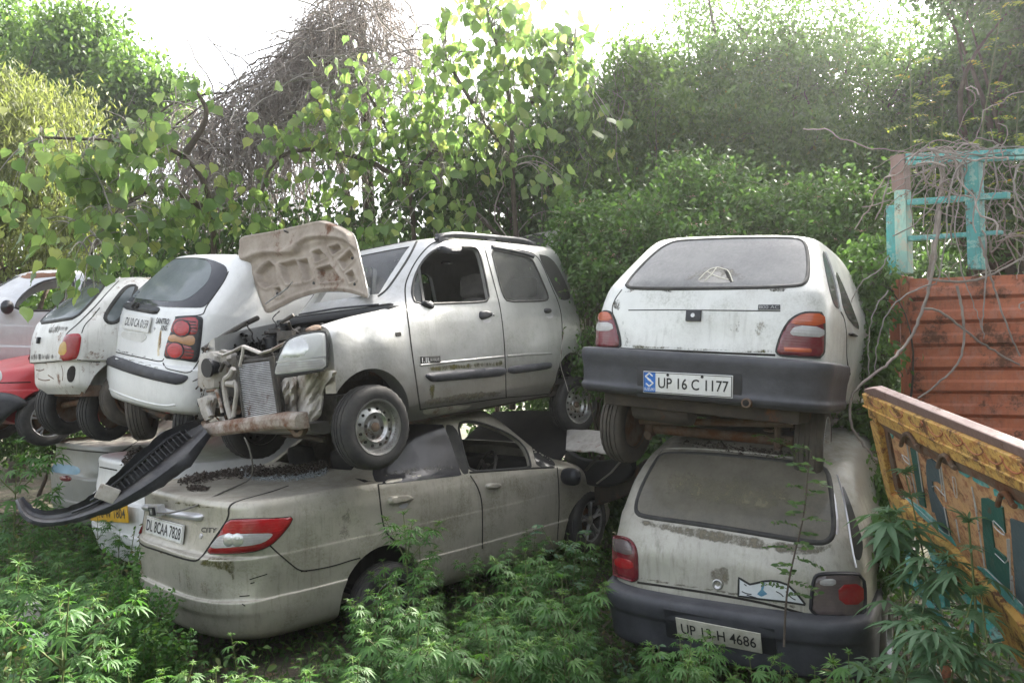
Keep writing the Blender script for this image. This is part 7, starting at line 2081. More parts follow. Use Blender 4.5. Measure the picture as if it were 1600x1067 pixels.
# ---- dark thicket below the creeper
G4 = 'dark thickets behind the silver hatchback'
for k, (lab, es, n) in enumerate((('dark leafy thicket right of the creeper heap', [ell(740, 250, 80, 70, 9.8, .8), ell(800, 310, 90, 70, 9.6, .8), ell(700, 330, 70, 50, 9.6, .7), ell(880, 290, 60, 80, 9.8, .7), ell(860, 200, 70, 50, 10, .7)], 150),
                               ('dark leafy thicket under the creeper heap', [ell(600, 370, 80, 40, 9.6, .6), ell(500, 370, 70, 40, 9.8, .6), ell(420, 380, 60, 50, 9.6, .6), ell(330, 400, 60, 60, 9.6, .6), ell(240, 400, 60, 50, 9.6, .6), ell(650, 270, 50, 60, 10, .6)], 90),
                               ('dark leafy thicket between the two upper hatchbacks', [ell(930, 450, 40, 60, 7.4, .4), ell(925, 560, 35, 60, 7.2, .4), ell(900, 390, 40, 40, 7.6, .5), ell(960, 400, 40, 30, 7.2, .4)], 70),
                               ('leafy thicket between the upper right hatchback and the lorry, thickened as dark cover', [ell(1356, 460, 7, 60, 5.3, .25), ell(1356, 560, 7, 60, 5.1, .25), ell(1350, 405, 20, 25, 5.8, .3), ell(1352, 680, 10, 50, 4.9, .2), ell(1358, 770, 14, 60, 4.6, .2), ell(1366, 860, 20, 60, 4.3, .2)], 150))):  # sparse leaves thickened here to stand in for deep shade
    sz = (.10, .10, .05, .05)[k]
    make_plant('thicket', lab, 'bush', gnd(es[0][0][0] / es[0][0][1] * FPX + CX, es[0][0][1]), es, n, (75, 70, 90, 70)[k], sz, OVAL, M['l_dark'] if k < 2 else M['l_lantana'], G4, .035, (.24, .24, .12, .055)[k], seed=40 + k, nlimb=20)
for k, (lab, es, n) in enumerate((('low dark thicket added to darken the gap between the two stacks', [ell(930, 640, 60, 40, 9.2, .5), ell(985, 690, 60, 40, 8.8, .5), ell(900, 590, 60, 40, 9.4, .5), ell(1030, 640, 60, 50, 8.6, .5), ell(930, 705, 40, 30, 8.2, .4), ell(1000, 730, 40, 40, 7.6, .4), ell(960, 780, 40, 30, 7.8, .4)], 190),
                               ('low dark thicket added to darken the space behind the wheels of the white hatchbacks', [ell(60, 600, 80, 60, 11, .6), ell(200, 610, 90, 60, 10.6, .6), ell(340, 600, 70, 70, 10, .6), ell(-40, 650, 60, 60, 10, .5), ell(70, 690, 80, 30, 11, .5)], 130),
                               ('low dark thicket added as dark backing behind the dusty hatchback roof', [ell(1150, 640, 120, 60, 9.4, .6), ell(1300, 600, 90, 90, 8.6, .6), ell(1420, 640, 80, 90, 8.0, .6)], 110))):
    make_plant('thicket', lab, 'bush', gnd(es[0][0][0] / es[0][0][1] * FPX + CX, es[0][0][1]), es, n, 80, .09, OVAL, M['l_dark'], G4, .03, .2, seed=45 + k, nlimb=14, twigs=False)  # added dark leaves stand in for deep shade in the gaps
# ---- small-leaved trees on the right
G5 = 'small-leaved trees on the right'
make_plant('small_leaved_tree', 'broad small-leaved tree against the light above the upper right hatchback', 'tree', gnd(1180, 10.6),
           [ell(1000, 200, 80, 60, 10.2, .8), ell(960, 260, 60, 60, 10, .7), ell(1060, 130, 90, 70, 10.4, .9), ell(1090, 230, 90, 60, 10.2, .8), ell(1160, 90, 100, 70, 10.6, .9), ell(1200, 170, 110, 70, 10.4, .9), ell(1290, 120, 110, 80, 10.4, .9), ell(1320, 220, 90, 70, 10.2, .9), ell(1230, 260, 120, 50, 10, .8), ell(1250, 40, 110, 50, 10.8, .8), ell(1370, 60, 70, 60, 10.6, .8), ell(1400, 140, 55, 60, 9.4, .6), ell(1040, 290, 80, 40, 9.8, .7), ell(1130, 20, 90, 40, 11, .8)], 560, 95, .060, OVAL, M['l_small'], G5, .16, .21, (.0, .8), .5, seed=51, nlimb=60, shell=.3)
make_plant('small_leaved_tree', 'dark small-leaved tree filling the upper right corner', 'tree', gnd(1560, 9.2),
           [ell(1480, 150, 90, 70, 9.4, .8), ell(1560, 100, 100, 80, 9.2, .8), ell(1590, 40, 90, 60, 9.4, .8), ell(1430, 210, 60, 50, 9.4, .7), ell(1530, 210, 110, 50, 9, .8), ell(1640, 150, 90, 120, 9, .8), ell(1700, 20, 90, 120, 7.6, .8), ell(1750, 200, 100, 120, 7, .8), ell(1620, -60, 90, 90, 7.2, .7), ell(1530, -50, 80, 60, 7.6, .6), ell(1470, 290, 90, 70, 8.6, .7), ell(1570, 320, 90, 90, 8.2, .7)], 640, 110, .070, OVAL, M['l_dark'], G5, .14, .21, seed=52, nlimb=40, shell=.3)  # crown clumps past the frame edge added to block sun from the tailboard
make_plant('small_leaved_tree', 'sunlit yellow-green shrub tree left of the broad small-leaved tree', 'tree', gnd(990, 9.4), [ell(990, 130, 55, 50, 9.6, .5), ell(1020, 180, 50, 50, 9.4, .5), ell(960, 200, 45, 50, 9.4, .5), ell(940, 290, 40, 60, 9, .5)], 90, 85, .075, OVAL, M['l_tree'], G5, .05, .2, seed=53)
for k, (lab, es, n) in enumerate((('dense mid-green bush wall left of the broad small-leaved tree, behind the shrubs', [ell(930, 200, 55, 60, 9.8, .6), ell(985, 250, 60, 60, 9.6, .6), ell(1050, 220, 70, 60, 9.7, .6), ell(1080, 290, 80, 40, 9.4, .5), ell(950, 320, 50, 40, 9.2, .5), ell(1010, 150, 55, 50, 10, .6)], 330),
                               ('dense mid-green bush wall under the broad small-leaved tree', [ell(1150, 210, 80, 60, 9.7, .6), ell(1240, 230, 80, 60, 9.6, .6), ell(1330, 240, 80, 60, 9.4, .6), ell(1400, 270, 60, 60, 9, .5), ell(1180, 280, 90, 40, 9.4, .5), ell(1290, 290, 80, 40, 9.2, .5), ell(1120, 130, 60, 50, 10.2, .6), ell(1240, 140, 70, 50, 10.2, .6)], 360))):
    make_plant('bush', lab, 'bush', gnd(es[0][0][0] / es[0][0][1] * FPX + CX, es[0][0][1]), es, n, 100, .066, OVAL, M['l_small'], 'bush walls behind the flowering shrubs', .05, .2, seed=56 + k, nlimb=40, shell=.3, twigs=False)
# ---- flowering shrubs in front
G6 = 'flowering shrubs over the upper right hatchback'
for k, (lab, es, n, fl) in enumerate((('flowering shrub at the left shoulder of the upper right hatchback', [ell(920, 360, 45, 40, 7.6, .45), ell(965, 400, 55, 45, 7.2, .45), ell(1000, 350, 50, 35, 7.4, .45), ell(935, 430, 30, 35, 7, .35)], 130, 26),
                                  ('flowering shrub arching over the roof of the upper right hatchback', [ell(1080, 330, 70, 40, 7.6, .5), ell(1150, 345, 60, 30, 7.4, .45), ell(1060, 280, 25, 40, 7.6, .3), ell(1130, 300, 30, 40, 7.6, .3), ell(1040, 375, 50, 22, 7.0, .4), ell(1100, 368, 40, 14, 6.9, .3)], 130, 26),
                                  ('flowering shrub between the upper right hatchback and the lorry', [ell(1230, 335, 60, 40, 7.6, .5), ell(1300, 330, 60, 45, 7.4, .5), ell(1355, 350, 45, 50, 7.0, .45), ell(1330, 400, 45, 40, 6.9, .4), ell(1270, 368, 50, 18, 7, .4)], 140, 34))):
    b = gnd(es[0][0][0] / es[0][0][1] * FPX + CX, es[0][0][1]); r = make_plant('flowering_shrub', lab, 'shrub', b, es, n, 80, .055, OVAL, M['l_lantana'], G6, .03, .15, (.0, .7), .6, bark='greenstem', seed=60 + k, nlimb=30, shell=.3)
    rng = np.random.default_rng(70 + k); FV = []; FF = []; off = np.array(b)
    for i in range(fl):
        c, rr_ = es[rng.integers(len(es))]; u = rng.normal(size=3); u[2] = abs(u[2]); u[1] = -abs(u[1]); u /= np.linalg.norm(u); p = c + u * rr_ * 1.1
        P = p + rng.normal(size=(16, 3)) * np.array([.018, .018, .008]); V, F, _ = leaf_cloud(P - off, .018, DIA, rng, (-.6, .1), .8); FF.append(F + sum(len(x) for x in FV)); FV.append(V)
    np_mesh('flowers', np.concatenate(FV), np.concatenate(FF), M['petal'], r, False)
# ---- whippy saplings with pinnate leaves above the lorry
def pinnate(root, stem, off, nleaf, llen, pair, lsize, mat, rng, t0=.2, spread=1.0):
    P = []; R_ = []; pa = []; m = len(stem)
    for i in range(nleaf):
        t = t0 + (1 - t0) * i / max(nleaf - 1, 1); k = min(int(t * (m - 1)), m - 2); s = stem[k] + (stem[k + 1] - stem[k]) * (t * (m - 1) - k)
        h = i * 2.4 + rng.random() * .8; L = llen * rng.uniform(.7, 1.15) * (1 - .35 * t)
        d = np.array([math.cos(h), math.sin(h), rng.uniform(.0, .6)]); d /= np.linalg.norm(d); T = np.linspace(0, 1, pair + 1)
        q = s + d * (T * L)[:, None] - np.array([0, 0, 1]) * (T ** 2 * L * .35)[:, None]; pa.append(q)
        sd = np.cross(d, [0, 0, 1]); sd /= np.linalg.norm(sd) + 1e-9
        for j in range(1, pair + 1):
            for sg in (1, -1):
                x = sd * sg + d * .35 + rng.normal(size=3) * .12; x /= np.linalg.norm(x); z = np.array([0, -.4, .8]) + rng.normal(size=3) * .4; y = np.cross(z, x); y /= np.linalg.norm(y); P.append(q[j]); R_.append(np.stack([x, y, np.cross(x, y)], 1))
    V, F, a = leaf_cloud(np.array(P) - off, lsize * rng.uniform(.7, 1.2, len(P)), T_oval(.08, .46), rng, Rm=np.array(R_)); tri_quads('leaves', V, F, mat, root, a)
    V, F = tubes(np.array(pa) - off, np.full((len(pa), pair + 1), .0018), 3); np_mesh('leaf_stalks', V, F, M['greenstem'], root)


def sapling(label, pts, mat, r=.008, n=12, llen=.3, pair=7, lsize=.045, seed=0, group='whippy saplings above the lorry', stemmat='greenstem', t0=.2):
    rng = np.random.default_rng(seed); P = np.array([at(*p) for p in chaikin(pts, 2, False)]); P = resample(P, .06, False); off = P[0].copy()
    root = empty('sapling', off, label, 'sapling', group)
    mb = MB(); mb.tube([Vector(q - off) for q in P], list(np.linspace(r, r * .4, len(P))), 6); mb.build('stem', M[stemmat], root)
    pinnate(root, P, off, n, llen, pair, lsize, mat, rng, t0)


sapling('whippy sapling rising just right of the stake cap, leftmost of the four', [(1422, 420, 6.6), (1424, 250, 6.6), (1421, 50, 6.6), (1424, 30, 6.6)], M['l_lime'], seed=1, n=14, llen=.30)
sapling('short whippy sapling, second from the left above the lorry', [(1452, 420, 6.7), (1456, 240, 6.7), (1457, 95, 6.7)], M['l_lime'], seed=2, n=10, llen=.28)
sapling('whippy sapling in the middle of the lorry frame with a yellow tuft', [(1466, 430, 6.6), (1470, 240, 6.6), (1475, 120, 6.6)], M['l_lime'], seed=3, n=9, llen=.22)
sapling('leaning whippy sapling right of the frame with reddish leaves', [(1520, 420, 6.4), (1530, 230, 6.4), (1548, 120, 6.4), (1565, 10, 6.4)], M['l_lime'], seed=4, n=14, llen=.36)
sapling('bushy sapling at the right edge with orange leaf tips', [(1590, 420, 6.2), (1585, 260, 6.2), (1592, 150, 6.2)], M['l_lime'], seed=5, n=12, llen=.34)
sapling('thin dark sapling growing in front of the dusty rear window', [(1225, 1010, 3.75), (1228, 930, 3.75), (1240, 870, 3.75), (1258, 800, 3.75), (1262, 735, 3.75), (1268, 705, 3.75)], M['l_lantana'], .006, 20, .17, 6, .040, 6, None, 'bark', t0=.25)
sapling('small bluish pinnate sapling in front of the champagne front door', [(890, 960, 5.2), (885, 900, 5.2), (872, 865, 5.2), (845, 822, 5.2)], M['l_hempdark'], .004, 8, .2, 6, .035, 7, None, t0=.3)
sapling('small bluish pinnate sapling by the champagne front wheel', [(895, 970, 5.1), (896, 900, 5.1), (902, 835, 5.1)], M['l_hempdark'], .004, 9, .2, 6, .035, 8, None, t0=.25)
sapling('sprig with yellow leaves under the upper right hatchback axle', [(1250, 740, 4.3), (1240, 700, 4.25), (1215, 690, 4.2), (1195, 680, 4.2)], M['l_lantana'], .004, 7, .12, 5, .030, 9, None, t0=.2)

# ---- dry creepers draped over the lorry
G7 = 'dry creepers draped over the lorry'


def creeper(label, pts, r, mat='paletwig', n=7, wig=.008, seed=0):
    P = np.array([at(*p) for p in chaikin(pts, 2, False)]); P = resample(P, .03, False); P = P + np.random.default_rng(seed).normal(size=P.shape) * wig * .35
    mb = MB(); mb.tube([Vector(q) for q in P], list(np.linspace(r, r * .65, len(P))), n); o = mb.build('dry_creeper', M[mat]); tag(o, label, 'creeper', G7)


D1 = 4.7
creeper('dark woody creeper sweeping from the lorry frame down past the hatchback flank', [(1470, 330, D1), (1455, 440, D1), (1440, 490, D1), (1420, 535, D1), (1380, 575, 4.5), (1335, 605, 4.4), (1327, 640, 4.4), (1330, 665, 4.4), (1345, 690, 4.4), (1370, 720, 4.4)], .011, 'deadvine', seed=1)
creeper('thin pale creeper hanging in a hook beside the hatchback flank', [(1388, 400, D1), (1380, 420, D1), (1345, 440, D1), (1330, 470, D1), (1329, 490, D1), (1334, 496, D1), (1324, 492, D1)], .0045, seed=2)
creeper('pale creeper looping down the left side of the orange boards', [(1450, 445, D1), (1412, 460, D1), (1385, 490, D1), (1372, 530, D1), (1366, 580, D1)], .005, seed=3)
creeper('thin pale creeper left of the looping one', [(1388, 455, D1), (1365, 480, D1), (1356, 530, D1), (1357, 590, D1)], .0045, seed=4)
creeper('thick grey creeper crossing the orange boards from upper left to lower right', [(1442, 482, D1), (1470, 484, D1), (1500, 510, D1), (1540, 540, D1), (1590, 570, D1), (1640, 590, D1)], .008, 'deadvine', seed=5)
creeper('brown creeper hanging down the middle of the orange boards', [(1495, 445, D1), (1505, 490, D1), (1508, 530, D1), (1498, 570, D1), (1465, 600, D1), (1435, 622, D1)], .009, 'deadvine', seed=6)
creeper('long white creeper hanging in front of the inner stake', [(1560, 226, D1), (1540, 240, D1), (1535, 290, D1), (1522, 330, D1), (1520, 355, D1), (1526, 364, D1)], .007, seed=7)
creeper('white creeper bowing down left of the inner stake', [(1515, 240, D1), (1490, 270, D1), (1480, 320, D1), (1479, 370, D1), (1470, 420, D1), (1464, 445, D1), (1448, 446, D1)], .006, seed=8)
creeper('thin white creeper ending in a fork on the boards', [(1500, 252, D1), (1506, 280, D1), (1495, 330, D1), (1490, 365, D1), (1502, 395, D1), (1500, 420, D1), (1515, 455, D1), (1530, 500, D1), (1538, 530, D1)], .0045, seed=9)
creeper('straight white creeper hanging at the right of the inner stake', [(1535, 360, D1), (1541, 370, D1), (1541, 430, D1), (1536, 480, D1), (1534, 515, D1)], .006, seed=10)
creeper('thick creeper lying along the top of the orange boards', [(1450, 436, D1), (1480, 440, D1), (1520, 440, D1), (1560, 425, D1), (1610, 395, D1)], .009, 'deadvine', seed=11)
creeper('dark creeper leaning down the right of the boards', [(1530, 370, D1), (1545, 420, D1), (1565, 490, D1), (1595, 560, D1), (1620, 600, D1)], .007, 'deadvine', seed=12)
creeper('twisted dark creeper behind the lorry stakes', [(1450, 450, 5.6), (1465, 340, 5.6), (1474, 270, 5.6), (1470, 230, 5.6)], .02, 'deadvine', seed=13)
creeper('zigzag thin creeper right of the inner stake', [(1552, 230, D1), (1556, 270, D1), (1560, 290, D1), (1545, 320, D1), (1540, 345, D1), (1536, 356, D1)], .004, seed=14)
creeper('arched white creeper at the right edge of the frame', [(1610, 246, D1), (1590, 255, D1), (1583, 285, D1), (1588, 310, D1), (1605, 335, D1)], .007, seed=15)
creeper('pale creeper arching over the top rail', [(1424, 262, D1), (1470, 250, D1), (1520, 235, D1), (1580, 228, D1), (1620, 232, D1)], .006, seed=16)
creeper('pale creeper tangled above the top rail', [(1440, 232, D1), (1500, 243, D1), (1560, 240, D1), (1620, 225, D1)], .007, seed=17)
creeper('bent pale creeper reaching left from the stake cap', [(1450, 268, D1), (1400, 282, D1), (1365, 298, D1)], .0035, seed=18)
creeper('thin pale creeper resting against the hatchback door', [(1302, 400, 4.9), (1312, 450, 4.8), (1318, 500, 4.75), (1322, 560, 4.7)], .004, seed=19) if False else None
rng = np.random.default_rng(91); paths = []; rad = []
tg_root = empty('creeper_tangle', at(1560, 245, 4.9), 'tangle of thin dry creeper stems heaped on the lorry frame', 'creeper'); off = np.array(at(1560, 245, 4.9))
for i in range(110):
    px = rng.uniform(1430, 1680); py = rng.choice([235, 350, 300, 380]) + rng.normal() * 18 if px > 1545 else 236 + rng.normal() * 9
    p = np.array(at(px, py, 5.0 + rng.normal() * .15)); v = np.array([rng.normal(), rng.normal() * .3, rng.normal() * .5]); q = [p]; L = rng.uniform(.2, 1.1) / m
    for k in range(m - 1):
        v = v * .85 + np.array([rng.normal() * .25, rng.normal() * .15, rng.normal() * .22 - .08]); v /= max(np.linalg.norm(v), .3); p = p + v * L; q.append(p)
    paths.append(q); rad.append(np.full(m, rng.choice([.0025, .004, .006])))
V, F = tubes(np.array(paths) - off, np.array(rad), 4); np_mesh('stems', V, F, M['deadvine'], tg_root)
# ------------------------------------------------------------------ weeds in the foreground
def hemp_leaf(rng, L=.12, nf=7):
    """a palmate leaf: narrow toothed leaflets fanning from one point; x forward, z up"""
    V = []; F = []
    for k in range(nf):
        f = (k - (nf - 1) / 2) / ((nf - 1) / 2); an = f * 1.75; l = L * (1 - .48 * abs(f) ** 1.4) * rng.uniform(.9, 1.08); w = l * .105
        c, s = math.cos(an), math.sin(an); b = len(V)
        for t, ww in ((0, .12), (.2, .7), (.45, 1.), (.75, .62), (1, 0)):
            dz = -.35 * t * t * l + .05 * l * t; x = t * l
            for sg in ((1, 0, -1) if ww else (0,)):
                y = sg * ww * w; V.append((x * c - y * s, x * s + y * c, dz + (abs(sg) * .35 * w * ww)))
        for i in range(3):
            a = b + i * 3; F += [(a, a + 1, a + 4, a + 3), (a + 1, a + 2, a + 5, a + 4)]
        a = b + 9; F += [(a, a + 1, b + 12, b + 12), (a + 1, a + 2, b + 12, b + 12)]
    return np.array(V), np.array(F)


def hemp_proto(seed, h, mat, bushy=1.0, lsize=.12):
    rng = np.random.default_rng(seed); Vs = []; Fs = []; As = []; n0 = 0; st = []; sr = []
    m = 10; T = np.linspace(0, 1, m); lean = rng.normal(size=2) * .08 * h
    stem = np.stack([lean[0] * T ** 2, lean[1] * T ** 2, h * T], 1); st.append(stem); sr.append(.006 * (1 - .65 * T) * (h / .7) ** .5)
    axes = [(stem, .12, 1.0)]
    for b in range(int(3 * bushy)):
        k = rng.integers(2, 7); a = rng.uniform(0, 6.28); L = h * rng.uniform(.22, .42)
        br = stem[k] + np.stack([np.cos(a) * T * L * .7, np.sin(a) * T * L * .7, T * L * .75], 1); st.append(br); sr.append(.0035 * (1 - .6 * T)); axes.append((br, .45, .8))
    def put(p, hd, pitch, s, val):
        nonlocal n0
        V, F = hemp_leaf(rng, s, 7 if s > .05 else 5)
        x = np.array([math.cos(hd) * math.cos(pitch), math.sin(hd) * math.cos(pitch), math.sin(pitch)]); y = np.array([-math.sin(hd), math.cos(hd), 0]) + rng.normal(size=3) * .15; y /= np.linalg.norm(y); z = np.cross(x, y)
        Vs.append(V @ np.stack([x, y, z], 0) + p); Fs.append(F + n0); As.append(np.full(len(V), val)); n0 += len(V)
    for ax, t0, sc in axes:
        nn = int(7 * sc * (h / .7) ** .5) + 2
        for i in range(nn):
            t = t0 + (1 - t0) * (i / (nn - 1)) ** .85; p = np.array([np.interp(t, T, ax[:, c]) for c in range(3)]); h0 = i * 1.57 + rng.normal() * .3
            for sg in (0, math.pi):
                hd = h0 + sg; top = t > .9
                s = lsize * (rng.uniform(.75, 1.1) if not top else rng.uniform(.4, .6)) * (.7 + .3 * sc); pl = s * (.45 if not top else .15); up = .35 if not top else 1.0
                q = p + np.array([math.cos(hd) * pl, math.sin(hd) * pl, pl * up]); tt = np.linspace(0, 1, m)[:, None]; st.append(p + (q - p) * tt); sr.append(np.full(m, .0014))
                put(q, hd, rng.uniform(-.45, .05) if not top else rng.uniform(.0, .9), s, np.clip((.2 + .35 * t + rng.random() * .4) if not top else rng.uniform(.8, 1), 0, 1))
        for k in range(5): put(ax[-1], rng.uniform(0, 6.28), rng.uniform(.3, 1.2), lsize * .3, rng.uniform(.85, 1))
    F = np.concatenate(Fs); V = np.concatenate(Vs)
    root = empty('hemp_plant', (0, 0, 0))
    o = tri_quads('leaves', V, F, mat, root, np.concatenate(As))
    V, F = tubes(np.array(st), np.array(sr), 4); np_mesh('stem', V, F, M['greenstem'], root)
    return root


def dup(root, loc, rz, s, label=None):
    r = root.copy(); COL.objects.link(r)
    r.matrix_world = Matrix.Translation(Vector(loc)) @ Matrix.Rotation(rz, 4, 'Z') @ Matrix.Rotation(random.uniform(-.12, .12), 4, 'X') @ Matrix.Scale(s, 4)
    for ch in list(root.children):
        c = ch.copy(); COL.objects.link(c); c.parent = r
    r['label'] = label; r['category'] = 'weed'; r['group'] = HG
    return r


HG = 'hemp weeds round the stacked cars'
protos = [hemp_proto(i, h, M['l_hemp'], b, s) for i, (h, b, s) in enumerate(((.36, .9, .056), (.45, 1.3, .062), (.55, 1.4, .068), (.30, .7, .052), (.75, 1.8, .076), (.48, 1.1, .062)))]
big = [hemp_proto(20 + i, h, M['l_hempdark'], b, s) for i, (h, b, s) in enumerate(((1.0, .7, .12), (.85, .4, .115)))]
rng = np.random.default_rng(17)
GEN = 'bright green hemp weed in the crowded weed bed'
AREAS = {'left': 'bright green hemp weed in the bed left of the champagne saloon', 'mid': 'bright green hemp weed in the bed before the champagne doors', 'right': 'bright green hemp weed before the dusty hatchback bumper', 'front': 'low bright green hemp weed along the lower edge of the photo'}
spots = []


def car_free(x, y):
    for c, (x0, x1, hw) in ((cc, (-1.15, 3.2, .86)), (cz, (-.72, 2.9, .78)), (cx1, (-1.1, 3.2, .86)), (cx2, (-1.1, 3.2, .86))):
        q = c.Mi @ Vector((x, y, c.root.location.z + .3))
        if x0 < q.x < x1 and abs(q.y) < hw: return False
    return True


def scatter(n, px0, px1, py0, py1, hs, area, pr):
    """plants whose tops fall in a region of the view; each gets a standing place on the ground"""
    k = 0; tries = 0
    while k < n and tries < n * 40:
        tries += 1
        px, py = rng.uniform(px0, px1), rng.uniform(py0, py1); i = int(rng.integers(len(pr))); h = hs[i] * (s := rng.uniform(.6, 1.25))
        if (200 < px < 545 and py < 1020) or (545 <= px < 600 and py < 900) or (930 < px < 1340 and py < 990): continue
        z = GZ + h; r = ray(px, py)
        if r.z >= -1e-3: continue
        t = (z - CAM.z) / r.z; p = CAM + r * t
        if not (2.95 < p.y < 8.5) or not car_free(p.x, p.y): continue
        if any((p.x - a) ** 2 + (p.y - b) ** 2 < .009 for a, b in spots): continue
        spots.append((p.x, p.y)); dup(pr[i], (p.x, p.y, GZ - .01), rng.uniform(0, 6.28), s, AREAS[area]); k += 1


HS = (.36, .45, .55, .30, .75, .48)
scatter(60, -20, 195, 725, 920, HS, 'left', protos)
scatter(40, -20, 330, 900, 1090, HS, 'left', protos)
scatter(85, 540, 950, 825, 1010, HS, 'mid', protos)
scatter(24, 900, 1330, 985, 1090, HS, 'right', protos)
scatter(48, 300, 1000, 1000, 1110, HS, 'front', protos)
for k, (px, py, d, i, s, lab) in enumerate(((640, 805, 4.75, 4, .95, 'tall thin hemp weed before the rear door handle of the champagne saloon'), (22, 690, 6.2, 4, 1.25, 'tall hemp weed at the left edge beside the grey saloon'), (380, 985, 3.9, 1, .9, 'hemp weed standing alone before the champagne bumper corner'))):
    r = ray(px, py); p = CAM + r * (d / r.y); h = HS[i]; sc = (p.z - GZ) / h; dup(protos[i], (p.x, p.y, GZ), k * 1.3, sc, lab)
for k, (px, py, d, i, lab) in enumerate(((1475, 745, 3.3, 0, 'tall bluish hemp weed reaching across the lorry tailboard lettering'), (1400, 800, 3.3, 0, 'tall bluish hemp weed left of the lorry tailboard'), (1530, 815, 2.9, 1, 'bluish hemp weed covering the lower tailboard edge'), (1440, 900, 2.9, 1, 'bluish hemp weed in front of the turquoise ironwork'), (1380, 930, 3.1, 1, 'bluish hemp weed right of the dusty hatchback bumper'), (1560, 940, 2.6, 0, 'bluish hemp weed in the lower right corner'))):
    r = ray(px, py); p = CAM + r * (d / r.y); h = (1.0, .85)[i]; dup(big[i], (p.x, p.y, GZ), k * 1.1 + .4, (p.z - GZ) / h, lab)
# a second, broad-leaved kind mixed in
def broad_proto(seed, h, mat):
    rng = np.random.default_rng(seed); root = empty('broadleaf_weed', (0, 0, 0)); m = 10; T = np.linspace(0, 1, m); st = []; P = []; R_ = []; S = []
    for b in range(4):
        a = rng.uniform(0, 6.28); L = h * rng.uniform(.6, 1); o = rng.uniform(.02, .3) * h
        q = np.stack([np.cos(a) * o * T ** 1.2, np.sin(a) * o * T ** 1.2, L * T], 1); st.append(q)
        for t in np.linspace(.12, 1, int(16 * L / .5) + 4):
            P.append([np.interp(t, T, q[:, c]) for c in range(3)]); S.append(.085 * (1.15 - .75 * t) * rng.uniform(.7, 1.2))
    P = np.array(P); V, F, a = leaf_cloud(P, np.array(S), T_oval(.1, .42), rng, (-.35, .45), .6); tri_quads('leaves', V, F, mat, root, a)
    V, F = tubes(np.array(st), np.full((4, m), .003), 4); np_mesh('stem', V, F, M['greenstem'], root)
    return root


bro = [broad_proto(50 + i, h, M['l_ground'] if i % 2 else M['l_hempdark']) for i, h in enumerate((.38, .5, .3, .6))]
HG = 'broad-leaved weeds among the hemp'
AREAS = {'b1': 'broad-leaved weed among the hemp left of the champagne saloon', 'b2': 'broad-leaved weed among the hemp along the lower edge of the photo'}
scatter(34, -20, 330, 800, 1090, (.38, .5, .3, .6), 'b1', bro)
scatter(30, 430, 1330, 960, 1100, (.38, .5, .3, .6), 'b2', bro)
for p in bro: p['category'] = 'weed'
for p in protos + big + bro:
    for c in list(p.children): bpy.data.objects.remove(c)
    bpy.data.objects.remove(p)

# spiky pale weeds beside the champagne bumper
def spike_weed(label, base, h, seed):
    rng = np.random.default_rng(seed); root = empty('spiky_weed', base, label, 'weed', 'spiky weeds beside the champagne bumper'); st = []; sr = []; P = []; m = 10; T = np.linspace(0, 1, m)
    for b in range(11):
        a = rng.uniform(0, 6.28); L = h * rng.uniform(.55, 1); o = rng.uniform(.05, .28) * h
        q = np.stack([np.cos(a) * o * T ** 1.3, np.sin(a) * o * T ** 1.3, L * T], 1); st.append(q); sr.append(.004 * (1 - .6 * T))
        k = int(120 * L / h); t = rng.uniform(.15, 1, k); P.append(np.stack([np.interp(t, T, q[:, c]) for c in range(3)], 1) + rng.normal(size=(k, 3)) * (.012 + .018 * (1 - t))[:, None])
    P = np.concatenate(P); V, F, a = leaf_cloud(P, .034 * rng.uniform(.5, 1.3, len(P)), OVAL, rng, (-.7, .5), .5); tri_quads('leaves', V, F, M['l_hemp'], root, np.clip(a * .6 + .4, 0, .95))
    V, F = tubes(np.array(st), np.array(sr), 4); np_mesh('stem', V, F, M['greenstem'], root)


for k, (px, py, d, lab) in enumerate(((212, 855, 4.55, 'tall spiky weed touching the left end of the champagne bumper'), (235, 905, 4.3, 'spiky weed in front of the champagne bumper end'), (195, 900, 4.35, 'spiky weed left of the champagne bumper, lower one'), (262, 965, 4.0, 'thin spiky weed under the champagne bumper'), (225, 960, 4.0, 'short spiky weed in the weed bed below the bumper end'))):
    p = at(px, py, d); spike_weed(lab, (p.x, p.y, GZ), p.z - GZ, 100 + k)

# ground cover too dense to count
rng = np.random.default_rng(23)
N = 60000
x = rng.uniform(-6, 4, N); y = rng.uniform(2.4, 9, N)
dn = np.sin(x * 2.1 + 1) * np.sin(y * 1.9) + .6 * np.sin(x * 5.3) * np.cos(y * 4.1)
keep = rng.random(N) < np.clip(.72 + .38 * dn, .25, 1); x, y = x[keep], y[keep]
z = GZ + np.abs(rng.normal(size=len(x))) * .07 + .01
P = np.stack([x, y, z], 1)
V, F, a = leaf_cloud(P, .045 * rng.uniform(.5, 1.5, len(P)), OVAL, rng, (-.5, .5), .6)
o = tri_quads('ground_weeds', V, F, M['l_ground'], None, a); tag(o, 'low mat of small weeds and clover covering the soil', 'ground cover', kind='stuff')
N = 9000
x = rng.uniform(-6, 4, N); y = rng.uniform(2.4, 8, N); P = np.stack([x, y, np.full(N, GZ + .0)], 1); T = np.linspace(0, 1, 5)
hd = rng.uniform(0, 6.28, N); L = rng.uniform(.06, .26, N)
pt = P[:, None, :] + np.stack([np.cos(hd)[:, None] * L[:, None] * .5 * T ** 2, np.sin(hd)[:, None] * L[:, None] * .5 * T ** 2, L[:, None] * (T - .25 * T ** 2)], 2)
V, F = tubes(pt, np.linspace(.0028, .0006, 5)[None] * np.ones((N, 1)), 3)
o = np_mesh('grass', V, F, M['l_ground'], None, False, np.repeat(rng.random(N) * .9, 15)); tag(o, 'thin grass blades among the weeds', 'grass', kind='stuff')
N = 5000
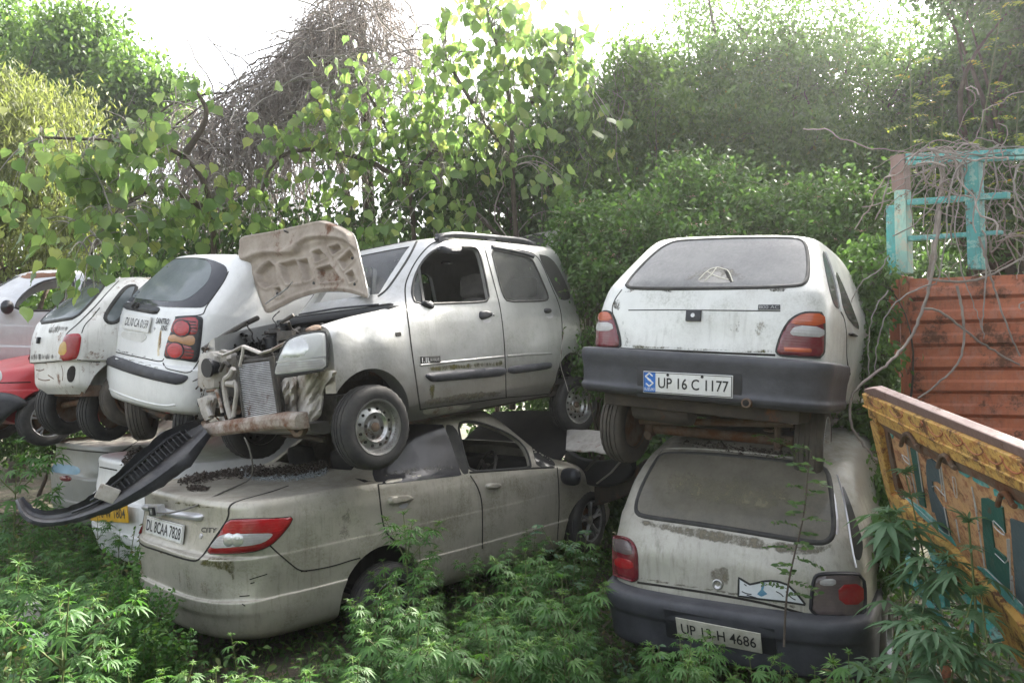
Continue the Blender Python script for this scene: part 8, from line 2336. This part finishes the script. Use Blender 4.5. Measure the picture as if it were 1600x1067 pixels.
x = rng.uniform(-7, 5, N); y = rng.uniform(3, 10, N); P = np.stack([x, y, np.full(N, GZ + .015)], 1)
V, F, a = leaf_cloud(P, .06 * rng.uniform(.5, 1.4, N), OVAL, rng, (-.2, .2), .9)
o = tri_quads('leaf_litter', V, F, rough_mat('dry_leaf', (.16, .11, .06), (.09, .06, .035), .9, 12), None, a); tag(o, 'dry brown leaf litter on the ground', 'leaf litter', kind='stuff')

# unseen leaf mass added behind and right of the viewpoint to block sky light
rng = np.random.default_rng(77); N = 44000
u = rng.random(N)
x = np.where(u < .3, rng.uniform(-22, 9, N), 6.2 + rng.normal(size=N) * .6); y = np.where(u < .3, -9 + rng.normal(size=N) * .8, rng.uniform(-9, 4.2, N))
hgt = np.where(u < .3, np.where(x < -2, 2.6, 4.5), 8.2) + .7 * np.sin(x * .9 + y) + .5 * np.sin(y * 1.9 + 1)
P = np.stack([x, y, GZ + hgt * rng.random(N) ** .8], 1)
V, F, a = leaf_cloud(P, .36 * rng.uniform(.6, 1.4, N), OVAL, rng, (.0, .8), .5)
o = tri_quads('unseen_tree_line', V, F, M['l_dark'], None, a); tag(o, 'unseen leaf mass added opposite the stacked cars to block sky light', 'leaf_screen', kind='stuff')
# ------------------------------------------------------------------ ground, sky, sun
def ground_mat():
    t = NT('leaf_litter_soil'); v = t.coord()
    c = t.mix(t.ramp(t.noise(2.5, 8, .7, v), .35, .65), (.045, .036, .026), (.09, .072, .05))
    c = t.mix(t.ramp(t.noise(30, 6, .75, v), .5, .62), c, (.13, .105, .075))
    c = t.mix(t.math('MULTIPLY', t.ramp(t.noise(1.2, 6, .7, v), .45, .62), .7), c, (.035, .055, .018))
    return t.done(t.bsdf(**{'Base Color': c, 'Roughness': .95, 'Normal': t.bump(t.noise(22, 8, .75, v), .8, .03)}))


n = 90
X = np.concatenate([np.linspace(-14, 14, n)]); Y = np.linspace(-6, 24, n)
X = np.r_[-600, -100, -40, X, 40, 100, 600]; Y = np.r_[-300, -60, -20, Y, 45, 100, 600]
gx, gy = np.meshgrid(X, Y)
gz = GZ + .03 * np.sin(gx * 1.7 + 1) * np.sin(gy * 1.3) + .02 * np.sin(gx * 4.1) * np.cos(gy * 3.7)
m_ = len(X); F = [(j * m_ + i, j * m_ + i + 1, (j + 1) * m_ + i + 1, (j + 1) * m_ + i) for j in range(len(Y) - 1) for i in range(m_ - 1)]
go = np_mesh('ground', np.stack([gx.ravel(), gy.ravel(), gz.ravel()], 1), np.array(F), ground_mat())
go['kind'] = 'structure'

SUN_AZ, SUN_EL = math.radians(38), math.radians(40)     # clockwise from +Y towards +X
sd = Vector((math.sin(SUN_AZ) * math.cos(SUN_EL), math.cos(SUN_AZ) * math.cos(SUN_EL), math.sin(SUN_EL)))
sl = bpy.data.lights.new('sun', 'SUN'); sl.energy = 3.6; sl.angle = math.radians(.6); sl.color = (1, .94, .84)
so = bpy.data.objects.new('sun', sl); COL.objects.link(so); so.rotation_euler = (-sd).to_track_quat('-Z', 'Y').to_euler()
wd = bpy.data.worlds.new('World'); SC.world = wd; wd.use_nodes = True
nt = wd.node_tree; bg = nt.nodes['Background']
sky = nt.nodes.new('ShaderNodeTexSky'); sky.sky_type = 'NISHITA'; sky.sun_disc = False
sky.sun_elevation = SUN_EL; sky.sun_rotation = SUN_AZ; sky.air_density = 1.0; sky.dust_density = 6.0; sky.ozone_density = 1.0
hs = nt.nodes.new('ShaderNodeHueSaturation'); hs.inputs['Saturation'].default_value = .35; nt.links.new(sky.outputs[0], hs.inputs['Color']); nt.links.new(hs.outputs[0], bg.inputs['Color']); bg.inputs['Strength'].default_value = .15
SC.view_settings.view_transform = 'Standard'; SC.view_settings.look = 'None'; SC.view_settings.exposure = 2.38; SC.view_settings.gamma = 1
SC.render.film_transparent = False
SC.cycles.max_bounces = 6; SC.cycles.transparent_max_bounces = 12
SC.cycles.diffuse_bounces = 3; SC.cycles.glossy_bounces = 3; SC.cycles.transmission_bounces = 4
SC.cycles.use_denoising = True


mb = MB(); mb.box((0, 13, 3.7), (34, 50, 9.8)); hz = mb.build('glare_haze', None); tag(hz, 'thin pale air added over the whole yard for a glow near the sun', 'glare_haze', kind='stuff')  # added air volume; its scatter stands in for pale glare towards the sun
t = NT('glare_air'); pv = t.N('VolumePrincipled'); pv.inputs['Color'].default_value = (.92, .94, .95, 1); pv.inputs['Density'].default_value = .0014; pv.inputs['Anisotropy'].default_value = .72
t.t.links.new(pv.outputs[0], t.out.inputs['Volume']); hz.data.materials.clear(); hz.data.materials.append(t.m)
SC.cycles.volume_step_rate = 6; SC.cycles.volume_bounces = 0
